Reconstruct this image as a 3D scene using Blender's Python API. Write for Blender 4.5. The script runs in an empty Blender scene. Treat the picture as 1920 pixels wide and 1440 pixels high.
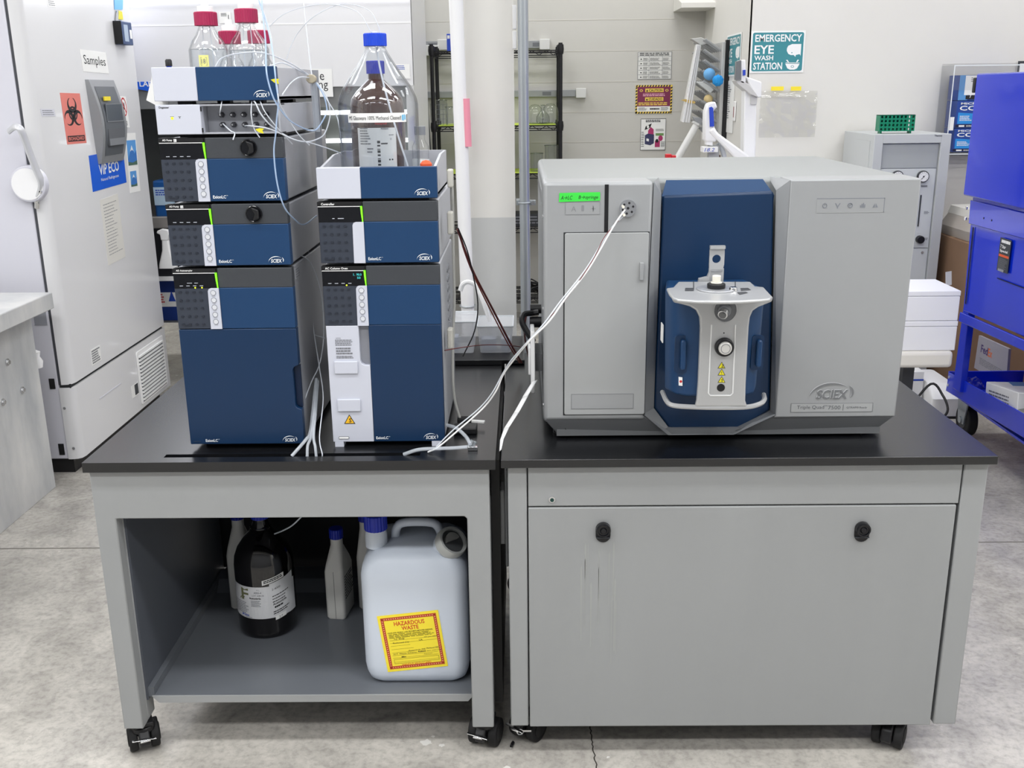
import bpy, bmesh, math, random
from mathutils import Vector, Matrix
import numpy as np
random.seed(7)
PI = math.pi
SC = bpy.context.scene
COL = SC.collection

# ------------------------------------------------------------------ camera
F_PX, PITCH, YAW, ROLL = 1888.6, .2829, -.0119, -.0117
CAM = np.array([0, -2.1007, 1.5683])
_cp, _sp = math.cos(PITCH), math.sin(PITCH)
_fw = np.array([math.sin(YAW)*_cp, math.cos(YAW)*_cp, -_sp])
_r = np.array([math.cos(YAW), -math.sin(YAW), 0]); _u = np.cross(_r, _fw)
_r2 = _r*math.cos(ROLL)+_u*math.sin(ROLL); _u2 = -_r*math.sin(ROLL)+_u*math.cos(ROLL)
cd = bpy.data.cameras.new('camera'); co = bpy.data.objects.new('camera', cd); COL.objects.link(co)
cd.sensor_width = 36; cd.lens = F_PX/1920*36; cd.clip_start = .05; cd.clip_end = 60
m = Matrix.Identity(4)
for i in range(3):
    m[i][0] = _r2[i]; m[i][1] = _u2[i]; m[i][2] = -_fw[i]; m[i][3] = CAM[i]
co.matrix_world = m
SC.camera = co

# ------------------------------------------------------------------ world and lamps
w = bpy.data.worlds.new('world'); SC.world = w; w.use_nodes = True
w.node_tree.nodes['Background'].inputs[0].default_value = (.8, .85, .9, 1)
w.node_tree.nodes['Background'].inputs[1].default_value = .3
LP = [(x, y) for y in (-2.6, -.9, .9, 2.7, 4.4) for x in (-2.9, -1.0, 1.0, 2.9)]
for x, y in LP:
    l = bpy.data.lights.new('ceiling_lamp', 'AREA'); l.shape = 'RECTANGLE'; l.size = 1.25; l.size_y = .3
    l.energy = {-2.6: 34, -.9: 26, .9: 11, 2.7: 16, 4.4: 20}[y]; l.color = (.985, .992, 1.0)
    o = bpy.data.objects.new('ceiling_lamp', l); COL.objects.link(o); o.location = (x, y, 3.42)
SC.view_settings.view_transform = 'Standard'; SC.view_settings.look = 'None'
SC.view_settings.gamma = 1; SC.view_settings.exposure = 0.0
SC.view_settings.use_curve_mapping = False

# ------------------------------------------------------------------ helpers
def at(x, y, X=None, Y=None, Z=None):
    d = _fw*F_PX+_r2*(x-960)-_u2*(y-720)
    t = (X-CAM[0])/d[0] if X is not None else (Y-CAM[1])/d[1] if Y is not None else (Z-CAM[2])/d[2]
    return CAM+d*t
def py(x, y, Y):
    p = at(x, y, Y=Y); return (p[0], p[2])
def pz(x, y, Z):
    p = at(x, y, Z=Z); return (p[0], p[1])
def pxX(x, y, X):
    p = at(x, y, X=X); return (p[1], p[2])
def lin(c):
    return tuple(((v/255)/12.92 if v/255 <= .04045 else ((v/255+.055)/1.055)**2.4) for v in c)+(1,)
MC = {}
def mat(name, c, rough=.5, metal=0, noise=0, nscale=5, bump=0, bscale=60, emit=0, alpha=1, coat=0, trans=0, ior=1.45, spec=.5, c2=None, stretch=None):
    if name in MC: return MC[name]
    m = bpy.data.materials.new(name); m.use_nodes = True; nt = m.node_tree; b = nt.nodes['Principled BSDF']
    L = nt.links.new; I = b.inputs
    I['Base Color'].default_value = lin(c); I['Roughness'].default_value = rough; I['Metallic'].default_value = metal
    I['Specular IOR Level'].default_value = spec; I['Coat Weight'].default_value = coat; I['Alpha'].default_value = alpha
    I['Transmission Weight'].default_value = trans; I['IOR'].default_value = ior
    if emit:
        I['Emission Color'].default_value = lin(c); I['Emission Strength'].default_value = emit
    tc = nt.nodes.new('ShaderNodeTexCoord'); src = tc.outputs['Object']
    if stretch:
        mp = nt.nodes.new('ShaderNodeMapping'); mp.inputs['Scale'].default_value = stretch; L(src, mp.inputs[0]); src = mp.outputs[0]
    if noise:
        n = nt.nodes.new('ShaderNodeTexNoise'); n.inputs['Scale'].default_value = nscale; n.inputs['Detail'].default_value = 6
        n.inputs['Roughness'].default_value = .6; L(src, n.inputs['Vector'])
        r = nt.nodes.new('ShaderNodeValToRGB'); r.color_ramp.elements[0].position = .3; r.color_ramp.elements[1].position = .7
        a = lin(c); d = lin(c2) if c2 else tuple(v*(1-noise) for v in a[:3])+(1,)
        r.color_ramp.elements[0].color = d; r.color_ramp.elements[1].color = a
        L(n.outputs['Fac'], r.inputs[0]); L(r.outputs[0], I['Base Color'])
    if bump:
        n = nt.nodes.new('ShaderNodeTexNoise'); n.inputs['Scale'].default_value = bscale; n.inputs['Detail'].default_value = 3; L(src, n.inputs['Vector'])
        k = nt.nodes.new('ShaderNodeBump'); k.inputs['Strength'].default_value = bump; k.inputs['Distance'].default_value = .002
        L(n.outputs['Fac'], k.inputs['Height']); L(k.outputs[0], I['Normal'])
    MC[name] = m; return m
def glass(name, tint=(255, 255, 255), edge=(185, 190, 196), refl=1.0):
    if name in MC: return MC[name]
    m = bpy.data.materials.new(name); m.use_nodes = True; nt = m.node_tree; nt.nodes.clear(); L = nt.links.new
    out = nt.nodes.new('ShaderNodeOutputMaterial'); tr = nt.nodes.new('ShaderNodeBsdfTransparent'); gl = nt.nodes.new('ShaderNodeBsdfGlossy')
    gl.inputs['Roughness'].default_value = .04
    lw = nt.nodes.new('ShaderNodeLayerWeight'); lw.inputs[0].default_value = .5
    mx = nt.nodes.new('ShaderNodeMix'); mx.data_type = 'RGBA'; mx.inputs[6].default_value = lin(tint); mx.inputs[7].default_value = lin(edge)
    pw = nt.nodes.new('ShaderNodeMath'); pw.operation = 'POWER'; pw.inputs[1].default_value = 4.5
    L(lw.outputs['Facing'], pw.inputs[0]); L(pw.outputs[0], mx.inputs[0]); L(mx.outputs[2], tr.inputs[0])
    p5 = nt.nodes.new('ShaderNodeMath'); p5.operation = 'POWER'; p5.inputs[1].default_value = 4; L(lw.outputs['Facing'], p5.inputs[0])
    mu = nt.nodes.new('ShaderNodeMath'); mu.operation = 'MULTIPLY_ADD'; mu.inputs[1].default_value = .45*refl; mu.inputs[2].default_value = .05*refl; L(p5.outputs[0], mu.inputs[0])
    ms = nt.nodes.new('ShaderNodeMixShader'); L(mu.outputs[0], ms.inputs[0]); L(tr.outputs[0], ms.inputs[1]); L(gl.outputs[0], ms.inputs[2])
    L(ms.outputs[0], out.inputs[0]); MC[name] = m; return m

def FY(Y): return Matrix(((1, 0, 0, 0), (0, 0, -1, Y), (0, 1, 0, 0), (0, 0, 0, 1)))
def FXp(X): return Matrix(((0, 0, 1, X), (1, 0, 0, 0), (0, 1, 0, 0), (0, 0, 0, 1)))
def FXn(X): return Matrix(((0, 0, -1, X), (-1, 0, 0, 0), (0, 1, 0, 0), (0, 0, 0, 1)))
def FZ(Z): return Matrix(((1, 0, 0, 0), (0, 1, 0, 0), (0, 0, 1, Z), (0, 0, 0, 1)))
FI = Matrix.Identity(4)
TC = {}
def text_data(s, bold):
    k = (s, bold)
    if k not in TC:
        c = bpy.data.curves.new('t', 'FONT'); c.body = s; c.size = 1; c.resolution_u = 2; c.offset = .02 if bold else 0
        o = bpy.data.objects.new('t', c); me = bpy.data.meshes.new_from_object(o)
        v = np.array([tuple(q.co)[:2] for q in me.vertices]); f = [tuple(p.vertices) for p in me.polygons]
        lo, hi = v.min(0), v.max(0); v = (v-lo)/np.maximum(hi-lo, 1e-6)
        TC[k] = (v, f, (hi-lo)); bpy.data.objects.remove(o); bpy.data.meshes.remove(me)
    return TC[k]

class K:
    def __init__(s, M=FI): s.b = bmesh.new(); s.M = M; s.mi = 0; s.D = 0.0
    def f(s, M): s.M = M; return s
    def m(s, i): s.mi = i; return s
    def v(s, p): return s.b.verts.new(s.M @ Vector(p))
    def face(s, vs):
        try:
            q = s.b.faces.new(vs); q.material_index = s.mi; return q
        except ValueError: return None
    def prism(s, pts, d0, d1):
        a = [s.v((p[0], p[1], d0)) for p in pts]; b = [s.v((p[0], p[1], d1)) for p in pts]; n = len(pts)
        ar = sum(pts[i][0]*pts[(i+1) % n][1]-pts[(i+1) % n][0]*pts[i][1] for i in range(n))
        if (ar > 0) == (d1 > d0): s.face(b); s.face(a[::-1])
        else: s.face(b[::-1]); s.face(a)
        for i in range(n):
            j = (i+1) % n
            q = [a[i], a[j], b[j], b[i]]
            s.face(q if (ar > 0) == (d1 > d0) else q[::-1])
        return s
    def box(s, u0, u1, v0, v1, d0, d1):
        return s.prism([(u0, v0), (u1, v0), (u1, v1), (u0, v1)], d0, d1)
    def wb(s, x0, x1, y0, y1, z0, z1):
        M = s.M; s.M = FI; s.prism([(x0, y0), (x1, y0), (x1, y1), (x0, y1)], z0, z1); s.M = M; return s
    def quad(s, pts): s.face([s.v(p) for p in pts]); return s
    def flat(s, pts, d):
        s.face([s.v((p[0], p[1], d)) for p in pts]); return s
    def disc(s, u, v, r, d0, d1, n=24, r1=None, a0=0):
        r1 = r if r1 is None else r1
        a = [s.v((u+r*math.cos(a0+2*PI*i/n), v+r*math.sin(a0+2*PI*i/n), d0)) for i in range(n)]
        b = [s.v((u+r1*math.cos(a0+2*PI*i/n), v+r1*math.sin(a0+2*PI*i/n), d1)) for i in range(n)]
        s.face(b); s.face(a[::-1])
        for i in range(n): s.face([a[i], a[(i+1) % n], b[(i+1) % n], b[i]])
        return s
    def ring(s, u, v, R, r, d, n=28, mseg=8, a0=0, a1=2*PI):
        full = abs(a1-a0-2*PI) < 1e-6; N = n if full else n+1
        rows = []
        for i in range(N):
            t = a0+(a1-a0)*i/n
            rows.append([s.v((u+(R+r*math.cos(p))*math.cos(t), v+(R+r*math.cos(p))*math.sin(t), d+r*math.sin(p))) for p in [2*PI*j/mseg for j in range(mseg)]])
        for i in range(n):
            A = rows[i]; B = rows[(i+1) % N]
            for j in range(mseg): s.face([A[j], B[j], B[(j+1) % mseg], A[(j+1) % mseg]])
        return s
    def lathe(s, c, prof, n=32, caps=True):
        rows = []
        for r, z in prof:
            rows.append([s.v((c[0]+r*math.cos(2*PI*i/n), c[1]+r*math.sin(2*PI*i/n), c[2]+z)) for i in range(n)])
        for A, B in zip(rows, rows[1:]):
            for i in range(n): s.face([A[i], A[(i+1) % n], B[(i+1) % n], B[i]])
        if caps:
            if prof[0][0] > 1e-5: s.face(rows[0][::-1])
            if prof[-1][0] > 1e-5: s.face(rows[-1])
        return s
    def cyl(s, p0, p1, r, n=12, r1=None): return s.tube([p0, p1], r, n, cat=False, r1=r1)
    def tube(s, pts, r, n=8, cat=True, r1=None, flat=1.0):
        P = [Vector(p) for p in pts]
        if cat and len(P) > 2:
            Q = []
            E = [P[0]*2-P[1]]+P+[P[-1]*2-P[-2]]
            for i in range(1, len(E)-2):
                for k in range(6):
                    t = k/6; a, b, c, d = E[i-1:i+3]
                    Q.append(.5*((2*b)+(c-a)*t+(2*a-5*b+4*c-d)*t*t+(3*b-a-3*c+d)*t**3))
            Q.append(P[-1]); P = Q
        rows = []; nrm = None
        for i, p in enumerate(P):
            t = (P[min(i+1, len(P)-1)]-P[max(i-1, 0)])
            if t.length < 1e-9: t = Vector((0, 0, 1))
            t.normalize()
            if nrm is None: nrm = t.orthogonal().normalized()
            nrm = (nrm-t*nrm.dot(t)); nrm = nrm.normalized() if nrm.length > 1e-6 else t.orthogonal().normalized()
            bn = t.cross(nrm); rr = r if r1 is None else r+(r1-r)*i/(len(P)-1)
            rows.append([s.v(p+nrm*rr*math.cos(2*PI*j/n)+bn*rr*flat*math.sin(2*PI*j/n)) for j in range(n)])
        for A, B in zip(rows, rows[1:]):
            for j in range(n): s.face([A[j], A[(j+1) % n], B[(j+1) % n], B[j]])
        s.face(rows[0][::-1]); s.face(rows[-1]); return s
    def text(s, t, u, v, w=None, h=None, d=.0006, bold=False, shear=0, rot=0):
        V, Fs, sz = text_data(t, bold)
        if h is None: h = w*sz[1]/sz[0]
        if w is None: w = h*sz[0]/sz[1]
        cr, sr = math.cos(rot), math.sin(rot); vs = []
        for a, b in V:
            x = a*w+shear*b*h; y = b*h; vs.append(s.v((u+x*cr-y*sr, v+x*sr+y*cr, d)))
        for q in Fs: s.face([vs[i] for i in q])
        return s
    def lines(s, u0, u1, v0, v1, n, d=.0006, fill=.45, ragged=.3, rnd=None):
        R = rnd or random.Random(int(abs(u0*1e4+v0*1e3)) % 9999)
        for i in range(n):
            v = v1-(i+.5)*(v1-v0)/n; hh = (v1-v0)/n*fill/2; u = u0; e = u1-(u1-u0)*ragged*R.random()
            while u < e:
                L = (u1-u0)*R.uniform(.06, .18); q = min(u+L, e)
                s.flat([(u, v-hh), (q, v-hh), (q, v+hh), (u, v+hh)], d); u = q+(u1-u0)*.02
        return s
    def frame(s, u0, u1, v0, v1, t, d):
        for a, b, c, e in ((u0, u1, v0, v0+t), (u0, u1, v1-t, v1), (u0, u0+t, v0+t, v1-t), (u1-t, u1, v0+t, v1-t)):
            s.flat([(a, c), (b, c), (b, e), (a, e)], d)
        return s
    def warp(s, fn):
        for q in s.b.verts: q.co = fn(q.co)
        return s
    def end(s, name, mt, parent=None, bevel=0, smooth=True, ang=38, seg=2, keep=False):
        me = bpy.data.meshes.new(name)
        if bevel and len(s.b.faces): pass
        if s.b.faces: bmesh.ops.recalc_face_normals(s.b, faces=s.b.faces[:]) if not keep else None
        s.b.to_mesh(me); s.b.free()
        for q in (mt if isinstance(mt, (list, tuple)) else [mt]): me.materials.append(q)
        if smooth and len(me.polygons):
            me.shade_smooth(); me.set_sharp_from_angle(angle=math.radians(ang))
        o = bpy.data.objects.new(name, me); COL.objects.link(o)
        if parent is not None: o.parent = parent; o.matrix_parent_inverse = parent.matrix_world.inverted() if parent.type == 'EMPTY' else Matrix.Identity(4)
        if bevel:
            md = o.modifiers.new('bevel', 'BEVEL'); md.width = bevel; md.segments = seg; md.limit_method = 'ANGLE'; md.angle_limit = math.radians(40)
        return o
def rrect(u0, u1, v0, v1, r, n=5):
    P = []
    for cx, cy, a in ((u1-r, v0+r, -PI/2), (u1-r, v1-r, 0), (u0+r, v1-r, PI/2), (u0+r, v0+r, PI)):
        for i in range(n+1):
            t = a+PI/2*i/n; P.append((cx+r*math.cos(t), cy+r*math.sin(t)))
    return P
def thing(name, label, cat, loc=(0, 0, 0), group=None):
    o = bpy.data.objects.new(name, None); COL.objects.link(o); o.location = loc; o.empty_display_size = .05
    o['label'] = label; o['category'] = cat
    if group: o['group'] = group
    o.matrix_world = Matrix.Translation(Vector(loc)); return o
def tag(o, label, cat, group=None):
    o['label'] = label; o['category'] = cat
    if group: o['group'] = group
    return o
def struct(o): o['kind'] = 'structure'; return o
def pts_px(L): return [tuple(at(a, b, Y=c)) for a, b, c in L]
def tri(k, u, v, s, d, mi_y, mi_k, sym='!'):
    k.m(mi_k).flat([(u-s/2, v), (u+s/2, v), (u, v+s*.88)], d)
    k.m(mi_y).flat([(u-s*.39, v+s*.07), (u+s*.39, v+s*.07), (u, v+s*.76)], d+.0002)
    k.m(mi_k).text(sym, u-s*.05, v+s*.14, w=None, h=s*.38, d=d+.0004, bold=True)
def logo(k, u, v, w, h, d=.0006):
    k.text('SCIEX', u+w*.17, v+h*.02, w*.68, h*.56, d, bold=True, shear=.12)
    P0, P1 = [], []
    for i in range(15):
        t = i/14; a = PI*.98-t*PI*.72; P0.append((u+w*.50+w*.5*math.cos(a), v+h*.02+h*.98*math.sin(a)))
        th = .10*math.sin(PI*min(1, t*1.05))+.012; P1.append((P0[-1][0]+.0, P0[-1][1]-h*th*1.1))
    for i in range(14): k.flat([P1[i], P1[i+1], P0[i+1], P0[i]], d)
    Q0, Q1 = [], []
    for i in range(9):
        t = i/8; a = PI*.30-t*PI*.52; Q0.append((u+w*.74+w*.26*math.cos(a), v+h*.42+h*.50*math.sin(a)))
        Q1.append((Q0[-1][0]-w*(.05*math.sin(PI*t)+.004), Q0[-1][1]))
    for i in range(8): k.flat([Q0[i], Q0[i+1], Q1[i+1], Q1[i]], d)
    return k

# ------------------------------------------------------------------ materials
WALL = mat('wall_paint', (226, 224, 219), .6, noise=.03, nscale=2, bump=.15, bscale=25)
WALL2 = mat('block_wall_paint', (200, 198, 192), .65, noise=.03, nscale=2, bump=.25, bscale=18)
CEIL = mat('ceiling_white', (235, 235, 233), .8)
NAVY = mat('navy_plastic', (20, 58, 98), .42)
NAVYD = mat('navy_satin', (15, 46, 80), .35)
DKG = mat('dark_grey_plastic', (60, 63, 68), .5, bump=.1, bscale=200)
SLATE = mat('slate_keypad', (52, 58, 70), .45)
BLKG = mat('black_gloss', (14, 15, 20), .12)
BLK = mat('black_plastic', (20, 20, 23), .45)
BLKR = mat('black_rubber', (18, 18, 20), .7)
LAV = mat('pale_lavender_plastic', (200, 203, 215), .45)
SIDE = mat('grey_steel_case', (158, 160, 166), .36, metal=.35)
SILV = mat('silver_plastic', (158, 160, 162), .38, metal=.15)
SILVL = mat('light_silver_plastic', (166, 168, 169), .42, metal=.1)
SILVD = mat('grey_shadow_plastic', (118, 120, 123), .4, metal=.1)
CAST = mat('cast_silver', (186, 187, 188), .3, metal=.35)
CHR = mat('chrome', (215, 216, 218), .15, metal=1)
ZINC = mat('zinc_conduit', (176, 182, 187), .35, metal=.75, noise=.08, nscale=8)
BENCH = mat('bench_grey_paint', (155, 157, 158), .38, noise=.05, nscale=3)
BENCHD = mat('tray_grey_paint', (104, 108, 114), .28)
PANELD = mat('side_panel_shade', (84, 88, 96), .35)  # under-bench shade is put into this darker panel colour
TOPB = mat('black_phenolic_top', (17, 18, 21), .27, spec=.85)
WHT = mat('white_plastic', (244, 244, 244), .4)
WHTG = mat('white_gloss', (240, 240, 242), .2)
PAPER = mat('paper_white', (240, 240, 238), .6)
INK = mat('ink_black', (28, 28, 32), .6)
INKG = mat('ink_grey', (120, 122, 128), .6)
INKB = mat('ink_blue', (30, 70, 180), .6)
RED = mat('ink_red', (200, 40, 45), .6)
ORG = mat('ink_orange', (220, 90, 50), .6)
YEL = mat('label_yellow', (250, 228, 60), .5)
YEL2 = mat('warning_yellow', (225, 215, 40), .5)
AMBY = mat('triangle_amber', (245, 190, 40), .5)
TEAL = mat('sign_teal', (62, 140, 150), .45)
MAR = mat('sign_maroon', (125, 45, 80), .5)
BLUE = mat('blue_enamel', (12, 48, 210), .18, coat=.5)
BCAP = mat('blue_cap', (25, 70, 205), .4)
DBCAP = mat('dark_blue_cap', (18, 40, 165), .4)
RCAP = mat('crimson_cap', (165, 35, 80), .45)
GRNL = mat('green_led', (110, 230, 30), .4, emit=1.2)
YLED = mat('yellow_led', (220, 240, 40), .4, emit=2)
CYN = mat('cyan_display', (60, 190, 190), .4, emit=.8)
GRNT = mat('green_tape', (60, 215, 70), .6)
GRNR = mat('green_rack', (10, 130, 95), .4)
TUBE = mat('milky_tube', (225, 230, 238), .25, alpha=.75)
TUBB = mat('blue_tint_tube', (185, 208, 238), .25, alpha=.6)
TUBC = mat('clear_tube', (220, 226, 234), .12, alpha=.42)
HDPE = mat('translucent_polyethylene', (206, 214, 226), .4)
HDPW = mat('white_polyethylene', (225, 224, 219), .4)
GLS = glass('clear_glass')
GLSC = glass('clear_acrylic', (250, 250, 250), (190, 195, 200), .8)
AMB = mat('amber_glass', (62, 26, 10), .06, coat=.6)
AMBD = mat('dark_amber_glass', (10, 8, 10), .06, coat=.6)
CARD = mat('cardboard', (142, 112, 88), .8, noise=.08, nscale=8)
FRZ = mat('freezer_enamel', (222, 222, 224), .22, coat=.2)
FRZ2 = mat('freezer_side_enamel', (212, 212, 222), .3)
GUNM = mat('gunmetal_plastic', (135, 138, 143), .4, metal=.2)
HOODG = mat('hood_grey', (120, 122, 122), .5)
HOODI = mat('hood_interior_steel', (118, 122, 118), .4, metal=.3, noise=.2, nscale=3)
CREAM = mat('cream_top', (232, 228, 216), .45)
YGM = mat('yellow_green_mat', (205, 225, 90), .7)
GLOVEB = mat('blue_foam', (40, 150, 225), .8, bump=.6, bscale=90)
REDC = mat('dark_red_cable', (110, 50, 48), .5)
GASC = mat('gas_cabinet_grey', (196, 199, 200), .45)
# ------------------------------------------------------------------ the room
def concrete():
    m = bpy.data.materials.new('polished_concrete'); m.use_nodes = True; nt = m.node_tree; b = nt.nodes['Principled BSDF']; L = nt.links.new
    tc = nt.nodes.new('ShaderNodeTexCoord')
    def noise(sc, det, dist=0):
        n = nt.nodes.new('ShaderNodeTexNoise'); n.inputs['Scale'].default_value = sc; n.inputs['Detail'].default_value = det
        n.inputs['Distortion'].default_value = dist; n.inputs['Roughness'].default_value = .65; L(tc.outputs['Object'], n.inputs['Vector']); return n
    def ramp(src, p0, c0, p1, c1):
        r = nt.nodes.new('ShaderNodeValToRGB'); e = r.color_ramp.elements; e[0].position = p0; e[1].position = p1
        e[0].color = lin(c0); e[1].color = lin(c1); L(src, r.inputs[0]); return r
    def mix(t, f, a, c):
        x = nt.nodes.new('ShaderNodeMix'); x.data_type = 'RGBA'; x.blend_type = t; x.inputs[0].default_value = f; L(a, x.inputs[6]); L(c, x.inputs[7]); return x.outputs[2]
    a = ramp(noise(1.1, 8, .4).outputs['Fac'], .3, (186, 182, 175), .7, (208, 203, 195))
    c = ramp(noise(7, 12, .6).outputs['Fac'], .36, (206, 206, 206), .62, (255, 255, 255))
    d = ramp(noise(55, 6).outputs['Fac'], .3, (205, 205, 205), .55, (255, 255, 255))
    o = mix('MULTIPLY', .8, a.outputs[0], c.outputs[0]); o = mix('MULTIPLY', .7, o, d.outputs[0])
    v = noise(26, 4, 2.5); e = ramp(v.outputs['Fac'], .62, (0, 0, 0), .70, (60, 60, 58)); o = mix('ADD', .6, o, e.outputs[0])
    L(o, b.inputs['Base Color'])
    r = ramp(noise(5, 6).outputs['Fac'], .3, (85, 85, 85), .7, (150, 150, 150)); L(r.outputs[0], b.inputs['Roughness'])
    k = nt.nodes.new('ShaderNodeBump'); k.inputs['Strength'].default_value = .12; k.inputs['Distance'].default_value = .004
    L(noise(30, 8).outputs['Fac'], k.inputs['Height']); L(k.outputs[0], b.inputs['Normal']); return m
fl = struct(K().wb(-3.6, 3.6, -4.2, 5.3, -.1, 0).end('floor', concrete()))
# control joint across the slab and a wandering crack, both cut as thin dark grooves
k = K().wb(-3.6, 3.6, 1.212, 1.219, -.0002, .0006); struct(k.end('trim_1', mat('joint_filler', (120, 116, 110), .8)))
k = K(FZ(.0004)); P = [at(1107+random.uniform(-2, 2)+i*.6, 1362+i*4.2, Z=0) for i in range(20)]
for a, b in zip(P, P[1:]): k.flat([(a[0]-.0016, a[1]), (b[0]-.0016, b[1]), (b[0]+.0014, b[1]), (a[0]+.0014, a[1])], 0)
struct(k.end('trim_2', mat('crack_dark', (48, 44, 40), .9)))
k = K(FZ(.0005))
for px, pyy, r, s_ in ((800, 1392, .016, 3), (828, 1398, .008, 5), (950, 1440, .012, 7), (812, 1381, .006, 9), (1140, 1420, .005, 11)):
    a = at(px, pyy, Z=0); R = random.Random(s_)
    k.flat([(a[0]+r*R.uniform(.5, 1.2)*math.cos(t), a[1]+r*R.uniform(.4, 1)*math.sin(t)) for t in [2*PI*i/12 for i in range(12)]], 0)
struct(k.end('trim_3', mat('paint_spot', (215, 213, 208), .6)))
struct(K().wb(-3.6, 3.6, -4.2, 5.3, 3.5, 3.6).end('ceiling', CEIL))
struct(K().wb(-3.6, 1.27, 5.2, 5.3, 0, 3.5).end('wall_back', WALL2))
struct(K().wb(1.262, 1.30, 3.74, 5.2, 0, 3.5).end('wall_recess', WALL))
struct(K().wb(1.262, 3.6, 3.73, 3.78, 0, 3.5).end('wall_front_right', WALL))
struct(K().wb(-3.7, -3.6, -4.2, 5.3, 0, 3.6).end('wall_left', WALL))
struct(K().wb(3.6, 3.7, -4.2, 5.3, 0, 3.6).end('wall_right', WALL))
struct(K().wb(-3.7, 3.7, -4.3, -4.2, 0, 3.6).end('wall_rear', mat('rear_wall_grey', (150, 152, 155), .7)))
# block courses on the back wall, recessed joint lines
k = K()
for i in range(18): k.wb(-.75, 1.262, 5.1985, 5.2005, .203*i-.002, .203*i+.002)
struct(k.end('trim_4', mat('mortar_line', (206, 202, 194), .8)))
# low block ledge under the bracket on the recess wall
k = K(); a = at(1264, 22, Y=5.2); b = at(1302, 4, Y=5.2)
k.f(FXn(1.262)).prism([(-5.2, a[2]+.0), (-4.85, a[2]), (-4.85, a[2]+.03), (-5.2, a[2]+.10)], 0, .22)
tag(k.end('wall_bracket', WALL), 'small white wedge bracket high on the wall above the drying rack', 'bracket')

# ------------------------------------------------------------------ left bench
HB = .782
def caster(parent, x, y, rot, lever=True):
    R = Matrix.Translation((x, y, 0)) @ Matrix.Rotation(rot, 4, 'Z')
    k = K(R); k.M = R
    k.prism([(-.024, -.024), (.024, -.024), (.024, .024), (-.024, .024)], .074, .085)
    k.disc(0, 0, .029, .060, .074, 20); k.disc(0, 0, .022, .05, .058, 16)
    ho = k.end('caster', BLK, parent, bevel=.002)
    k = K(); k.M = R @ Matrix(((0, 0, 1, 0), (1, 0, 0, 0), (0, 1, 0, 0), (0, 0, 0, 1)))
    # hood between the wheels: profile in (y,z)
    k.prism([(-.036, .03), (-.040, .052), (-.026, .068), (.022, .071), (.050, .060), (.058, .032), (.045, .02), (0, .018)], -.013, .013)
    k.end('hood', BLK, ho, bevel=.004)
    for s in (-1, 1):
        k = K(); k.M = R @ Matrix(((0, 0, 1, 0), (1, 0, 0, 0), (0, 1, 0, 0), (0, 0, 0, 1)))
        k.disc(.012, .0355, .0355, s*.015, s*.036, 28); k.disc(.012, .0355, .024, s*.036, s*.0385, 24, r1=.020)
        k.end('wheel', BLKR, ho, bevel=.003)
    if lever:
        k = K(R); k.prism([(-.012, -.05), (.012, -.05), (.010, -.022), (-.010, -.022)], .050, .054)
        k.prism([(-.03, -.044), (.026, -.053), (.024, -.045), (-.03, -.036)], .054, .0565); k.end('brake_lever', CHR, ho, bevel=.001)
bl = thing('lab_bench', 'grey steel frame bench with black top, open lower tray, and two instrument stacks on it', 'bench', (-.53, .4, 0), 'instrument benches')
x0, x1 = -.988, -.064
k = K(FZ(HB))   # worktop with a long cable slot near the front edge
sx0, sx1, sy0, sy1 = -.815, -.235, .032, .052
O = [(x0, 0), (x1, 0), (x1, .80), (x0, .80)]; I_ = [(sx0, sy0), (sx1, sy0), (sx1, sy1), (sx0, sy1)]
for d in (0, -.023):
    for i in range(4): k.flat([O[i], O[(i+1) % 4], I_[(i+1) % 4], I_[i]], d)
for L_ in (O, I_):
    for i in range(4): a, b = L_[i], L_[(i+1) % 4]; k.quad([(a[0], a[1], 0), (b[0], b[1], 0), (b[0], b[1], -.023), (a[0], a[1], -.023)])
k.end('worktop', TOPB, bl, bevel=.0015)
k = K(); k.wb(sx0+.001, sx1-.001, sy0-.004, sy0+.001, HB-.05, HB-.018); k.wb(sx0, sx1, sy1-.001, sy1+.004, HB-.05, HB-.018); k.wb(sx0, sx1, sy0, sy1, HB-.052, HB-.049)
k.end('slot_channel', BLK, bl)
lx0, lx1 = -.981, -.079
k = K(FY(.05)); c = .012  # front frame with rounded inner corner
k.prism([(lx0, .085), (lx0+.047, .085), (lx0+.047, .640), (lx1-.058, .640), (lx1-.052, .634), (lx1-.052, .085), (lx1, .085), (lx1, HB-.023), (lx0, HB-.023)], 0, .035)
k.end('front_frame', BENCH, bl, bevel=.0025)
for xx, s in ((lx0, 1), (lx1-.047, 0)):
    for ya_, yb_, zt_ in ((.05, .098, .66), (.72, .77, HB-.024)): K().wb(xx, xx+.047, ya_, yb_, .085, zt_).end('leg', BENCH, bl, bevel=.003)
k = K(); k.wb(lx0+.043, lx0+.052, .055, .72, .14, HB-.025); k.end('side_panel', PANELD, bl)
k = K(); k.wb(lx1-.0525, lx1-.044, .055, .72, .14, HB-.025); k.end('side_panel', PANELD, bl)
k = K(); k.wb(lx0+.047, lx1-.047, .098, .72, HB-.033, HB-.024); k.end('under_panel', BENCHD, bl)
k = K(); k.wb(-.795, -.13, .735, .745, .16, HB-.024); k.wb(lx0+.047, -.83, .735, .745, .16, HB-.024); k.end('back_panel', BLK, bl)
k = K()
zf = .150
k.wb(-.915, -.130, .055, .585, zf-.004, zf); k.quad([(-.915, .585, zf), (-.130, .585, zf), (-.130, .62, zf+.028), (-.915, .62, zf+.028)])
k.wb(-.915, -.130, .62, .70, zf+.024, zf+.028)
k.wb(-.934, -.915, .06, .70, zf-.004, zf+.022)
k.end('lower_tray', BENCHD, bl, smooth=False)
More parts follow.
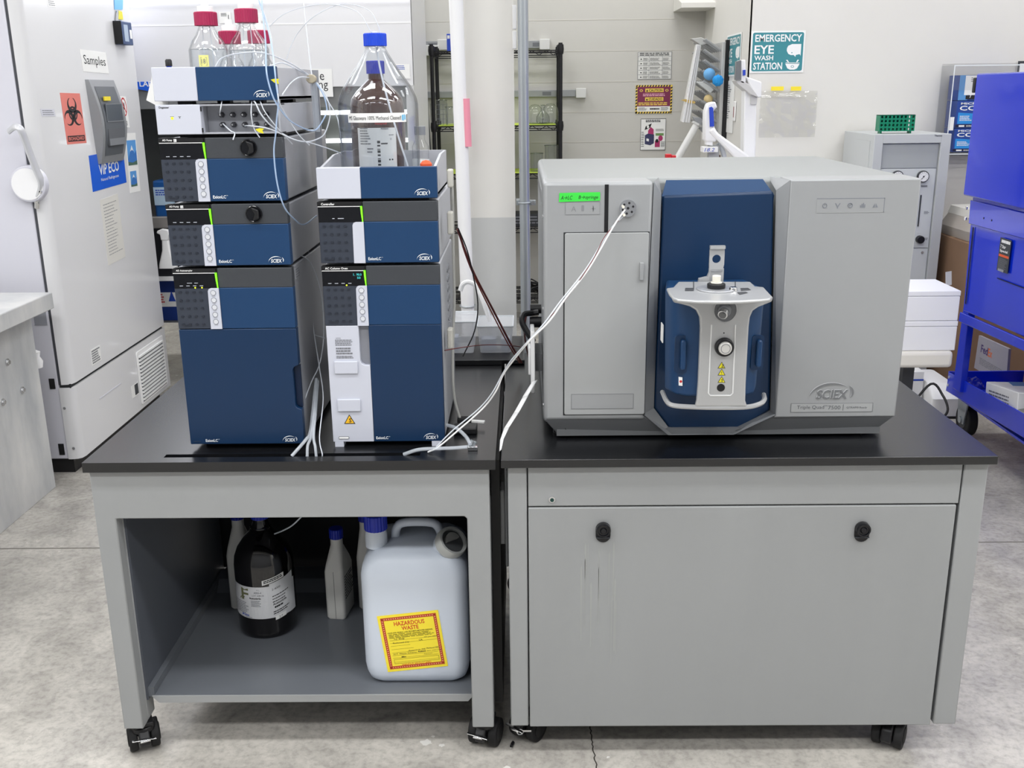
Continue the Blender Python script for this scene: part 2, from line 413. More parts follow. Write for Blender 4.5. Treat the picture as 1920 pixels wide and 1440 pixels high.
k = K(FY(.054)); k.prism([(-.918, zf+.0035), (-.902, zf-.015), (-.142, zf-.015), (-.127, zf+.0035)], 0, .004); k.end('tray_lip', BENCH, bl)
k = K(); k.wb(-.078, -.058, .10, .78, .10, .745); k.end('gap_blackout', BLK, bl)  # added black block that keeps the gap between the benches dark
k = K(); k.wb(-.92, -.13, .66, .70, .085, .145); k.end('rear_rail', BLK, bl)
caster(bl, -.952, .055, .45); caster(bl, -.105, .065, -.3); caster(bl, -.95, .73, 1.2, False); caster(bl, -.11, .73, 2.0, False)

# ------------------------------------------------------------------ right bench
XR = -.052
br_ = thing('lab_bench', 'enclosed grey steel bench with black top and two black latches under the wide silver instrument', 'bench', (.5, .4, 0), 'instrument benches')
k = K(); k.wb(XR, 1.048, 0, .95, HB-.020, HB); k.end('worktop', TOPB, br_, bevel=.0015)
rl, rr = -.0375, 1.043
fa = at(990, 960, Y=.02); ra = at(1762, 955, Y=.02)
k = K(FY(.05)); k.box(rl, .0055, .085, HB-.0205, 0, .03); k.end('leg', BENCH, br_, bevel=.003)
k = K(FY(.05)); k.box(.985, rr-.004, .085, HB-.0205, 0, .03); k.end('leg', BENCH, br_, bevel=.003)
for xx in (rl, rr-.05):
    k = K(); k.wb(xx, xx+.046, .87, .92, .085, HB-.0205); k.end('leg', BENCH, br_, bevel=.003)
k = K(FY(.045)); k.box(.0085, .981, .662, HB-.0205, 0, .025); k.end('apron', BENCH, br_, bevel=.0015)
pb = mat('front_panel_paint', (153, 155, 156), .36, noise=.045, nscale=7, stretch=(1, 1, .12))
k = K(FY(.045)); k.box(.0085, .977, .084, .6585, 0, .027); fp = k.end('front_panel', pb, br_, bevel=.0025)
k = K(FY(.018)); R = random.Random(4)   # dried drip marks
for i in range(12):
    a = at(1085+R.uniform(0, 75), R.uniform(1010, 1150), Y=.018); L_ = R.uniform(.05, .2); wd = R.uniform(.0006, .002)
    k.flat([(a[0]-wd, a[2]), (a[0], a[2]+.01), (a[0]+wd, a[2]), (a[0]+wd*.6, a[2]-L_), (a[0]-wd*.4, a[2]-L_)], .0003)
k.end('drip_mark', mat('drip_mark', (162, 164, 162), .5), fp)
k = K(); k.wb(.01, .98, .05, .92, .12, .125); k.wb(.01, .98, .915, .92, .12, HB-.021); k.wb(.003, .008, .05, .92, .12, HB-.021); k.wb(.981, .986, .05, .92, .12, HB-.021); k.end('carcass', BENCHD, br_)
k = K(); k.wb(.01, .98, .08, .12, .055, .084); k.end('bottom_rail', BLK, br_)
a = at(1035, 936, Y=.02); k = K(FY(.02)); k.disc(a[0], a[2], .0075, 0, .003, 20); lk = k.end('lock', CHR, br_)
K(FY(.017)).disc(a[0], a[2]-.001, .0045, 0, .001, 16).end('keyhole', mat('dark_green_lock', (20, 60, 55), .4), lk)
for px, pyy in ((1131, 992), (1617, 991)):
    a = at(px, pyy, Y=.015); k = K(FY(.018)); u, v = a[0], a[2]
    k.prism([(u+.017*math.cos(t), v+.017*math.sin(t)) for t in [PI*i/10 for i in range(11)]]+[(u+.017*math.cos(t), v-.016+.017*math.sin(t)) for t in [PI+PI*i/10 for i in range(11)]], 0, .004)
    la = k.end('latch', BLK, br_, bevel=.001)
    k = K(FY(.014)); k.disc(u, v, .0165, 0, .009, 28); k.ring(u, v, .0135, .0022, .0095); k.disc(u, v, .008, .009, .012, 20, r1=.006); k.end('latch_knob', BLKG, la)
    k = K(FY(.014)); k.box(u-.016, u+.016, v-.0215, v-.0195, 0, .004); k.end('latch_tab', DKG, la)
caster(br_, -.002, .09, -.6); caster(br_, .905, .075, 2.6, False); caster(br_, 0, .86, 1, False); caster(br_, .95, .86, 1, False)
# ring pull hanging from the left caster brake
a = at(975, 1372, Y=.05); k = K(FY(.05)); k.ring(a[0], a[2], .0075, .0014, 0); k.box(a[0]+.006, a[0]+.028, a[2], a[2]+.005, -.001, .001)
tag(k.end('key_ring', CHR), 'small steel split ring hooked on the brake of the middle caster', 'ring')
# grey clamp plates on the left side of the right bench
k = K(); k.wb(-.046, -.0385, .10, .20, .47, .72); k.wb(-.060, -.046, .12, .18, .52, .66); k.end('side_bracket', SILVL, br_, bevel=.004)

# ------------------------------------------------------------------ instrument modules
def unit_case(t, x0, x1, z0, z1, Yf, dep=.42, m_=SIDE):
    k = K(); k.wb(x0+.002, x1-.001, Yf+.022, Yf+dep, z0, z1); return k.end('case', m_, t, bevel=.003)
def display(t, x0, z1, Yf, title, u1=.095, disp=.044, labels=4, extra=None, number=None):
    F = FY(Yf)
    k = K(F); k.box(x0, x0+u1, z1-.0095, z1, -.012, .0015)
    k.m(1).box(x0+.001, x0+u1, z1-.0108, z1-.0095, -.01, .0020)
    k.m(1).text(title, x0+.0085, z1-.0072, h=.0050, w=None, d=.0018, bold=True)
    if number:
        wt = len(title)*.0029+.0125; k.m(1).box(x0+wt, x0+wt+.0058, z1-.0078, z1-.0020, .0015, .0018); k.m(0).text(number, x0+wt+.0018, z1-.0070, h=.0042, w=None, d=.0021)
    k.end('title_strip', [BLK, WHT], t)
    k = K(F); k.box(x0+.0012, x0+u1-.001, z1-disp, z1-.0108, -.01, .001)
    k.m(1)
    for i in range(labels): k.box(x0+.013+i*.0148, x0+.0205+i*.0148, z1-disp+.0052, z1-disp+.0064, .001, .0013)
    if extra: extra(k)
    k.end('display_window', [BLKG, mat('label_grey', (190, 195, 205), .5), CYN, YLED], t)
    k = K(F); k.prism([(x0+u1-.002, z1-.0095), (x0+u1+.0022, z1-.0095), (x0+u1+.0030, z1-disp), (x0+u1+.0008, z1-disp), (x0+u1-.0012, z1-.025)], 0, .002); k.end('status_light', GRNL, t)
def keypad(t, x0, z1, z0, Yf, bx, disp=.044):
    F = FY(Yf); k = K(F); k.box(x0+.0012, bx+.006, z0, z1-disp, -.01, .0006); kp = k.end('keypad', SLATE, t)
    H = z1-disp-z0; nr = 5
    for r_ in range(nr):
        for c_ in range(4):
            u = x0+.0125+c_*.0152; v = z1-disp-.0085-r_*(H-.018)/4.0
            if r_ == nr-1 and c_ > 0: pass
            k = K(F); k.prism(rrect(u-.0035, u+.0035, v-.0022, v+.0022, .0014, 2), .0006, .0020); k.end('key', mat('key_dark', (40, 45, 56), .4), kp)
    k = K(F); k.prism(rrect(x0+.012, x0+.030, z0+.0055, z0+.0085, .0012, 2), .0006, .0018); k.end('enter_key', mat('key_dark', (40, 45, 56), .4), kp)
def buttons(t, x0, z1, z0, Yf, xa, xb, n=5, disp=.0435):
    F = FY(Yf); k = K(F); zt = z1-disp
    k.prism([(xa, z0), (xb, z0), (xb, zt), (xa+.008, zt), (xa+.0030, zt-.0022), (xa+.0008, zt-.007)], -.01, .0022)
    st = k.end('button_strip', LAV, t)
    for i in range(n):
        u = (xa+xb)/2+.0; v = zt-.0105-i*(zt-z0-.0125)/4.9
        k = K(F); k.disc(u, v, .0055, .0022, .0030, 24, r1=.0052); k.m(1).ring(u, v, .0055, .0006, .0027, 24, 6); k.end('button', [mat('button_pearl', (212, 214, 220), .25), mat('button_rim', (120, 124, 134), .4)], st)
        k = K(F); k.box(u-.004, u+.004, v-.0082, v-.0076, .0022, .0024); k.end('caption', INKG, st)
def brand(t, x0, x1, z0, Yf, exion=True, lx=.105, ly=.006):
    F = FY(Yf); k = K(F); logo(k, x1-.049, z0+.005, .034, .0145, .0012); k.end('logo', mat('logo_white', (232, 236, 240), .5), t)
    if exion:
        k = K(F); k.text('ExionLC', x0+lx, z0+ly, .028, .0068, .0012, bold=True); k.text('TM', x0+lx+.029, z0+ly+.0052, .0032, .0018, .0012); k.end('lettering', mat('logo_white', (232, 236, 240), .5), t)
def pump(x0, x1, z0, z1, Yf, title, num, label, knob=True):
    t = thing('pump_module', label, 'instrument', ((x0+x1)/2, Yf+.2, z0), 'stacked pump modules'); unit_case(t, x0, x1, z0, z1-.002, Yf, .5)
    sp = x0+.0965; F = FY(Yf)
    k = K(F); k.box(sp+.002, x1, z0, z1-.0435, -.024, 0); k.end('front_door', NAVY, t, bevel=.0015)
    k = K(F); k.box(sp+.0015, x1, z1-.0435, z1, -.024, -.0004); k.end('dark_band', DKG, t, bevel=.0015)
    k = K(F); k.box(x0, x0+.0975, z0, z1, -.024, -.002); k.end('left_bezel', BLK, t, bevel=.001)
    display(t, x0, z1, Yf, title, number=num)
    keypad(t, x0, z1, z0+.001, Yf, x0+.071); buttons(t, x0, z1, z0, Yf, x0+.0735, x0+.0985)
    if knob:
        u, v = x0+.190, z1-.0215
        k = K(F); k.disc(u, v, .0178, -.004, .003, 32); k.ring(u, v, .0165, .0016, .003, 32); kn = k.end('knob', BLKG, t)
        k = K(F); k.prism([(u-.004, v+.0150), (u+.012, v+.009), (u+.013, v-.009), (u-.002, v-.0150), (u+.004, v)], .003, .012); k.end('knob_grip', BLK, kn, bevel=.002)
    brand(t, x0, x1, z0, Yf); return t
XL0, XL1, YL = -.768, -.506, .083
XC0, XC1, YC = -.443, -.183, .096
pump(XL0, XL1, 1.348, 1.481, YL, 'AD Pump', '1', 'upper blue and dark grey pump module, right under the pale degasser')
pump(XL0, XL1, 1.209, 1.342, YL, 'AD Pump', '2', 'lower blue and dark grey pump module, directly on top of the autosampler')
# autosampler
z0, z1 = .795, 1.203
t = thing('autosampler', 'tall blue autosampler module at the bottom of the left instrument stack', 'instrument', ((XL0+XL1)/2, .3, z0)); unit_case(t, XL0, XL1, z0, z1-.001, YL, .5)
zs = at(440, 617, Y=YL)[2]; F = FY(YL); sp = XL0+.0965
k = K(F); k.box(sp+.002, XL1, zs+.001, z1-.0435, -.024, 0); k.end('upper_panel', NAVY, t, bevel=.0015)
k = K(F); k.box(sp+.0015, XL1, z1-.0435, z1, -.024, -.0004); k.end('dark_band', DKG, t, bevel=.0015)
k = K(F); k.box(XL0, XL0+.0975, zs+.001, z1, -.024, -.002); k.end('left_bezel', BLK, t, bevel=.001)
def ex(k):
    k.m(1); k.box(XL0+.030, XL0+.041, z1-.0325, z1-.0315, .001, .0013); k.box(XL0+.046, XL0+.054, z1-.0325, z1-.0315, .001, .0013)
    k.m(3); k.disc(XL0+.047, z1-.0425, .0016, .001, .0014, 10); k.disc(XL0+.062, z1-.0425, .0016, .001, .0014, 10)
display(t, XL0, z1, YL, 'AD Autosampler', extra=ex); keypad(t, XL0, z1, zs+.002, YL, XL0+.071); buttons(t, XL0, z1, zs+.001, YL, XL0+.0735, XL0+.0985)
k = K(F); ur = XL1; h0, h1 = at(557, 765, Y=YL)[2], at(557, 688, Y=YL)[2]
k.prism([(XL0, z0), (ur, z0), (ur, h0-.004), (ur-.010, h0), (ur-.014, h0+.006), (ur-.014, h1-.006), (ur-.010, h1), (ur, h1+.004), (ur, zs), (XL0, zs)], -.024, 0)
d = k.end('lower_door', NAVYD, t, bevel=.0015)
k = K(F); k.prism([(ur-.013, h0+.004), (ur, h0-.002), (ur, h1+.002), (ur-.013, h1-.004)], -.024, -.014); k.end('handle_recess', mat('navy_dark', (8, 28, 56), .4), d)
k = K(F); k.box(XL0+.008, XL0+.024, z0+.0065, z0+.0072, 0, .0008); k.end('tab_mark', SLATE, d)
brand(t, XL0, XL1, z0, YL, lx=.036)
k = K(); k.wb(XL0+.02, XL1-.02, YL+.05, YL+.45, HB, z0); k.end('plinth', BLK, t)
k = K(FXp(XL1)); k.box(.12, .16, 1.17, 1.195, -.0015, .0006); k.m(1).lines(.121, .159, 1.172, 1.194, 4, .0009); k.end('side_sticker', [SIDE, INKG], t)
# degasser
z0, z1 = 1.488, 1.549
t = thing('degasser', 'slim pale degasser with two rows of tubing ports, above the pump modules', 'instrument', ((XL0+XL1)/2, .3, z0))
k = K(); k.wb(XL0+.006, XL0+.094, YL+.024, YL+.42, z0, z1); k.wb(XL0+.094, XL1-.001, YL+.05, YL+.42, z0, z1)
k.wb(XL0+.094, XL1-.001, YL+.004, YL+.05, z0, z0+.0035); k.wb(XL0+.094, XL1-.001, YL+.004, YL+.05, z1-.0035, z1); k.wb(XL1-.006, XL1-.001, YL+.004, YL+.05, z0, z1)
k.end('case', mat('degasser_grey', (168, 170, 177), .42), t, bevel=.0008)
k = K(FY(YL)); k.box(XL0, XL0+.0945, z0, z1, -.024, 0); pnl = k.end('front_cover', LAV, t, bevel=.0015)
k = K(FY(YL)); k.text('Degasser', XL0+.008, z1-.0085, .0215, .0052, .0004, bold=True); k.m(1).box(XL0+.030, XL0+.038, z1-.0245, z1-.0235, 0, .0003); k.box(XL0+.047, XL0+.053, z1-.0245, z1-.0235, 0, .0003)
k.m(2).disc(XL0+.034, z1-.0275, .0028, 0, .0006, 10); k.m(0).disc(XL0+.050, z1-.0265, .0011, 0, .0005, 8); k.end('lettering', [INK, INKG, YLED], pnl)
k = K(FY(YL)); k.box(XL0+.0948, XL0+.0965, z1-.014, z1-.005, -.004, 0); k.box(XL0+.0948, XL0+.0965, z0+.004, z0+.013, -.004, 0); k.end('cover_clip', BLK, t)
for r_, zy in ((0, at(440, 215, Y=YL+.05)[2]), (1, at(440, 233.5, Y=YL+.05)[2])):
    for i in range(5):
        u = at(417+i*20.8+r_*2, 215+r_*18, Y=YL+.05)[0]
        k = K(FY(YL+.05)); k.disc(u, zy, .0062, 0, .008, 6); k.disc(u, zy, .0045, .008, .016, 14); p = k.end('tubing_port', mat('port_grey', (70, 70, 76), .35, metal=.3), t, bevel=.0006)
        k = K(FY(YL+.034)); k.disc(u, zy, .0020, 0, .003, 10); k.end('port_nut', CHR, p)
k = K(); k.wb(XL0+.03, XL1-.02, YL+.05, YL+.38, 1.4805, z0); k.end('plinth', BLK, t)
# reservoir trays
def tray(x0, x1, z0, z1, Yf, dep, xs, label, zback):
    t = thing('reservoir_tray', label, 'tray', ((x0+x1)/2, Yf+dep/2, z0), 'reservoir trays topping the stacks'); F = FY(Yf)
    k = K(F); k.box(x0, xs, z0, z1, -.018, 0); k.end('front_left_panel', LAV, t, bevel=.0015)
    k = K(F); k.box(xs, x1, z0, z1, -.018, -.0002); k.end('front_right_panel', NAVY, t, bevel=.0015)
    k = K(); wt = .006
    k.wb(x0+.004, x1-.003, Yf+.018, Yf+dep, z0+.001, z0+.008)
    for a, b in ((x0+.003, x0+.003+wt), (x1-.003-wt, x1-.003)):
        k.f(FXp(a)).prism([(Yf+.018, z0+.001), (Yf+dep, z0+.001), (Yf+dep, zback), (Yf+dep*.55, zback), (Yf+.018, z1-.002)], 0, wt)
    k.f(FI).wb(x0+.003, x1-.003, Yf+dep-wt, Yf+dep, z0+.001, zback); k.end('tray_body', mat('tray_side_grey', (186, 187, 193), .45), t, bevel=.0008)
    k = K(F); logo(k, x1-.050, z0+.006, .034, .0145, .001); k.end('logo', mat('logo_white', (232, 236, 240), .5), t)
    return t
t = tray(XL0, XL1-.003, 1.556, 1.624, YL, .42, -.676, 'closed-front white and blue reservoir tray holding the crimson-capped bottles', 1.624)
for yy in (.11, .40):
    for xx in (XL0+.04, XL1-.07): K().wb(xx, xx+.03, yy, yy+.03, 1.549, 1.556).end('foot', BLK, t)
t = tray(XC0+.002, XC1+.001, 1.349, 1.4155, YC, .34, -.347, 'open white and blue reservoir tray holding the large clear jug', 1.432)
for yy in (.12, .38): K().wb(XC0+.02, XC1-.02, yy, yy+.03, 1.3435, 1.349).end('foot', BLK, t)
# controller
z0, z1 = 1.2095, 1.343
t = thing('controller_module', 'blue and dark grey controller module with blank white strip, in the right stack', 'instrument', ((XC0+XC1)/2, .3, z0)); unit_case(t, XC0, XC1, z0, z1-.001, YC, .42, mat('case_light', (182, 184, 190), .42))
sp = XC0+.0965; F = FY(YC)
k = K(F); k.box(sp+.002, XC1, z0, z1-.0435, -.024, 0); k.end('front_door', NAVY, t, bevel=.0015)
k = K(F); k.box(sp+.0015, XC1, z1-.0435, z1, -.024, -.0004); k.end('dark_band', DKG, t, bevel=.0015)
k = K(F); k.box(XC0, XC0+.0975, z0, z1, -.024, -.002); k.end('left_bezel', BLK, t, bevel=.001)
display(t, XC0, z1, YC, 'Controller', labels=0, extra=lambda k: (k.m(1).box(XC0+.031, XC0+.036, z1-.0365, z1-.035, .001, .0013), k.box(XC0+.043, XC0+.056, z1-.0365, z1-.035, .001, .0013)))
keypad(t, XC0, z1, z0+.001, YC, XC0+.071); buttons(t, XC0, z1, z0, YC, XC0+.0735, XC0+.0985, n=0); brand(t, XC0, XC1, z0, YC)
# column oven
z0, z1 = .794, 1.203
t = thing('column_oven', 'tall blue and white column oven with a heat warning triangle, base of the right stack', 'instrument', ((XC0+XC1)/2, .3, z0)); unit_case(t, XC0, XC1, z0, z1-.001, YC, .42, mat('case_light', (182, 184, 190), .42))
zb = at(700, 536, Y=YC)[2]; zm = at(640, 610, Y=YC)[2]
k = K(F); k.box(sp+.0015, XC1, z1-.0435, z1, -.024, -.0004); k.end('dark_band', DKG, t, bevel=.0015)
k = K(F); k.box(XC0, XC0+.0975, zm, z1, -.024, -.002); k.end('left_bezel', BLK, t, bevel=.001)
def ex(k):
    k.m(2).text('1.', XC0+.070, z1-.0215, h=.0052, w=None, d=.0014); k.text('90.0', XC0+.077, z1-.0215, .011, .0052, .0014); k.text('50', XC0+.078, z1-.0285, .0075, .0048, .0014); k.m(3).disc(XC0+.054, z1-.0425, .0016, .001, .0014, 10)
display(t, XC0, z1, YC, 'AC Column Oven', extra=ex); keypad(t, XC0, z1, zm, YC, XC0+.071); buttons(t, XC0, z1, zm-.001, YC, XC0+.0735, XC0+.0985)
k = K(F); k.box(sp+.002, XC1, zm+.0003, z1-.0435, -.024, 0); k.end('upper_door', NAVY, t, bevel=.0012)
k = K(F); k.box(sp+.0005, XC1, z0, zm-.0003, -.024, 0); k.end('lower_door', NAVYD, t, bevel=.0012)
na, nb = at(672, 614, Y=YC), at(696, 685, Y=YC)
k = K(F); k.prism([(XC0+.002, z0), (sp, z0), (sp, nb[2]), (na[0]+.010, nb[2]), (na[0]+.003, nb[2]+.004), (na[0], nb[2]+.012), (na[0], zm-.001), (XC0+.002, zm-.001)], -.024, .0005)
wp = k.end('white_panel', LAV, t, bevel=.001)
k = K(F); k.box(na[0]-.001, sp+.0005, nb[2]-.002, zm-.001, -.024, -.012); k.end('finger_recess', mat('recess_grey', (150, 152, 160), .5), wp)
for (a, b) in (((626.5, 677), (672, 700)), ((632.5, 748), (677, 770.5))):
    p, q = at(*a, Y=YC), at(*b, Y=YC); k = K(F); k.box(p[0], q[0], q[2], p[2], 0, .005); k.end('raised_pad', LAV, wp, bevel=.0015)
p, q = at(628, 633, Y=YC), at(664, 672, Y=YC); k = K(F); k.m(0).text('NOTICE', p[0]+.003, p[2]-.003, .010, .003, .0012)
k.lines(p[0], q[0], p[2]-.019, p[2]-.004, 4, .0011, .5, .15); k.lines(p[0]+.001, q[0], q[2]+.009, p[2]-.022, 3, .0011, .6, .2); k.lines(p[0]+.001, q[0], q[2], q[2]+.007, 2, .0011, .6, .1); k.end('notice_print', INKG, wp)
p = at(656, 794.5, Y=YC); k = K(F); tri(k, p[0], p[2], .026, .001, 0, 1, 'S'); k.end('warning_triangle', [AMBY, INK], wp)
p, q = at(635, 818, Y=YC), at(655, 823, Y=YC); k = K(F); k.prism(rrect(p[0], q[0], q[2], p[2], .0025, 4), .0005, .0014); k.m(1).prism(rrect(p[0]+.0012, q[0]-.0012, q[2]+.0012, p[2]-.0012, .0015, 3), .0014, .0017); k.end('pull_tab', [INKG, WHT], wp)
brand(t, XC0, XC1, z0, YC, lx=.102)
for xx in (XC0+.006, XC1-.03):
    for yy in (YC-.001, YC+.36): K().wb(xx, xx+.02, yy, yy+.03, HB, z0).end('foot', LAV, t)
k = K(FXp(XC1)); 
for i in range(7):
    for j in range(3): k.disc(.33+j*.022, 1.01+i*.024, .008, -.002, .0012, 12)
k.end('vent_louvre', SIDE, t)
# ------------------------------------------------------------------ the wide silver instrument
ms = thing('mass_spectrometer', 'large silver benchtop instrument with navy centre panel and cast silver ion source', 'instrument', (.46, .5, HB))
YM = .115; x0, x1, zb, zt = .047, .862, .79, 1.378
Oo = [(.286, 1.3775), (.276, .848), (.335, .797), (.487, .797), (.581, .844), (.580, 1.3775)]   # mouth of the recess on the front plane
Yi = .150
Ii = [py(1240, 365, Yi), py(1226, 765, Yi), py(1262, 813, Yi), py(1372, 813, Yi), py(1444, 770, Yi), py(1455, 357, Yi)]
k = K(); k.wb(x0, x1, .198, .90, .80, zt); k.end('shell', mat('shell_silver', (148, 151, 151), .42, metal=.1), ms, bevel=.012, seg=3)
F = FY(.24)
k = K(F); k.prism([(x0, .835), (Oo[1][0]+.006, .835), Oo[1], Oo[0], (x0, zt)], 0, .24-YM); k.end('left_fascia', SILV, ms, bevel=.009, seg=3)
k = K(F); k.prism([(Oo[4][0]-.004, .838), (x1-.006, .838), (x1, zt), Oo[5], Oo[4]], 0, .24-YM); k.end('right_fascia', SILV, ms, bevel=.009, seg=3)
k = K()   # bevelled facets that fall back to the navy panel
for i in range(5):
    a, b = Oo[i], Oo[i+1]; c, d = Ii[i], Ii[i+1]
    k.quad([(a[0], YM+.001, a[1]), (b[0], YM+.001, b[1]), (d[0], Yi, d[1]), (c[0], Yi, c[1])])
k.quad([(Oo[0][0], YM+.001, Oo[0][1]), (Ii[0][0], Yi, Ii[0][1]), (.31, .22, zt)]); k.quad([(Oo[5][0], YM+.001, Oo[5][1]), (Ii[5][0], Yi, Ii[5][1]), (.555, .22, zt)])
k.end('bezel_facets', SILV, ms, smooth=False)
k = K(); a, b = Ii[0], Ii[5]
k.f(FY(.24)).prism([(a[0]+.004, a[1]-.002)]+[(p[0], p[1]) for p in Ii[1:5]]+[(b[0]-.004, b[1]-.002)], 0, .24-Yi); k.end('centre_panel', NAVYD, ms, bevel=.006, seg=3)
k = K(); z_ = a[1]-.004
k.f(FI); P = [(a[0]+.002, Yi+.004, z_), (b[0]-.002, Yi+.004, z_), (.537, .186, zt-.004), (.322, .186, zt-.004)]
Q = [(p[0], p[1]+.01, p[2]-.02) for p in P]
va = [k.v(p) for p in P]; vb = [k.v(p) for p in Q]; k.face(va); k.face(vb[::-1])
for i in range(4): k.face([va[i], vb[i], vb[(i+1) % 4], va[(i+1) % 4]])
k.end('centre_cap', NAVY, ms)
# skirt tucked under the fascias; the darker grey paints its down-facing shade
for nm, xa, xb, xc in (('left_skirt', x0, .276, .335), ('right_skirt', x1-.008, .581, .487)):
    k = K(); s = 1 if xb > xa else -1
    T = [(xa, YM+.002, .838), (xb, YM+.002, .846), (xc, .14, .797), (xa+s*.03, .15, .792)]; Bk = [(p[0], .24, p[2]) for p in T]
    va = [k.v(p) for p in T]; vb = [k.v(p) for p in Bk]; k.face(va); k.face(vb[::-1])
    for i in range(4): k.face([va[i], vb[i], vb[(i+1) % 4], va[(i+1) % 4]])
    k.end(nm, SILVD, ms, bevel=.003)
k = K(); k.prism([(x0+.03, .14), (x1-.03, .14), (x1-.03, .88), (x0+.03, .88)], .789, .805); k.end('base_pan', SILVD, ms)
for xx in (.09, .77):
    for yy in (.19, .82):
        k = K(); k.disc(xx, yy, .02, HB, .79, 16); k.end('foot', BLK, ms)
for s, (p0, p1, p2) in (('l', ((1046, 792), (1060, 803), (1063, 817))), ('r', ((1648, 783), (1628, 795), (1612, 818)))):
    pts = [tuple(at(*q, Y=YM+.012+i*.012)) for i, q in enumerate((p0, p1, p2))]; k = K(); k.tube(pts, .0012, 6); k.end('skirt_seam', INK, ms)
F = FY(YM)
# door and slots on the left fascia
a, b = at(1058, 437, Y=YM), at(1208, 776, Y=YM)
k = K(F); k.box(a[0]-.0015, b[0]+.0012, b[2]-.002, a[2]+.0015, -.002, .0006); k.end('door_gap', mat('gap_dark', (40, 42, 44), .7), ms)
k = K(F); k.prism(rrect(a[0]+.0012, b[0], b[2], a[2], .004, 3), 0, .0035); dr = k.end('side_door', SILVL, ms, bevel=.0012)
p, q = at(1199, 491, Y=YM), at(1206, 524, Y=YM); k = K(F); k.box(p[0], q[0], q[2], p[2], .003, .012); k.end('door_pull', SILV, dr, bevel=.0015)
p, q = at(1071, 738, Y=YM), at(1187, 765, Y=YM); k = K(F); k.box(p[0], q[0], q[2], p[2], .003, .0042); k.m(1).frame(p[0], q[0], q[2], p[2], .001, .0044); k.end('door_nameplate', [SILV, SILVD], dr)
p, q = at(1134, 346, Y=YM), at(1140, 436, Y=YM); k = K(F); k.box(p[0], q[0], q[2], p[2], -.002, .0008); k.end('black_slot', BLK, ms)
p, q = at(1060, 379, Y=YM), at(1125, 402, Y=YM); k = K(F); k.box(p[0], q[0], q[2], p[2], -.001, .0006); k.m(1).frame(p[0], q[0], q[2], p[2], .0008, .0008)
w_ = q[0]-p[0]; k.text('A', p[0]+w_*.17, q[2]+.007, h=.011, w=None, d=.0009); k.prism(rrect(p[0]+w_*.46, p[0]+w_*.54, q[2]+.007, p[2]-.007, .002, 3), .0006, .0009); k.text('+', p[0]+w_*.75, q[2]+.008, h=.009, w=None, d=.0009); k.text('I', p[0]+w_*.785, q[2]+.006, h=.013, w=None, d=.0009)
k.end('indicator_strip', [SILV, mat('engraved_grey', (132, 134, 137), .5)], ms)
p, q = at(1048, 361, Y=YM), at(1125, 377, Y=YM); k = K(F); k.prism([(p[0], q[2]-.001), (q[0], q[2]+.001), (q[0], p[2]), (p[0]+.001, p[2]-.001)], .0009, .0016)
k.m(1).text('A→LC', p[0]+.004, q[2]+.004, .024, .0085, .0019, shear=.2); k.text('B→syringe', p[0]+.042, q[2]+.003, .042, .0095, .0019, shear=.2); k.end('green_tape_label', [GRNT, INK], ms)
# syringe valve ports
p = at(1177, 390, Y=YM); k = K(F); k.disc(p[0], p[2], .0185, -.004, .006, 32); k.m(1)
for a_ in range(6):
    k.disc(p[0]+.0115*math.cos(a_*PI/3+.3), p[2]+.0115*math.sin(a_*PI/3+.3), .0026, .006, .0064, 10)
k.disc(p[0], p[2], .003, .006, .0064, 10); pv = k.end('valve_head', [CHR, INK], ms)
k = K(F); k.disc(p[0]-.009, p[2]-.0135, .003, .006, .016, 10); k.disc(p[0]-.011, p[2]+.004, .003, .006, .016, 10); k.end('fitting_nut', CREAM, pv)
# status strip on the right fascia
p, q = at(1532, 372, Y=YM), at(1657, 398, Y=YM); k = K(F); k.box(p[0], q[0], q[2], p[2], -.001, .0005); k.m(1)
for aa in ((p[0], q[0], p[2]-.0014, p[2]), (q[0]-.0014, q[0], q[2], p[2])): k.flat([(aa[0], aa[2]), (aa[1], aa[2]), (aa[1], aa[3]), (aa[0], aa[3])], .0007)
k.m(2).flat([(p[0], q[2]), (q[0], q[2]), (q[0], q[2]+.0012), (p[0], q[2]+.0012)], .0007)
k.m(1); cz = (p[2]+q[2])/2; W_ = q[0]-p[0]; U = [p[0]+W_*t_ for t_ in (.12, .31, .495, .68, .865)]
k.ring(U[0], cz, .0045, .0008, .0009, 16, 6, PI*.62, PI*2.38); k.flat([(U[0]-.0006, cz), (U[0]+.0006, cz), (U[0]+.0006, cz+.0062), (U[0]-.0006, cz+.0062)], .001)
k.flat([(U[1]-.006, cz+.005), (U[1]-.004, cz+.005), (U[1], cz-.001), (U[1]+.004, cz+.005), (U[1]+.006, cz+.005), (U[1]+.0012, cz-.0035), (U[1]+.0012, cz-.006), (U[1]-.0012, cz-.006), (U[1]-.0012, cz-.0035)], .001)
k.ring(U[2], cz, .0048, .0008, .0009, 16, 6); k.flat([(U[2]-.003, cz), (U[2]-.001, cz-.0025), (U[2]+.004, cz+.003), (U[2]+.003, cz+.004), (U[2]-.001, cz-.0005), (U[2]-.002, cz+.0008)], .001)
for i, h_ in enumerate((.005, .008, .010, .007)): k.flat([(U[3]-.0058+i*.003, cz-.005), (U[3]-.0036+i*.003, cz-.005), (U[3]-.0036+i*.003, cz-.005+h_), (U[3]-.0058+i*.003, cz-.005+h_)], .001)
k.flat([(U[4]-.006, cz-.005), (U[4]-.001, cz-.005), (U[4]-.001, cz+.004)], .001); k.flat([(U[4]+.001, cz-.005), (U[4]+.006, cz-.005), (U[4]+.001, cz+.004)], .001)
k.end('status_strip', [SILV, mat('icon_grey', (122, 126, 134), .5), SILVL], ms)
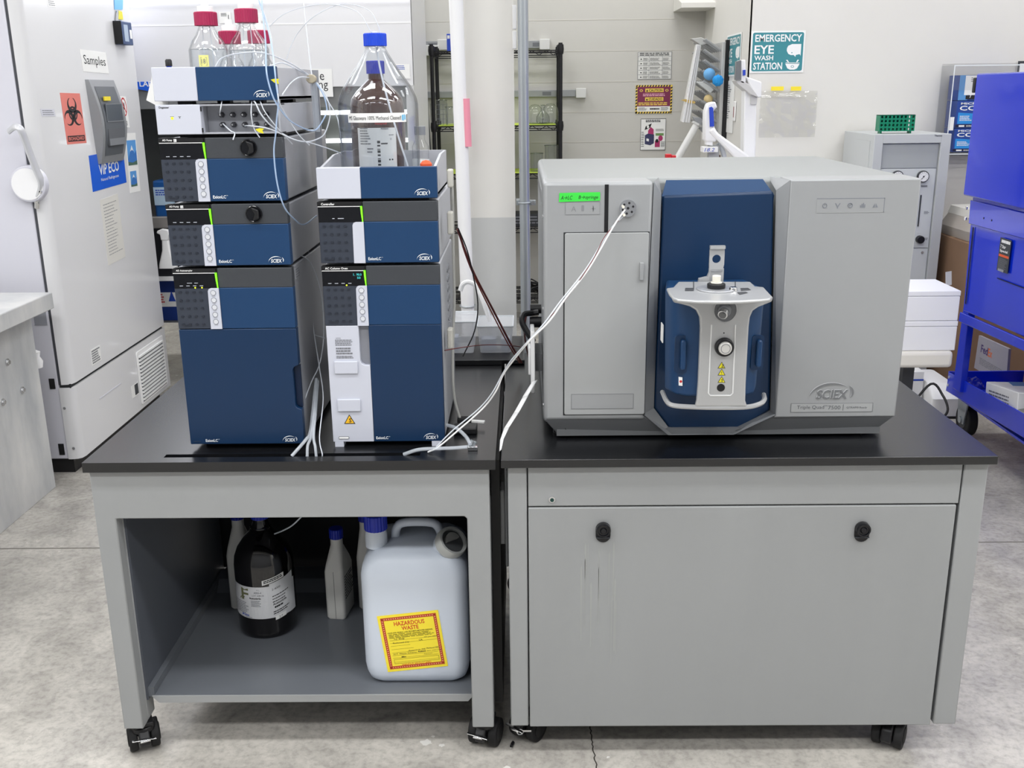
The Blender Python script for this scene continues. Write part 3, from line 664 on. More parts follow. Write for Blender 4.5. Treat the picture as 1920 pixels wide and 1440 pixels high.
p, q = at(1516, 748, Y=YM), at(1602, 718, Y=YM); k = K(F); logo(k, p[0], p[2]-.001, q[0]-p[0], q[2]-p[2]+.002, .002); k.end('raised_logo', SILVD, ms)
k = K(F); logo(k, p[0]-.001, p[2]+.0005, q[0]-p[0], q[2]-p[2]+.002, .0015); k.end('logo_edge_highlight', mat('logo_highlight', (196, 198, 200), .35), ms)  # lighter offset copy paints a highlight along the raised logo
p, q = at(1482, 773, Y=YM), at(1637, 755, Y=YM); k = K(F); k.box(p[0], q[0], p[2], q[2], -.001, .0008); k.m(1).frame(p[0], q[0], p[2], q[2], .0007, .001)
W_ = q[0]-p[0]; h_ = q[2]-p[2]
k.text('Triple Quad', p[0]+W_*.075, p[2]+h_*.26, W_*.33, h_*.5, .0011); k.text('TM', p[0]+W_*.41, p[2]+h_*.62, W_*.035, h_*.16, .0011); k.text('7500', p[0]+W_*.455, p[2]+h_*.30, W_*.15, h_*.42, .0011)
k.flat([(p[0]+W_*.635, p[2]+h_*.15), (p[0]+W_*.641, p[2]+h_*.15), (p[0]+W_*.641, p[2]+h_*.85), (p[0]+W_*.635, p[2]+h_*.85)], .0011); k.text('QTRAP® Ready', p[0]+W_*.68, p[2]+h_*.33, W_*.25, h_*.28, .0011)
k.end('name_plate', [SILVL, mat('plate_ink', (85, 88, 92), .5)], ms)
# left side: recessed lifting grip, screws
a = at(1013, 320, X=x0); k = K(FXn(x0)); k.box(-.80, -.30, 1.31, 1.345, -.001, .0012); k.m(1).box(-.79, -.31, 1.315, 1.34, .0012, .0016); k.end('side_grip', [SILVL, SILVD], ms)
for zz in (1.30, .86, 1.09): k = K(FXn(x0)); k.disc(-.16, zz, .004, 0, .002, 12); k.end('side_screw', CHR, ms)
k = K(FXn(x0)); k.disc(-.42, 1.0, .014, 0, .03, 16); k.disc(-.44, 1.03, .012, 0, .028, 16); k.end('side_socket', BLK, ms)

# ------------------------------------------------------------------ ion source housing
Yf = -.035
def PB(pts, Y): return [py(a, b, Y) for a, b in pts]
zt_ = 1.168
L0 = py(1259, 560, Yf); R0 = py(1444, 560, Yf)
k = K()   # navy housing: plan outline swept down, narrower at the bottom
top = [(L0[0]+.014, .148), (L0[0]-.004, .03), (L0[0]+.012, -.012), (.345, -.028), (.483, -.028), (R0[0]-.010, -.012), (R0[0]+.004, .03), (R0[0]-.014, .148)]
bot = [(p[0]+(.007 if p[0] < .41 else -.006), p[1]+.006) for p in top]
va = [k.v((p[0], p[1], .932)) for p in bot]; vb = [k.v((p[0], p[1], zt_-.012)) for p in top]
k.face(va[::-1]); k.face(vb)
for i in range(8): k.face([va[i], va[(i+1) % 8], vb[(i+1) % 8], vb[i]])
src = k.end('ion_source', NAVY, ms, bevel=.006, seg=3)
# silver front: flares out under the top plate, straight sides, small lip below
c7 = lambda x, y: (1200+x/2.77, 320+y/2.77)
LP_ = [c7(160, 652), c7(174, 684), c7(215, 692), c7(258, 704), c7(290, 724), c7(307, 760), c7(311, 810), c7(306, 950), c7(300, 1100), c7(293, 1192), c7(285, 1222)]
RP_ = [c7(555, 1222), c7(545, 1192), c7(548, 1100), c7(556, 950), c7(563, 810), c7(569, 760), c7(584, 726), c7(614, 706), c7(655, 690), c7(684, 678), c7(690, 652)]
k = K(FY(Yf)); k.prism([py(a, b, Yf) for a, b in LP_+RP_], -.008, .006); k.end('front_cover', CAST, src, bevel=.004, seg=3)
gp = [py(*c7(*q), Yf-.006) for q in ((372, 800), (355, 1155), (365, 1168), (470, 1168), (482, 1155), (495, 800))]
k = K(); pts = [(p[0], Yf-.006, p[1]) for p in gp]; k.tube(pts, .0016, 6, cat=False); k.end('cover_groove', mat('groove_highlight', (225, 226, 226), .3), src)
# lower rim
rim = [(1242, 735), (1250, 752), (1262, 760), (1300, 763), (1350, 764), (1400, 763), (1425, 757), (1433, 749), (1432, 740)]
Ys = [.06, .0, -.025, -.033, -.036, -.033, -.025, .0, .05]
k = K(); k.tube([tuple(at(a, b, Y=y_)) for (a, b), y_ in zip(rim, Ys)], .0055, 8); k.end('lower_rim', CAST, src)
# top plate
c8 = lambda x, y: (1230+x/8.348, 450+y/8.348)
O8 = [(165, 750), (205, 830), (270, 905), (330, 925), (640, 950), (960, 955), (1300, 952), (1640, 930), (1790, 915), (1822, 880), (1690, 735), (1560, 722), (1480, 650), (345, 650), (265, 738)]
k = K(FZ(zt_)); k.prism([pz(*c8(*q), zt_+.006) for q in O8], -.001, .006); k.end('top_plate', CAST, src, bevel=.003, seg=3)
k = K(FZ(zt_+.006))
for sx in (588, 1240):
    a, b = pz(*c8(sx, 648), zt_+.006), pz(*c8(sx, 780), zt_+.006); k.flat([(a[0]-.001, a[1]), (b[0]-.001, b[1]), (b[0]+.001, b[1]), (a[0]+.001, a[1])], .0004)
k.flat([pz(*c8(*q), zt_+.006) for q in ((1265, 822), (1310, 860), (1440, 830), (1400, 812))], .0006); k.flat([pz(*c8(*q), zt_+.006) for q in ((460, 752), (590, 752), (590, 800), (450, 800))], .0005)
k.flat([pz(*c8(*q), zt_+.006) for q in ((1320, 755), (1440, 752), (1490, 785), (1330, 800))], .0005)
k.end('plate_slots', mat('slot_dark', (60, 62, 66), .6), src)
# probe: scale ring, black collar, cream plug
pc = pz(*c8(940, 775), zt_+.006)
k = K(FZ(zt_+.006)); k.disc(pc[0], pc[1], .040, 0, .003, 40); k.end('scale_ring', mat('ring_silver', (188, 190, 194), .3, metal=.5), src, bevel=.001)
k = K(FZ(zt_+.009)); k.disc(pc[0], pc[1], .0185, 0, .010, 32); pcx = k.end('probe_collar', BLK, src, bevel=.002)
k = K(FZ(zt_+.019)); k.disc(pc[0], pc[1], .0115, 0, .003, 28); k.disc(pc[0], pc[1], .0085, .003, .016, 28); k.end('probe_plug', CREAM, pcx, bevel=.001)
pk = pz(*c8(1210, 775), zt_+.009); k = K(FZ(zt_+.006)); k.disc(pk[0], pk[1], .009, 0, .008, 16, r1=.0075); k.end('set_screw', CHR, src, bevel=.001)
# upright latch lever with a round hole
YLv = .055
def L8(x, y): return py(*c8(x, y), YLv)
k = K(FY(YLv)); out = [L8(1050, 720), L8(1075, 85), L8(840, 85), L8(805, 520), L8(790, 570), L8(800, 720)]
hc = L8(942, 292); hr = .0092; hn = 20
H = [(hc[0]+hr*math.cos(2*PI*i/hn), hc[1]+hr*math.sin(2*PI*i/hn)) for i in range(hn)]
def ringed(k, rect, H, d0, d1):
    (xa, xb, za, zb_) = rect; n = len(H); C = []
    for (x, y) in H:
        dx, dy = x-hc[0], y-hc[1]; s = min(((xb-hc[0]) if dx > 0 else (hc[0]-xa))/max(abs(dx), 1e-7), ((zb_-hc[1]) if dy > 0 else (hc[1]-za))/max(abs(dy), 1e-7))
        C.append((hc[0]+dx*s, hc[1]+dy*s))
    for d in (d0, d1):
        A = [k.v((p[0], p[1], d)) for p in H]; B = [k.v((p[0], p[1], d)) for p in C]
        for i in range(n): k.face([A[i], A[(i+1) % n], B[(i+1) % n], B[i]])
    A = [k.v((p[0], p[1], d0)) for p in H]; B = [k.v((p[0], p[1], d1)) for p in H]
    for i in range(n): k.face([A[i], A[(i+1) % n], B[(i+1) % n], B[i]])
xa, xb = L8(830, 300)[0], L8(1064, 300)[0]; zt8, zm8 = L8(940, 130)[1], L8(940, 440)[1]
ringed(k, (xa, xb, zm8, zt8), H, 0, .005)
k.box(xa, xb, L8(940, 720)[1], zm8, 0, .005); k.box(xa, xb, zt8, L8(940, 82)[1], 0, .011)
k.prism([(xa, zm8-.006), (xa-.004, L8(800, 560)[1]), (xa-.022, L8(800, 590)[1]), (xa-.024, L8(800, 700)[1]), (xa, L8(800, 720)[1])], .002, .014)
k.end('latch_lever', CAST, src, ang=30)
k = K(FY(YLv-.006)); k.box(xa+.004, xb-.003, L8(940, 480)[1], L8(940, 455)[1], 0, .002); k.end('lever_rib', CHR, src)
# port bowl with metal connector
pc = py(*c7(443, 718), Yf-.006); k = K(FY(Yf-.006)); EL = [(pc[0]+.0245*math.cos(t)*(1 if math.sin(t) < 0 else .97), pc[1]+(.028 if math.sin(t) < 0 else .021)*math.sin(t)) for t in [2*PI*i/32 for i in range(32)]]
k.tube([(p[0], Yf-.0065, p[1]) for p in EL+[EL[0]]], .0013, 6, cat=False) if False else None
k.prism(EL, .0, .0008); pb_ = k.end('port_bowl', mat('bowl_grey', (112, 114, 117), .35, metal=.2), src)
k = K(); k.tube([(p[0], Yf-.0072, p[1]) for p in EL+[EL[0]]], .0013, 6, cat=False); k.end('port_rim', CAST, pb_)
k = K(); a = Vector((pc[0]-.0005, Yf-.006, pc[1]-.001)); b = a+Vector((-.008, -.016, -.009)); k.cyl(a, b, .0105, 24); k.end('connector', CHR, pb_, bevel=.001)
k = K(); k.cyl(a, a+Vector((-.002, -.006, -.003)), .0135, 24); k.end('connector_collar', GUNM, pb_)
k = K(); k.cyl(b, b+Vector((-.0006, -.0012, -.0007)), .0078, 20); k.end('connector_face', mat('connector_face', (110, 112, 114), .4, metal=.5), pb_)
# turn knob, indicator dot
p = py(*c7(436, 914), Yf-.006); k = K(FY(Yf-.006)); k.disc(p[0], p[1], .0205, 0, .012, 40, r1=.019); kb = k.end('source_knob', BLK, src, bevel=.002)
k = K(FY(Yf-.018)); k.disc(p[0], p[1], .0145, 0, .007, 36, r1=.013); k.end('knob_cap', mat('knob_silver', (214, 212, 208), .3, metal=.2), kb, bevel=.0015)
k = K(FY(Yf-.025)); k.ring(p[0], p[1], .0095, .0006, 0, 28, 6); k.end('knob_groove', INKG, kb)
p = py(*c7(436, 843), Yf-.006); k = K(FY(Yf-.006)); k.disc(p[0], p[1], .0015, 0, .0006, 10); k.end('indicator_dot', INK, src)
for yy, sy in ((1027, 'Z'), (1063, '!'), (1101, 'S')):
    p = py(*c7(423, yy), Yf-.006); k = K(FY(Yf-.006)); tri(k, p[0], p[1], .0165, .0004, 0, 1, sy); k.end('warning_triangle', [YEL2, INK], src)
p = py(*c7(420, 1127), Yf-.006); k = K(FY(Yf-.006)); k.disc(p[0], p[1], .0085, 0, .0008, 24); k.end('black_dot', BLK, src)
# side handles and little stickers
for s, (hx, hy0, hy1) in enumerate(((224, 875, 1030), (618, 875, 1015))):
    Yh = -.022 if s == 0 else -.022
    p, q = py(*c7(hx, hy0), Yh), py(*c7(hx, hy1), Yh); dx = .0105
    k = K(FY(Yh)); k.prism(rrect(p[0]-dx-(.006 if s == 0 else .004), p[0]+dx+.001, q[1]-.008, p[1]+.008, .006, 4), -.006, .001); k.end('handle_pocket', NAVYD, src)
    k = K(FY(Yh)); k.prism(rrect(p[0]-.0055, p[0]+.0055, q[1], p[1], .005, 4), .001, .013); k.end('side_handle', NAVY, src, bevel=.003)
p = py(*c7(152, 905), .06); k = K(FXn(L0[0]-.003)); k.box(-.075, -.045, 1.035, 1.075, 0, .002); k.end('side_sticker', PAPER, src)
p = py(*c7(212, 1095), -.02); k = K(FY(-.018)); k.prism([(p[0]-.004, p[1]-.009), (p[0]+.004, p[1]-.010), (p[0]+.003, p[1]+.009), (p[0]-.005, p[1]+.010)], 0, .002); k.m(1).disc(p[0], p[1], .003, .002, .0022, 12); k.end('small_sticker', [PAPER, RED], src)
# ------------------------------------------------------------------ bottles
def loft(k, rings):
    R = [[k.v((x, y, z)) for x, y in P] for P, z in rings]; n = len(R[0])
    k.face(R[0][::-1]); k.face(R[-1])
    for A, B in zip(R, R[1:]):
        for i in range(n): k.face([A[i], A[(i+1) % n], B[(i+1) % n], B[i]])
    return k
def ribbed_cap(k, c, r, h, n=48):
    rows = []
    for z, s in ((0, 1), (h-.002, 1), (h, .93)):
        rows.append([k.v((c[0]+(r*s*(1 if i % 2 else .955))*math.cos(2*PI*i/n), c[1]+(r*s*(1 if i % 2 else .955))*math.sin(2*PI*i/n), c[2]+z)) for i in range(n)])
    for A, B in zip(rows, rows[1:]):
        for i in range(n): k.face([A[i], A[(i+1) % n], B[(i+1) % n], B[i]])
    k.face(rows[0][::-1]); k.face(rows[-1]); return k
def cylmap(cx, cy, r, mid=0.0):   # label built with u = arc length, v = height -> wrapped on a cylinder, facing the viewer
    def fn(co):
        a = -PI/2+co.x/r+mid; rr = r+co.y; return Vector((cx+rr*math.cos(a), cy+rr*math.sin(a), co.z))
    return fn
FW = Matrix(((1, 0, 0, 0), (0, 0, 1, 0), (0, 1, 0, 0), (0, 0, 0, 1)))   # u -> x, v -> z, depth -> y (radial)
def patch(k, u0, u1, v0, v1, d, n=14):
    for i in range(n):
        a = u0+(u1-u0)*i/n; b = u0+(u1-u0)*(i+1)/n; k.flat([(a, v0), (b, v0), (b, v1), (a, v1)], d)
    return k
def lab_bottle(name, cx, cy, z, r, hb, hneck, ztop, label, group, note=False, liquid=.0, tape=False):
    t = thing(name, label, 'bottle', (cx, cy, z), group); g = .002; rn = .0175
    prof = [(0, .0015), (r-.008, .0005), (r-.002, .004), (r, .012), (r, hb), (r-.004, hb+.009), (r*.80, hb+.020), (r*.58, hb+.032), (rn+.003, hb+.042), (rn, hb+.049), (rn, hneck)]
    k = K(); k.lathe((cx, cy, z), prof, 36, caps=False); k.lathe((cx, cy, z), [(a-g if a > g else 0, b+(.002 if b < .02 else 0)) for a, b in prof], 36, caps=False)
    k.ring(cx, cy, rn+.003, .0018, z+hneck-.006) if False else None
    gb = k.end('glass_body', GLS, t, keep=True)
    k = K(FZ(z+hneck-.006)); k.ring(cx, cy, rn+.0012, .0016, 0); k.end('neck_ring', GLS, gb)
    if liquid:
        k = K(); k.lathe((cx, cy, z), [(0, .004), (r-.006, .005), (r-.004, .012), (r-.004, liquid), (0, liquid)], 32, caps=False); k.end('liquid', glass('water', (245, 248, 250), (205, 212, 216), .5), gb)
    k = K(); ribbed_cap(k, (cx, cy, ztop-.029), .0255, .029, 56); cp = k.end('cap', RCAP, t, ang=20)
    k = K(); k.lathe((cx, cy, ztop), [(.017, 0), (.017, .011), (.0155, .012)], 28); k.lathe((cx, cy, ztop+.012), [(.008, 0), (.008, .014)], 16); k.end('tubing_insert', WHT, cp)
    if note:
        k = K(FW); patch(k, -.011, .011, .040, .088, .0006, 5); k.m(1); k.text('18', -.005, .070, .009, .010, .0009); k.frame(-.007, .007, .066, .083, .0006, .001)
        k.warp(lambda co: cylmap(cx, cy, r)(Vector((co.x, co.y, co.z+z)))); k.end('yellow_note', [mat('pale_yellow_note', (228, 226, 140), .6), INKG], gb, keep=True)
    for s in (-.005, .004):
        k = K(); k.tube([(cx+s, cy, ztop+.02), (cx+s*2, cy, ztop-.06), (cx+s*2.5, cy, z+.02)], .0012, 6); k.end('dip_tube', TUBE, t)
    return t
zt0 = 1.565
c1 = at(388, 60, Y=.29); c2 = at(464, 60, Y=.27)
lab_bottle('solvent_bottle', c1[0], .29, zt0, .0435, .100, .160, 1.746, 'clear glass bottle with crimson cap and yellow note, left front in the top tray', 'crimson-capped solvent bottles', True, .102)
lab_bottle('solvent_bottle', c2[0], .27, zt0, .0445, .100, .160, 1.750, 'clear glass bottle with crimson cap, right front in the top tray, tubes crossing it', 'crimson-capped solvent bottles', liquid=.098)
c3 = at(430, 62, Y=.40); c4 = at(479, 62, Y=.385)
lab_bottle('solvent_bottle', c3[0]-.003, .41, zt0, .034, .055, .126, 1.712, 'smaller crimson-capped bottle showing between the two front bottles', 'crimson-capped solvent bottles')
lab_bottle('solvent_bottle', c4[0]+.003, .40, zt0, .034, .055, .126, 1.712, 'smaller crimson-capped bottle seen through the right front bottle', 'crimson-capped solvent bottles')
# big clear jug
jx, jy, jz, jr = -.325, .270, 1.3575, .0905
t = thing('glass_jug', 'large clear glass jug with blue screw cap standing in the right tray', 'bottle', (jx, jy, jz))
prof = [(0, .004), (jr-.014, .001), (jr-.004, .006), (jr, .018), (jr, .185), (jr-.003, .200), (jr*.86, .222), (jr*.66, .248), (jr*.45, .275), (.028, .296), (.0215, .308), (.0215, .322)]
k = K(); k.lathe((jx, jy, jz), prof, 48, caps=False); k.lathe((jx, jy, jz), [(max(a-.003, 0), b+(.004 if b < .02 else 0)) for a, b in prof], 48, caps=False); jb = k.end('glass_body', glass('jug_glass', (252, 253, 254), (170, 176, 184), 1.15), t, keep=True)
k = K(FZ(jz+.309)); k.ring(jx, jy, .0225, .0022, 0); k.end('pour_ring', GLS, jb)
k = K(); ribbed_cap(k, (jx, jy, jz+.311), .0258, .027, 60); cp = k.end('cap', BCAP, t, ang=20)
k = K(); k.lathe((jx, jy, jz+.338), [(.006, 0), (.006, .004)], 12); k.end('cap_insert', WHT, cp)
k = K(FW); a0 = -.062; patch(k, a0, .078, .148, .168, .0008); k.m(1).text('MS Glassware 100% Methanol Cleaned!', a0+.004, .1535, .122, .0085, .0013)
k.m(2).prism([(a0+.128, .152), (a0+.133, .151), (a0+.133, .164), (a0+.128, .163)], .0008, .0012); k.prism([(a0+.1345, .153), (a0+.138, .153), (a0+.138, .162), (a0+.1345, .165)], .0008, .0012)
k.warp(lambda co: cylmap(jx, jy, jr)(Vector((co.x, co.y, co.z+jz)))); k.end('strip_label', [PAPER, INK, mat('pale_blue_mark', (110, 185, 225), .5)], jb, keep=True)
k = K(FW); patch(k, -.070, .080, .030, .050, .0008); k.m(1).lines(-.060, -.035, .033, .038, 1, .0012); k.text('05.2', .012, .042, h=.0045, w=None, d=.0012); k.lines(.02, .07, .034, .046, 2, .0012)
k.warp(lambda co: cylmap(jx, jy, jr)(Vector((co.x, co.y, co.z+jz)))); k.end('lower_label', [mat('label_silver', (196, 199, 203), .5), INKG], jb, keep=True)
k = K(); k.lathe((jx, jy, jz), [(0, .008), (jr-.012, .009), (jr-.010, .03), (0, .03)], 40, caps=False); k.end('liquid', glass('residue', (190, 195, 200), (150, 155, 165), .5), jb)
k = K(); k.tube([(jx, jy, jz+.335), (jx+.012, jy-.01, jz+.25), (jx+.04, jy-.03, jz+.14), (jx+.070, jy-.035, jz+.035)], .0022, 8); k.end('dip_tube', TUBE, t)
# amber bottle behind the jug
ax, ay, ar = -.352, .45, .066
az = 1.3575; t = thing('amber_bottle', 'amber glass reagent bottle with blue cap seen through the clear jug', 'bottle', (ax, ay, az))
k = K(); k.lathe((ax, ay, az), [(0, 0), (ar-.006, 0), (ar, .008), (ar, .178), (ar*.93, .198), (ar*.72, .216), (.030, .232), (.0185, .242), (.0185, .258)], 40); gb = k.end('glass_body', AMB, t)
k = K(); ribbed_cap(k, (ax, ay, az+.255), .022, .030, 44); k.end('cap', DBCAP, t, ang=20)
k = K(FW); patch(k, -.046, .054, .030, .130, .0006); k.m(2).text('Honeywell', .002, .136, .028, .0065, .001, bold=True); k.m(1).text('Methanol', .015, .126, .018, .005, .001, bold=True); k.lines(.034, .047, .111, .115, 1, .001); k.text('4X', .036, .101, .006, .005, .001)
k.m(1).lines(-.038, -.010, .090, .132, 7, .001, .5, .4); k.lines(-.020, -.002, .07, .085, 2, .001); k.m(3)
for i in range(9): k.flat([(.005, .034+i*.0075), (.012, .034+i*.0075), (.012, .034+i*.0075+.002+.004*(i % 3)/2), (.005, .034+i*.0075+.002+.004*(i % 3)/2)], .001)
k.lines(.014, .032, .092, .096, 1, .001); k.lines(.014, .034, .09, .095, 1, .001); k.disc(.034, .055, .0022, .0006, .001, 8); k.disc(.041, .055, .0022, .0006, .001, 8)
k.warp(lambda co: cylmap(ax, ay, ar)(Vector((co.x, co.y, co.z+az)))); k.end('label', [PAPER, INKG, RED, INK], gb, keep=True)
k = K(); k.wb(XC0+.03, XC1-.03, .39, .52, 1.3435, 1.3575); k.end('shelf_pad', BLK, t)
for cx_, cy_, lab in ((-.245, .40, 'small clear vial bottle with grey collar beside the amber bottle'),):
    t = thing('vial_bottle', lab, 'bottle', (cx_, cy_, 1.3575)); k = K(); k.lathe((cx_, cy_, 1.3575), [(0, 0), (.02, 0), (.02, .085), (.012, .10), (.012, .115)], 24, caps=False); b = k.end('glass_body', GLS, t, keep=True)
    k = K(); k.lathe((cx_, cy_, 1.3575), [(.0205, .01), (.0205, .055)], 24, caps=False); k.end('label', PAPER, b); k = K(); k.lathe((cx_, cy_, 1.3575), [(.0135, .112), (.0135, .132)], 20); k.end('cap', GUNM, t)
tag(K().lathe((-.208, .135, 1.357), [(0, .028), (.004, .035), (.012, .04), (.013, .062), (.008, .068), (0, .07)], 20, caps=False).end('foam_earplug', ORG), 'orange foam plug tip poking up at the right corner of the open tray', 'plug')
# bits on the top tray
a = at(317, 126, Y=.12); t = thing('marker_vial', 'tiny black-capped blue vial standing on the top tray rim', 'vial', (a[0], .12, 1.620))
k = K(); k.lathe((a[0], .12, 1.570), [(.0055, 0), (.0055, .060)], 16); k.end('body', BCAP, t); k = K(); k.lathe((a[0], .12, 1.627), [(.007, 0), (.007, .011), (.005, .014)], 16); k.end('cap', BLK, t)
P = pts_px([(284, 128, .10), (270, 188, .10), (291, 199, .10), (313, 197, .10), (313, 189, .10), (289, 188, .10)])
k = K(FY(.12)); k.prism([(p[0]-.002, p[2]) for p in P], 0, .0012)
tag(k.end('paper_sheet', [PAPER, INKG]), 'white paper sheet sticking out at the left end of the top tray', 'paper')

# ------------------------------------------------------------------ tubing and cables
def line(name, pts, r, m_, label, cat='tube', group=None, n=8, flat=1.0):
    k = K(); k.tube(pts_px(pts), r, n, flat=flat); return tag(k.end(name, m_), label, cat, group)
G1 = 'solvent tubes looping around the left stack'
line('solvent_tube', [(490, -6, .25), (494, 40, .2), (498, 80, .14), (499, 126, .06), (503, 153, .05), (513, 184, .05), (527, 207, .06), (546, 228, .10), (576, 243, .2), (594, 242, .26), (610, 217, .3), (613, 205, .32), (607, 179, .33), (593, 156, .35)], .0017, TUBB, 'blue-tinted tube hanging over the blue tray front and curving to the clip', group=G1)
line('solvent_tube', [(483, -6, .26), (500, 45, .22), (510, 90, .15), (515, 130, .06), (518, 160, .05), (522, 190, .05), (519, 222, .055), (517, 250, .055), (513.6, 287, .06), (520, 345, .06), (533, 388, .07), (552, 411, .12), (570, 421, .2), (594, 404, .3)], .0017, TUBB, 'blue-tinted tube falling down past both pump modules in one long curve', group=G1)
line('solvent_tube', [(402, 128, .2), (418, 108, .2), (458, 99, .16), (497, 100, .16), (537, 115, .25), (560, 128, .3), (580, 141, .35)], .0016, TUBE, 'milky tube arching from the left front bottle over to the clip', group=G1)
line('solvent_tube', [(505, 124, .2), (530, 118, .26), (560, 132, .31), (582, 143, .35)], .0016, TUBE, 'short milky tube running just under the long arch into the clip', group=G1)
line('solvent_tube', [(486, 8, .28), (497, 30, .25), (508, 68, .2), (513, 110, .16), (520, 165, .06), (525, 195, .05), (545, 230, .1), (562, 255, .12), (580, 272, .15)], .0012, TUBE, 'thin milky tube descending from the right front cap to the upper pump side', group=G1)
line('solvent_tube', [(475, 190, .10), (479, 193, .075), (490, 215, .07), (510, 237, .08), (545, 259, .12), (573, 266, .18), (597, 260, .25), (610, 248, .3), (619, 213, .33), (611, 179, .34), (594, 155, .35)], .0016, TUBE, 'milky tube looping widest around the right side of the degasser', group=G1)
line('solvent_tube', [(458, 236, .12), (470, 236, .075), (506, 242, .07), (552, 262, .12), (582, 268, .18), (628, 283, .25), (641, 290, .3)], .0014, TUBE, 'milky tube crossing from the degasser ports toward the clear jug', group=G1)
line('solvent_tube', [(596, 156, .35), (613, 187, .33), (631, 217, .32), (637, 245, .3), (642, 285, .3)], .0013, TUBE, 'thin milky tube dropping beside the clear jug', group=G1)
line('solvent_tube', [(529, 178, .08), (545, 156, .2), (562, 145, .28), (581, 146, .35)], .0016, TUBE, 'milky tube bending over the grey tray side into the clip', group=G1)
line('solvent_tube', [(568, -8, .45), (575, 60, .42), (583, 130, .36), (586, 142, .35)], .0014, TUBE, 'straight milky tube dropping from above onto the clip', group=G1)
line('solvent_tube', [(488, 190, .09), (497, 210, .07), (520, 240, .08), (548, 270, .13)], .0012, TUBE, 'thin tube slanting from under the blue tray to the pump side', group=G1)
line('solvent_tube', [(472, 190, .09), (471, 215, .07), (476, 240, .075), (487, 258, .07)], .0012, TUBE, 'thin tube dropping straight in front of the degasser ports', group=G1)
line('solvent_tube', [(416, 190, .09), (413, 207, .08), (412, 214, .11)], .0012, TUBE, 'shortest thin tube above the leftmost degasser port', group=G1)
line('solvent_tube', [(418, 232, .11), (432, 245, .09), (440, 250, .085), (437, 262, .075)], .0014, TUBE, 'short tube curling out of the lower left degasser port', group=G1)
G2 = 'tubes arching to the clear jug'
line('solvent_tube', [(505, 50, .3), (530, 28, .3), (570, 13, .3), (620, 8, .3), (670, 22, .28), (693, 55, .27), (700, 66, .27)], .0009, TUBE, 'fine tube making the upper arch into the blue jug cap', group=G2)
line('solvent_tube', [(537, 112, .32), (546, 85, .32), (560, 60, .32), (590, 30, .3), (640, 8, .3), (690, 18, .28), (710, 50, .27), (711, 66, .27)], .0009, TUBE, 'fine tube rising from behind the left tray into the blue jug cap', group=G2)
G3 = 'drain lines between the stacks'
line('drain_tube', [(547, 476, .12), (564, 479, .2), (582, 492, .26), (597, 529, .28), (605, 570, .28), (607, 632, .26), (599, 683, .22), (584, 716, .18), (571, 750, .13)], .0014, TUBE, 'milky line leaving the lower pump and sweeping down to the autosampler edge', group=G3)
line('drain_tube', [(568, 422, .3), (574, 457, .3), (584, 496, .3), (578, 554, .28), (576, 593, .28), (586, 624, .28), (609, 634, .25)], .0010, TUBE, 'thin line curling down to the blue clip beside the autosampler', group=G3)
line('drain_tube', [(574, 494, .3), (578, 545, .28), (584, 584, .28), (590, 632, .26), (599, 690, .2), (606, 746, .14), (599, 819, .075), (604, 850, .045), (604, 856, .042)], .0013, TUBE, 'thin line reaching down into the bench slot, rightmost of the bundle', group=G3)
line('drain_tube', [(593, 710, .2), (589, 746, .16), (582, 808, .10), (573, 825, .06), (547, 855, .042)], .0038, TUBC, 'clear drain hose splaying left into the bench slot', group=G3)
line('drain_tube', [(594, 712, .2), (590, 760, .14), (584, 815, .08), (577, 835, .055), (576, 856, .042)], .0034, TUBC, 'clear drain hose entering the slot just right of the splayed one', group=G3)
line('drain_tube', [(596, 714, .2), (592, 770, .13), (588, 817, .07), (591, 838, .05), (593, 856, .042)], .0032, TUBC, 'clear drain hose second from the right at the bench slot', group=G3)
p = at(584, 148, Y=.35); t = thing('tube_clip', 'beige clip gathering the solvent tubes behind the top tray', 'clip', tuple(p))
k = K(FY(.35)); k.prism([(p[0]+.012*math.cos(q), p[2]+.011*math.sin(q)) for q in [2*PI*i/8+.3 for i in range(8)]], -.008, .008); k.end('clip_body', mat('beige_putty', (182, 172, 150), .6), t, bevel=.002)
k = K(); k.tube([(p[0]+.002, .36, p[2]), (p[0]+.003, .36, p[2]-.06), (p[0]+.003, .36, p[2]-.12)], .008, 8); k.end('clear_sleeve', TUBC, t)
k = K(); k.wb(p[0]-.004, p[0]+.012, .37, .376, 1.349, p[2]+.02); k.end('clip_post', SIDE, t)
p = at(578, 632, Y=.26); tag(K(FY(.26)).prism(rrect(p[0]-.010, p[0]+.010, p[2]-.0025, p[2]+.0025, .001), 0, .006).end('cable_clip', BCAP), 'small blue clip on the drain lines between the stacks', 'clip')
for px, pyy, lab in ((516, 153, 'yellow flag tag on the tube over the blue tray front'), (487, 246, 'yellow flag tag on a tube below the degasser ports')):
    p = at(px, pyy, Y=.065); k = K(FY(.065)); k.prism([(p[0]-.009, p[2]+.004), (p[0]-.002, p[2]-.002), (p[0]+.008, p[2]-.005), (p[0]+.006, p[2]+.002), (p[0]+.010, p[2]+.005), (p[0], p[2]+.006)], 0, .001); tag(k.end('flag_tag', YEL2), lab, 'tag')
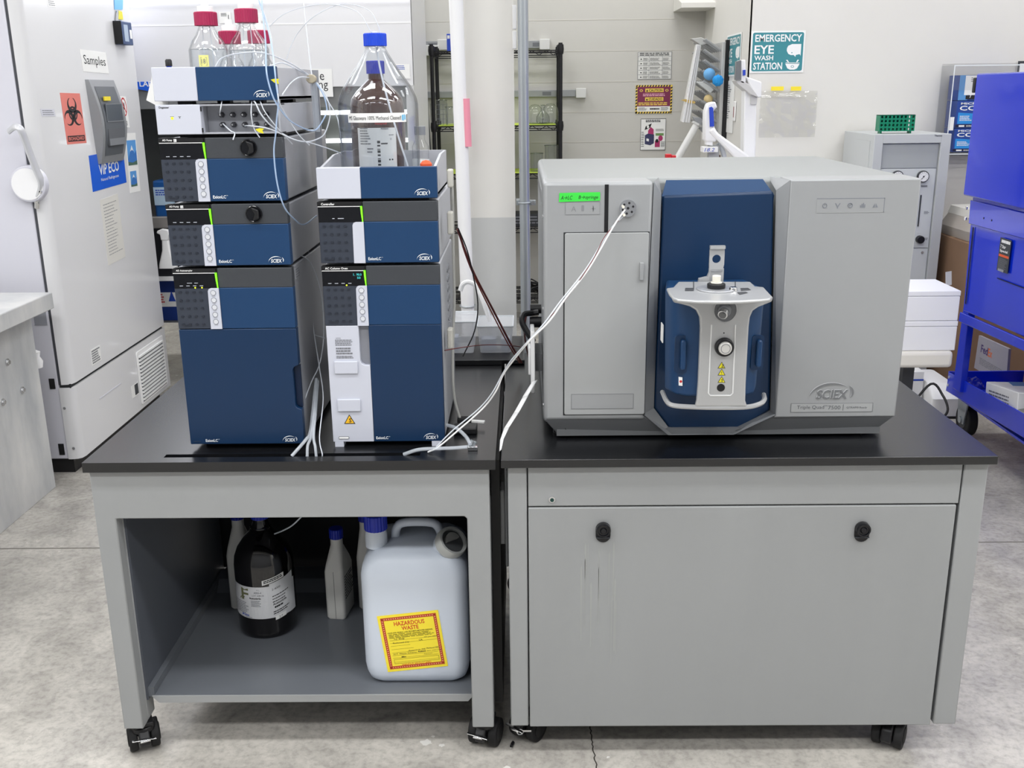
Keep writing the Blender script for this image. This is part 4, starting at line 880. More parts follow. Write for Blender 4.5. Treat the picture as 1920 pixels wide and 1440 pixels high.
# right side of the right stack
G4 = 'cables at the right of the oven'
line('grey_cable', [(846, 320, .2), (848, 365, .2), (849, 400, .22), (850, 480, .24), (852, 560, .26), (850, 620, .26), (849, 700, .24), (853, 750, .24), (864, 790, .24)], .0034, mat('grey_cable', (180, 180, 176), .5), 'grey cable running down the side of the right stack', 'cable', G4)
for y0, y1, lab in ((318, 352, 'upper beige cable grommet on the tray side'), (398, 440, 'middle beige cable grommet beside the controller'), (618, 655, 'lower beige cable grommet beside the oven door')):
    a, b = at(841, y0, Y=.17), at(841, y1, Y=.17); k = K(); k.b.free(); k = K(); loft(k, [(rrect(a[0]-.004, a[0]+.009, .17, .20, .004, 4), b[2]), (rrect(a[0]-.004, a[0]+.009, .17, .20, .004, 4), a[2])])
    tag(k.end('cable_grommet', mat('beige_plastic', (190, 188, 180), .5), bevel=.003), lab, 'grommet', G4)
line('red_cable', [(858, 430, .35), (872, 470, .4), (890, 515, .45), (925, 582, .55), (955, 640, .62), (978, 680, .7)], .0028, REDC, 'dark red cable slanting down past the white pipe', 'cable', G4)
line('red_cable', [(860, 436, .36), (873, 478, .41), (892, 525, .46), (922, 586, .55), (950, 640, .62), (974, 680, .7)], .0018, mat('brick_cable', (165, 85, 70), .5), 'thinner brick red cable beside the dark red one', 'cable', G4)
line('black_cable', [(859, 428, .34), (876, 470, .4), (888, 520, .42), (896, 570, .42), (890, 620, .4), (868, 668, .36)], .0016, BLK, 'thin black cable bowing down behind the oven', 'cable', G4)
line('red_wire', [(834, 657, .12), (870, 651, .25), (905, 647, .4), (945, 647, .5), (975, 650, .6)], .0012, REDC, 'thin red wire running level from the oven side', 'wire', G4)
line('red_wire', [(1000, 582, .5), (987, 592, .45), (984, 630, .5), (990, 665, .6), (996, 690, .7)], .0022, REDC, 'red wire dropping from the socket side of the silver instrument', 'wire', G4)
line('power_cable', [(1010, 585, .42), (998, 587, .42), (982, 590, .40), (979, 604, .38), (988, 622, .36), (1000, 640, .34)], .0075, BLK, 'thick black power cord hooking out of the silver instrument side', 'cord', G4)
line('white_hose', [(863, 545, 1.0), (868, 533, 1.0), (880, 529, 1.0), (895, 540, 1.0), (908, 570, .98), (920, 605, .97), (929, 632, .96)], .0075, WHT, 'white hose arching over into the clear plastic bins', 'hose', G4)
line('braided_line', [(1172, 393, .108), (1150, 425, .09), (1105, 502, .05), (1060, 560, .0), (1030, 602, -.03), (1000, 632, -.03), (975, 660, .0), (945, 700, .05), (930, 733, .06), (905, 766, .07), (860, 806, .06), (822, 838, .05), (802, 848, .046)], .0019, WHT, 'white braided line from the valve down across to the bench slot', 'line', 'lines from the valve')
line('braided_line', [(1170, 404, .108), (1143, 432, .09), (1098, 505, .045), (1050, 566, .0), (1022, 604, -.03), (988, 642, -.02), (958, 676, .02), (943, 700, .05), (922, 738, .06), (896, 768, .07), (850, 806, .06), (818, 838, .05)], .0015, TUBE, 'thinner milky line running alongside the white braided line', 'line', 'lines from the valve')
line('dark_capillary', [(1168, 405, .108), (1135, 442, .08), (1110, 490, .05), (1062, 560, .01), (1020, 606, -.02), (1000, 628, -.02)], .0009, REDC, 'fine dark capillary sagging just below the white valve lines', 'capillary', 'lines from the valve')
line('clear_hose', [(757, 852, .042), (785, 843, .035), (820, 841, .03), (850, 840, .035), (876, 838, .04)], .0042, TUBC, 'flat clear hose lying over the bench slot toward the clamp', 'hose')
line('clear_hose', [(838, 797, .14), (856, 803, .12), (873, 818, .08), (882, 833, .05)], .0042, TUBC, 'clear hose bending round from the oven foot to the clamp', 'hose')
p = at(884, 838, Z=.790); t = thing('hose_clamp', 'shiny clear and metal clamp joining the hoses on the bench', 'clamp', (p[0], p[1], HB))
k = K(); k.wb(p[0]-.008, p[0]+.014, p[1]-.006, p[1]+.004, HB+.0005, HB+.010); k.end('clamp_plate', CHR, t, bevel=.001)
k = K(); k.cyl((p[0]-.006, p[1], HB+.008), (p[0]+.004, p[1]+.002, HB+.022), .006, 10); k.cyl((p[0]+.002, p[1], HB+.008), (p[0]+.010, p[1]+.002, HB+.020), .004, 10); k.end('clamp_screw', ZINC, t)
p = at(880, 797, Z=.79); t = thing('power_adapter', 'small black adapter with white tag lying on the bench behind the hoses', 'adapter', (p[0], p[1], HB))
k = K(); k.wb(p[0]-.035, p[0]+.02, p[1]-.05, p[1]-.005, HB+.0005, HB+.016); k.end('adapter_body', BLK, t, bevel=.003)
k = K(); k.wb(p[0]-.03, p[0]+.005, p[1]+.005, p[1]+.03, HB+.0005, HB+.022); k.end('plug', BLKR, t, bevel=.003)
k = K(); k.prism([(p[0]+.005, p[1]+.002), (p[0]+.036, p[1]-.006), (p[0]+.038, p[1]+.006), (p[0]+.007, p[1]+.013)], HB+.014, HB+.018); k.end('white_tag', PAPER, t)
# strap hanging into the gap
A = pts_px([(1003, 716, .20), (985, 745, .16), (968, 775, .12), (950, 803, .07), (941, 825, .03), (938, 846, .01)]); k = K(); W_ = [.006, .0065, .0065, .006, .004, .002]
for i in range(5):
    a, b = Vector(A[i]), Vector(A[i+1]); k.quad([a-Vector((W_[i], 0, 0)), a+Vector((W_[i], 0, .004)), b+Vector((W_[i+1], 0, .004)), b-Vector((W_[i+1], 0, 0))])
o = k.end('white_strap', WHT); md = o.modifiers.new('solid', 'SOLIDIFY'); md.thickness = .0012
tag(o, 'white flat strap dropping from the white side bracket into the bench gap', 'strap')
t = thing('side_bracket', 'white moulded bracket standing beside the left face of the silver instrument', 'bracket', (.036, .3, HB))
pa, pb2 = at(1007, 620, Y=.24), at(1007, 735, Y=.24)
k = K(FXn(.028)); k.prism([(-.40, pa[2]-.02), (-.23, pa[2]), (-.21, pb2[2]+.03), (-.23, pb2[2]), (-.40, pb2[2]+.03)], 0, .010); k.end('plate', WHT, t, bevel=.002)
k = K(FXn(.028)); k.box(-.30, -.25, pb2[2]+.04, pa[2]-.045, .010, .016); k.end('raised_rib', WHT, t, bevel=.002)
k = K(); k.wb(.028, .046, .25, .36, pb2[2]+.05, pa[2]-.06); k.end('mount', SILVD, t)

# ------------------------------------------------------------------ on the lower tray
zf = .150
def amber_jug():
    cx, cy, r, z = -.712, .395, .0795, zf
    t = thing('amber_jug', 'large dark amber solvent jug with wraparound paper label on the lower tray', 'bottle', (cx, cy, z))
    k = K(); k.lathe((cx, cy, z), [(0, 0), (r-.008, 0), (r-.001, .008), (r, .02), (r, .20), (r*.96, .222), (r*.84, .246), (r*.62, .270), (r*.40, .288), (.024, .305), (.020, .315), (.020, .34)], 48); b = k.end('glass_body', AMBD, t)
    k = K(FZ(z+.30)); k.ring(cx+.0, cy, .026, .003, 0); k.end('neck_ring', AMBD, b)
    k = K(); ribbed_cap(k, (cx, cy, z+.325), .024, .030, 44); k.end('cap', DBCAP, t, ang=20)
    k = K(FW); patch(k, -.105, .115, .064, .158, .0006, 24)
    k.m(4).flat([(-.05, .138), (-.022, .138), (-.026, .146), (-.042, .146), (-.044, .152), (-.022, .152), (-.018, .157), (-.052, .157)], .001) if False else None
    k.m(4).text('F', -.052, .118, .024, .034, .001, bold=True); k.flat([(-.060, .118), (-.056, .125), (-.040, .128), (-.044, .122)], .0009)
    k.m(1).lines(-.100, -.030, .076, .112, 7, .001, .35, .2); k.text('4 L', -.004, .148, h=.004, w=None, d=.001); k.text('A955-4', -.012, .139, h=.005, w=None, d=.001, bold=True); k.text('LOT 208236', -.018, .131, h=.0045, w=None, d=.001); k.m(2).text('Acetonitrile', -.026, .122, .032, .006, .001, bold=True)
    k.m(1).lines(-.022, .008, .100, .119, 5, .001)
    k.m(3).text('fisher', -.048, .070, .018, .006, .001, bold=True); k.disc(-.053, .073, .0028, .0006, .001, 10); k.m(1).lines(-.044, -.02, .066, .069, 1, .001)
    k.warp(lambda co: cylmap(cx, cy, r)(Vector((co.x, co.y, co.z+z)))); k.end('label', [mat('label_paper', (215, 216, 218), .55), INKG, INK, INKB, mat('olive_mark', (110, 112, 80), .6)], b, keep=True)
    k = K(FW); patch(k, .030, .105, .070, .170, .0012, 9); k.m(1).text('2-4000', .036, .148, h=.006, w=None, d=.0016); k.lines(.036, .085, .11, .135, 3, .0016, .3); k.text('Acetonitrile', .036, .104, .040, .007, .0016, bold=True); k.lines(.040, .07, .094, .101, 1, .0016, .7); k.lines(.036, .09, .076, .088, 2, .0016)
    k.warp(lambda co: cylmap(cx, cy, r)(Vector((co.x, co.y, co.z+z+co.x*.22-.012)))); k.end('second_label', [mat('label_paper', (215, 216, 218), .55), INK], b, keep=True)
    k = K(FW); patch(k, .012, .072, .172, .186, .0016, 7); k.m(1).lines(.016, .068, .175, .184, 2, .002, .6)
    k.warp(lambda co: cylmap(cx, cy, r)(Vector((co.x, co.y, co.z+z+co.x*.22-.012)))); k.end('small_label', [PAPER, INK], b, keep=True)
    k = K(FW); patch(k, .040, .072, .048, .060, .0016, 4); k.m(1).text('2.7', .050, .0505, h=.006, w=None, d=.002)
    k.warp(lambda co: cylmap(cx, cy, r)(Vector((co.x, co.y, co.z+z+co.x*.2)))); k.end('date_label', [PAPER, INK], b, keep=True)
amber_jug()
def poly_bottle(cx, cy, z, w_, d_, rot, label, H=.24, capz=0):
    t = thing('plastic_bottle', label, 'bottle', (cx, cy, z), 'white plastic bottles on the lower tray'); R = Matrix.Translation((cx, cy, z)) @ Matrix.Rotation(rot, 4, 'Z')
    k = K(R); k.M = R
    loft(k, [(rrect(-w_/2+.004, w_/2-.004, -d_/2+.004, d_/2-.004, .008), 0), (rrect(-w_/2, w_/2, -d_/2, d_/2, .010), .006), (rrect(-w_/2, w_/2, -d_/2, d_/2, .010), H*.55), (rrect(-w_/2+.003, w_/2-.003, -d_/2+.006, d_/2-.006, .010), H*.62), (rrect(-.017, .017, -.017, .017, .0165), H*.80), (rrect(-.0165, .0165, -.0165, .0165, .0163), H*.92)])
    b = k.end('bottle_body', HDPW, t)
    k = K(R); k.box(-.0005, .0005, -d_/2-.0006, -d_/2+.001, .003, H*.56) if False else k.prism([(-.0007, -d_/2-.0007), (.0007, -d_/2-.0007), (.0007, -d_/2+.001), (-.0007, -d_/2+.001)], .004, H*.56); k.end('mould_seam', mat('seam_grey', (150, 149, 145), .5), b)
    k = K(R @ FXp(w_/2+.0003)); k.lines(-d_/2+.012, d_/2-.006, H*.22, H*.50, 9, .0002, .5, .3); k.end('printed_text', INK, b)
    k = K(R); k.M = R; ribbed_cap(k, (0, 0, H*.88), .0195, .028, 40); k.end('cap', DBCAP, t, ang=20)
poly_bottle(-.525, .47, zf, .055, .095, -.12, 'white square plastic bottle with dark blue cap, alone in the middle of the tray', .262)
poly_bottle(-.452, .53, zf, .055, .095, .1, 'white plastic bottle with blue cap tucked against the waste container', .29)
poly_bottle(-.815, .53, zf, .06, .09, .0, 'white plastic bottle with blue cap peeking out behind the amber jug', .30)
# waste container
def waste_can():
    t = thing('waste_container', 'large translucent waste container with yellow hazardous waste label', 'container', (-.27, .22, zf))
    xa, xb, ya, yb, z0 = -.402, -.140, .100, .325, zf
    k = K(); rings = []
    for f_ in (0, .15, .35, .6, 1.0):
        a_ = f_*PI/2; ins = .028*(1-math.sin(a_)); rings.append((rrect(xa+ins+.004, xb-ins-.004, ya+ins*.8, yb-ins, .035, 6), z0+.028*(1-math.cos(a_))))
    for z_ in (.20, .30, .42): rings.append((rrect(xa, xb, ya, yb, .036, 6), z_))
    for f_ in (0, .25, .5, .75, 1.0):
        a_ = f_*PI/2; ins = .062*(1-math.cos(a_)); rings.append((rrect(xa+ins, xb-ins, ya+ins*.7, yb-ins*.6, max(.036-ins*.2, .02), 6), .440+.062*math.sin(a_)))
    rings.append((rrect(xa+.078, xb-.078, ya+.055, yb-.05, .02, 6), .512))
    loft(k, rings); b = k.end('can_body', HDPE, t, ang=60)
    k = K(); k.tube([(-.322, .195, .500), (-.318, .195, .530), (-.300, .195, .546), (-.24, .195, .547), (-.215, .195, .535), (-.205, .195, .50)], .011, 10); k.end('handle', HDPE, b)
    c = (-.366, .175, .495); k = K(); k.lathe(c, [(.027, 0), (.027, .03), (.024, .045)], 28); k.end('neck', HDPE, b)
    k = K(); ribbed_cap(k, (c[0], c[1], .540), .0285, .040, 44); k.end('blue_cap', DBCAP, t, ang=20)
    nv = Vector((.50, -.50, .70)).normalized(); c0 = Vector((-.176, .140, .520))
    M = Matrix.Translation(c0) @ nv.to_track_quat('Z', 'Y').to_matrix().to_4x4()
    k = K(M); k.M = M; k.lathe((0, 0, -.018), [(.0385, 0), (.0395, .006), (.0385, .022), (.036, .026), (.031, .026), (.030, .014), (0, .013)], 40, caps=False); k.end('screw_ring', mat('cap_clear_grey', (176, 178, 176), .3), t)
    k = K(M); k.M = M; k.lathe((0, 0, -.006), [(.0305, 0), (.0305, .004)], 30); k.end('ring_disc', mat('disc_grey', (78, 80, 82), .45), t)
    k = K(M); k.M = M; k.prism([(.019*math.cos(q), .002+.019*math.sin(q)) for q in [PI*i/12 for i in range(13)]], -.003, .009); k.end('bung', mat('bung_grey', (150, 150, 147), .4), t)
    k = K(); k.cyl(tuple(c0-nv*.045), tuple(c0-nv*.015), .034, 24); k.end('bung_neck', HDPE, b)
    c10 = lambda x, y: (690+x/10.29, 1130+y/10.29)
    TL, TR, BR, BL = [Vector(at(*c10(*q), Y=ya-.001)) for q in ((170, 265), (1320, 145), (1545, 1220), (385, 1340))]
    U, V = BR-BL, TL-BL; M = Matrix(((U.x, V.x, 0, BL.x), (0, 0, -1, ya-.0006), (U.z, V.z, 0, BL.z), (0, 0, 0, 1)))
    k = K(M); k.prism([(0, 0), (1, 0), (1, 1), (0, 1)], 0, .0006)
    k.m(1)
    k.frame(.045, .955, .045, .955, .05, .0009)
    k.m(2)
    for i in range(24):
        for q in ((.07+i*.0374, .07), (.07+i*.0374, .93), (.07, .07+i*.0374), (.93, .07+i*.0374)): k.flat([(q[0]-.010, q[1]), (q[0], q[1]-.010), (q[0]+.010, q[1]), (q[0], q[1]+.010)], .0012)
    k.m(3); k.text('HAZARDOUS', .25, .80, .50, .075, .0010, bold=True); k.text('WASTE', .36, .715, .28, .07, .0010, bold=True); k.text('HANDLE WITH CARE!', .26, .085, .48, .042, .0010)
    k.m(4); k.text('STATE AND FEDERAL LAW PROHIBITS IMPROPER DISPOSAL', .12, .672, .74, .022, .0010, bold=True); k.lines(.13, .87, .585, .665, 4, .0010, .4, .15)
    for i, (v_, u0, u1) in enumerate(((.55, .13, .9), (.50, .13, .9), (.45, .13, .45), (.39, .13, .5), (.33, .13, .5), (.28, .13, .88), (.235, .13, .88))): k.flat([(u0, v_), (u1, v_), (u1, v_+.003), (u0, v_+.003)], .0010)
    k.frame(.14, .88, .135, .215, .004, .0010); k.flat([(.14, .16), (.88, .16), (.88, .163), (.14, .163)], .001)
    k.m(5); k.text('Ivy Bldg', .20, .555, .17, .028, .0012, shear=.3); k.text('Redwood City', .17, .485, .27, .03, .0012, shear=.3); k.text('CA', .60, .505, .06, .026, .0012, shear=.3); k.text('301 Jan 2025', .69, .545, .22, .022, .0012, shear=.3)
    k.text('Acetonitrile 70%', .40, .335, .28, .024, .0012, shear=.3); k.text('Methanol 30%', .70, .345, .20, .024, .0012, shear=.3); k.text('H.T. Waste Solvents', .15, .295, .38, .024, .0012, shear=.3); k.text('Acetone', .55, .30, .13, .03, .0012, shear=.3, bold=True); k.text('ppm water 2.5L', .70, .30, .24, .022, .0012, shear=.3); k.text('Mix', .27, .235, .08, .024, .0012, shear=.3, bold=True); k.text('Aqueous', .64, .25, .14, .018, .0012, shear=.3)
    k.end('waste_label', [YEL, mat('border_rust', (190, 70, 40), .6), mat('border_pink', (250, 205, 160), .6), mat('title_red', (210, 75, 40), .6), mat('olive_print', (95, 90, 25), .6), INK], b)
waste_can()
line('waste_tube', [(566, 968, .30), (548, 985, .31), (530, 995, .33), (515, 1001, .36)], .002, TUBE, 'thin pale tube hanging in an arc behind the bench apron', 'tube')
p = at(962, 1392, Z=.004); t = thing('hex_driver_bit', 'small black and steel bit lying on the floor between the benches', 'bit', (p[0], p[1], 0))
k = K(); k.cyl((p[0], p[1], .0045), (p[0]-.004, p[1]-.016, .0045), .0042, 10); k.end('sleeve', BLK, t); k = K(); k.cyl((p[0]-.004, p[1]-.016, .0045), (p[0]-.006, p[1]-.024, .0045), .0025, 8); k.end('tip', CHR, t)
# ------------------------------------------------------------------ freezer at the left
fx, fy0, fy1 = -1.90, 1.95, 3.09
t = thing('lab_freezer', 'tall white upright freezer with round lock handle and curved display at the left', 'freezer', (-2.4, 2.5, 0))
k = K(); k.wb(-2.85, -1.958, fy0+.004, fy1-.01, .07, 2.35); k.end('cabinet', FRZ2, t, bevel=.006)
k = K(); k.wb(-2.8, -1.95, fy0+.03, fy1-.04, .0, .07); k.end('base', BLK, t)
k = K(FZ(.402)); 
def door_plan(xb): return [(xb, fy0+.001), (fx-.045, fy0+.001), (fx-.020, fy0+.006), (fx-.006, fy0+.018), (fx, fy0+.045), (fx, fy1), (xb, fy1)]
k.prism(door_plan(-1.945), 0, 1.95); dr = k.end('door', FRZ, t, ang=50)
k = K(FZ(.07)); k.prism(door_plan(-1.958), 0, .318); lp = k.end('lower_panel', FRZ, t, ang=50)
k = K(); k.wb(-1.958, -1.945, fy0+.006, fy1-.01, .40, 2.35); k.end('gasket', mat('gasket_grey', (70, 72, 78), .7), t)
k = K(); k.wb(-1.956, -1.91, fy0+.01, fy1-.01, .386, .404); k.end('gap_shadow_strip', mat('gap_dark', (40, 42, 44), .7), t)
F = FXp(fx)
def pf(x, y): return pxX(x, y, fx)
def quadpx(k, pts, d): return k.flat([pf(*q) for q in pts], d)
def q4(*pts): return [pf(*q) for q in pts]
# vent grille
va, vb_ = pf(256, 656), pf(316, 742)
u0, u1, v0, v1 = pf(258, 700)[0], fy1-.05, .075, pf(258, 656)[1]-.005
k = K(F); k.prism(rrect(u0, u1, v0+.015, v1, .015, 4), 0, .006); gr = k.end('vent_grille', WHT, lp, bevel=.003)
n = 13
for i in range(n):
    v = v0+.035+i*(v1-v0-.05)/n
    k = K(F); k.prism([(u0+.02, v), (u1-.02, v), (u1-.02, v+.009), (u0+.02, v+.009)], .006, .013); k.m(1).flat([(u0+.02, v-.0085), (u1-.02, v-.0085), (u1-.02, v), (u0+.02, v)], .0066); k.end('grille_slat', [WHT, mat('grille_gap', (95, 97, 102), .7)], gr)
k = K(F); p = pf(225, 706); k.box(pf(183, 722)[0], p[0], p[1]-.035, p[1]-.031, 0, .002); k.end('pull_edge', FRZ2, lp)
a = pf(255, 765); k = K(F); k.box(a[0]-.03, a[0]+.06, .155, .215, 0, .0012); k.m(1).box(a[0]+.01, a[0]+.055, .160, .212, .0012, .0016); k.end('rating_plate', [PAPER, DKG], lp)
a = pf(178, 665); k = K(F); k.box(a[0]-.04, a[0]+.06, a[1]-.04, a[1]+.03, 0, .001); k.m(1).lines(a[0]-.035, a[0]+.055, a[1]-.036, a[1]+.026, 6, .0013, .6); k.end('spec_sticker', [PAPER, INKG], dr)
k = K(FY(fy0+.001)); k.disc(-1.93, .12, .006, 0, .002, 12); k.disc(-1.945, .30, .006, 0, .002, 12); k.end('side_screws', CHR, lp)
# control display
D = [pf(*q) for q in ((160, 151), (206, 151), (222, 200), (232, 250), (230, 298), (181, 306), (172, 230), (164, 190))]
du0, du1, dv0, dv1 = min(p[0] for p in D), max(p[0] for p in D), 1.275, 1.638
k = K(); N = 10; A, B = [], []
for i in range(N+1):
    s = i/N; z = dv0+(dv1-dv0)*s; th = .012+.030*math.sin(PI*s)
    uA = du0+.03-.03*s+.0; uB = du1-.045-.02*abs(2*s-.8)
    A.append(((fx, uA, z), (fx+th, uA+.01, z), (fx+th, uB-.01, z), (fx, uB, z)))
R_ = [[k.v(p) for p in r_] for r_ in A]
for a_, b_ in zip(R_, R_[1:]):
    for j in range(3): k.face([a_[j], a_[j+1], b_[j+1], b_[j]])
k.face(R_[0]); k.face(R_[-1][::-1]); dp = k.end('display_housing', mat('bezel_silver', (158, 160, 164), .35, metal=.3), dr, ang=50)
Fd = FXp(fx+.0430); um0, um1 = du0+.060, du1-.085
k = K(); R_ = []
for i in range(N+1):
    s = .09+.83*i/N; z = dv0+(dv1-dv0)*s; th = .0135+.030*math.sin(PI*s); sh_ = .03-.03*s
    R_.append([k.v((fx+th, um0-.02+sh_, z)), k.v((fx+th, um1-.02*abs(2*s-.8), z))])
for a_, b_ in zip(R_, R_[1:]): k.face([a_[0], a_[1], b_[1], b_[0]])
k.end('display_face', mat('display_grey', (98, 102, 108), .35), dp, ang=60)
k = K(Fd); k.box(um0+.02, um1-.02, 1.455, 1.535, 0, .003); k.m(1).frame(um0+.02, um1-.02, 1.455, 1.535, .004, .0034); k.end('screen', [mat('screen_grey', (92, 98, 106), .15), GUNM], dp)
k = K(Fd); k.box(um0+.025, um1-.02, 1.352, 1.425, -.008, .0005); k.m(1).box(um0+.025, um1-.02, 1.352, 1.382, .0005, .002); k.end('key_flap', [mat('flap_dark', (95, 97, 102), .4), GUNM], dp)
k = K(Fd); k.box(um0+.02, um0+.09, 1.548, 1.566, -.004, .0015); k.end('yellow_tag', YEL, dp)
# papers and stickers stuck on the door
def sheet(name, pts, mats, fn=None, d=.0012, parent=dr):
    P = [pf(*q) for q in pts]; BL_, BR_, TR_, TL_ = [Vector((0, p[0], p[1])) for p in P]
    U, V = BR_-BL_, TL_-BL_; M = Matrix(((0, 0, 1, fx), (U.y, V.y, 0, BL_.y), (U.z, V.z, 0, BL_.z), (0, 0, 0, 1)))
    k = K(M); k.prism([(0, 0), (1, 0), (1, 1), (0, 1)], 0, d)
    if fn: fn(k, d+.0004)
    return k.end(name, mats, parent)
sheet('samples_note', ((156, 134), (204, 138), (200, 98), (149, 92)), [PAPER, INK], lambda k, d: k.m(1).text('Samples', .08, .22, .84, .55, d))
def bio(k, d):
    k.m(1)
    for a_ in range(3):
        an = PI/2+a_*2*PI/3; cx, cy = .5+.20*math.cos(an), .60+.13*math.sin(an)
        R_ = [(.5+.40*math.cos(an)*.62+ .235*math.cos(q), .60+.27*math.sin(an)*.62+.155*math.sin(q)) for q in [an+.55+(2*PI-1.1)*i/22 for i in range(23)]]
        r_ = [(.5+.40*math.cos(an)*.62+.055*math.cos(an)+.165*math.cos(q), .60+.27*math.sin(an)*.62+.035*math.sin(an)+.11*math.sin(q)) for q in [an+.35+(2*PI-.7)*i/22 for i in range(23)]]
        for i in range(22): k.flat([R_[i], R_[i+1], r_[i+1], r_[i]], d)
    an = [2*PI*i/24 for i in range(25)]
    for i in range(24): k.flat([(.5+.22*math.cos(an[i]), .60+.145*math.sin(an[i])), (.5+.22*math.cos(an[i+1]), .60+.145*math.sin(an[i+1])), (.5+.17*math.cos(an[i+1]), .60+.11*math.sin(an[i+1])), (.5+.17*math.cos(an[i]), .60+.11*math.sin(an[i]))], d+.0003)
    k.flat([(.06, .05), (.94, .05), (.94, .165), (.06, .165)], d); k.m(0).text('BIOHAZARD', .10, .07, .80, .075, d+.0004, bold=True)
sheet('biohazard_sticker', ((126, 271), (162, 268), (151, 174), (112, 174)), [mat('biohazard_coral', (226, 128, 118), .5), mat('biohazard_black', (30, 26, 30), .5)], bio)
def vip(k, d):
    k.m(1).text('VIP ECO', .23, .40, .58, .30, d, bold=True); k.text('Natural Refrigerant', .26, .20, .52, .11, d)
sheet('blue_badge', ((174, 360), (237, 342), (231, 297), (166, 292)), [mat('badge_blue', (25, 95, 215), .35), WHT], vip)
def nos(k, d):
    an = [2*PI*i/24 for i in range(25)]; k.m(1)
    for i in range(24): k.flat([(.5+.42*math.cos(an[i]), .66+.30*math.sin(an[i])), (.5+.42*math.cos(an[i+1]), .66+.30*math.sin(an[i+1])), (.5+.34*math.cos(an[i+1]), .66+.25*math.sin(an[i+1])), (.5+.34*math.cos(an[i]), .66+.25*math.sin(an[i]))], d)
    k.flat([(.22, .84), (.28, .88), (.78, .50), (.72, .46)], d+.0002); k.m(2).flat([(.38, .58), (.60, .58), (.60, .66), (.38, .66)], d); k.flat([(.50, .66), (.60, .66), (.60, .80), (.50, .80)], d); k.lines(.2, .8, .06, .22, 3, d)
sheet('no_storage_sticker', ((231, 239), (243, 239), (238, 181), (223, 180)), [PAPER, RED, INK], nos)
def photos(k, d):
    sky, mtn, snow, lake = 1, 2, 3, 4
    for (a_, b_, c_, e_) in ((.06, .92, .46, .88), (.14, .74, .10, .36)):
        k.m(sky).flat([(a_, c_), (b_, c_), (b_, e_), (a_, e_)], d); w_, h_ = b_-a_, e_-c_
        k.m(mtn).flat([(a_, c_+h_*.25), (a_+w_*.25, c_+h_*.5), (a_+w_*.5, c_+h_*.8), (a_+w_*.75, c_+h_*.45), (b_, c_+h_*.6), (b_, c_+h_*.1), (a_, c_+h_*.1)], d+.0002)
        k.m(snow).flat([(a_+w_*.3, c_+h_*.55), (a_+w_*.5, c_+h_*.8), (a_+w_*.68, c_+h_*.55), (a_+w_*.5, c_+h_*.62)], d+.0004)
        k.m(lake).flat([(a_, c_), (b_, c_), (b_, c_+h_*.18), (a_+w_*.5, c_+h_*.10), (a_, c_+h_*.15)], d+.0004)
sheet('photo_leaflet', ((244, 362), (263, 358), (258, 248), (234, 250)), [PAPER, mat('photo_sky', (95, 160, 225), .4), mat('photo_mountain', (60, 120, 195), .5), WHT, mat('photo_shore', (80, 110, 95), .5)], photos)
sheet('temperature_log', ((203, 498), (235, 481), (221, 366), (187, 375)), [mat('old_paper', (222, 220, 214), .6), INKG], lambda k, d: (k.m(1).lines(.12, .9, .12, .93, 17, d, .18, .45)))
sheet('serial_sticker', ((78, 218), (104, 218), (103, 204), (75, 204)), [FRZ2, INKG], lambda k, d: k.m(1).lines(.1, .9, .1, .9, 3, d, .35, .1))
sheet('top_sticker', ((90, 12), (105, 14), (102, 0), (87, -2)), [WHT, INKG], lambda k, d: k.m(1).lines(.1, .9, .1, .9, 3, d, .35, .1))
# handle with round lock on the near side
hu, hv = at(54, 345, Y=1.93)[0], at(54, 345, Y=1.93)[2]
k = K(FY(1.949)); k.disc(hu, hv, .074, 0, .03, 40, r1=.070); hd = k.end('lock_handle', FRZ2, t, bevel=.004)
k = K(FY(1.919)); k.disc(hu, hv, .062, 0, .003, 40); k.end('lock_disc', WHTG, hd)
k = K(FY(1.916)); k.disc(hu+.045, hv-.028, .010, 0, .003, 20, r1=.008); k.m(1).disc(hu+.045, hv-.028, .004, .003, .0035, 12); k.end('lock_cylinder', [CHR, INK], hd)
k = K(); k.tube(pts_px([(17, 246, 1.89), (28, 238, 1.88), (38, 242, 1.88), (47, 262, 1.89), (57, 290, 1.90), (68, 318, 1.91), (78, 345, 1.92), (72, 372, 1.93)]), .015, 10, flat=.6); k.end('lever', mat('lever_silver', (205, 206, 210), .3, metal=.3), hd)
k = K(); k.tube(pts_px([(66, 372, 1.93), (69, 378, 1.93), (69, 390, 1.935)]), .010, 8); k.end('lock_tongue', CHR, hd)
k = K(FY(fy0+.004)); k.box(-2.09, -1.975, .33, .375, 0, .003) if False else k.box(-2.02, -1.968, .66, .72, 0, .002); k.end('side_plate', mat('plate_grey', (150, 152, 160), .5), t)
k = K(FY(fy0+.004)); k.box(-1.995, -1.972, .385, .43, 0, .003); k.box(-1.995, -1.972, .09, .14, 0, .003); k.end('black_cover', BLK, t)
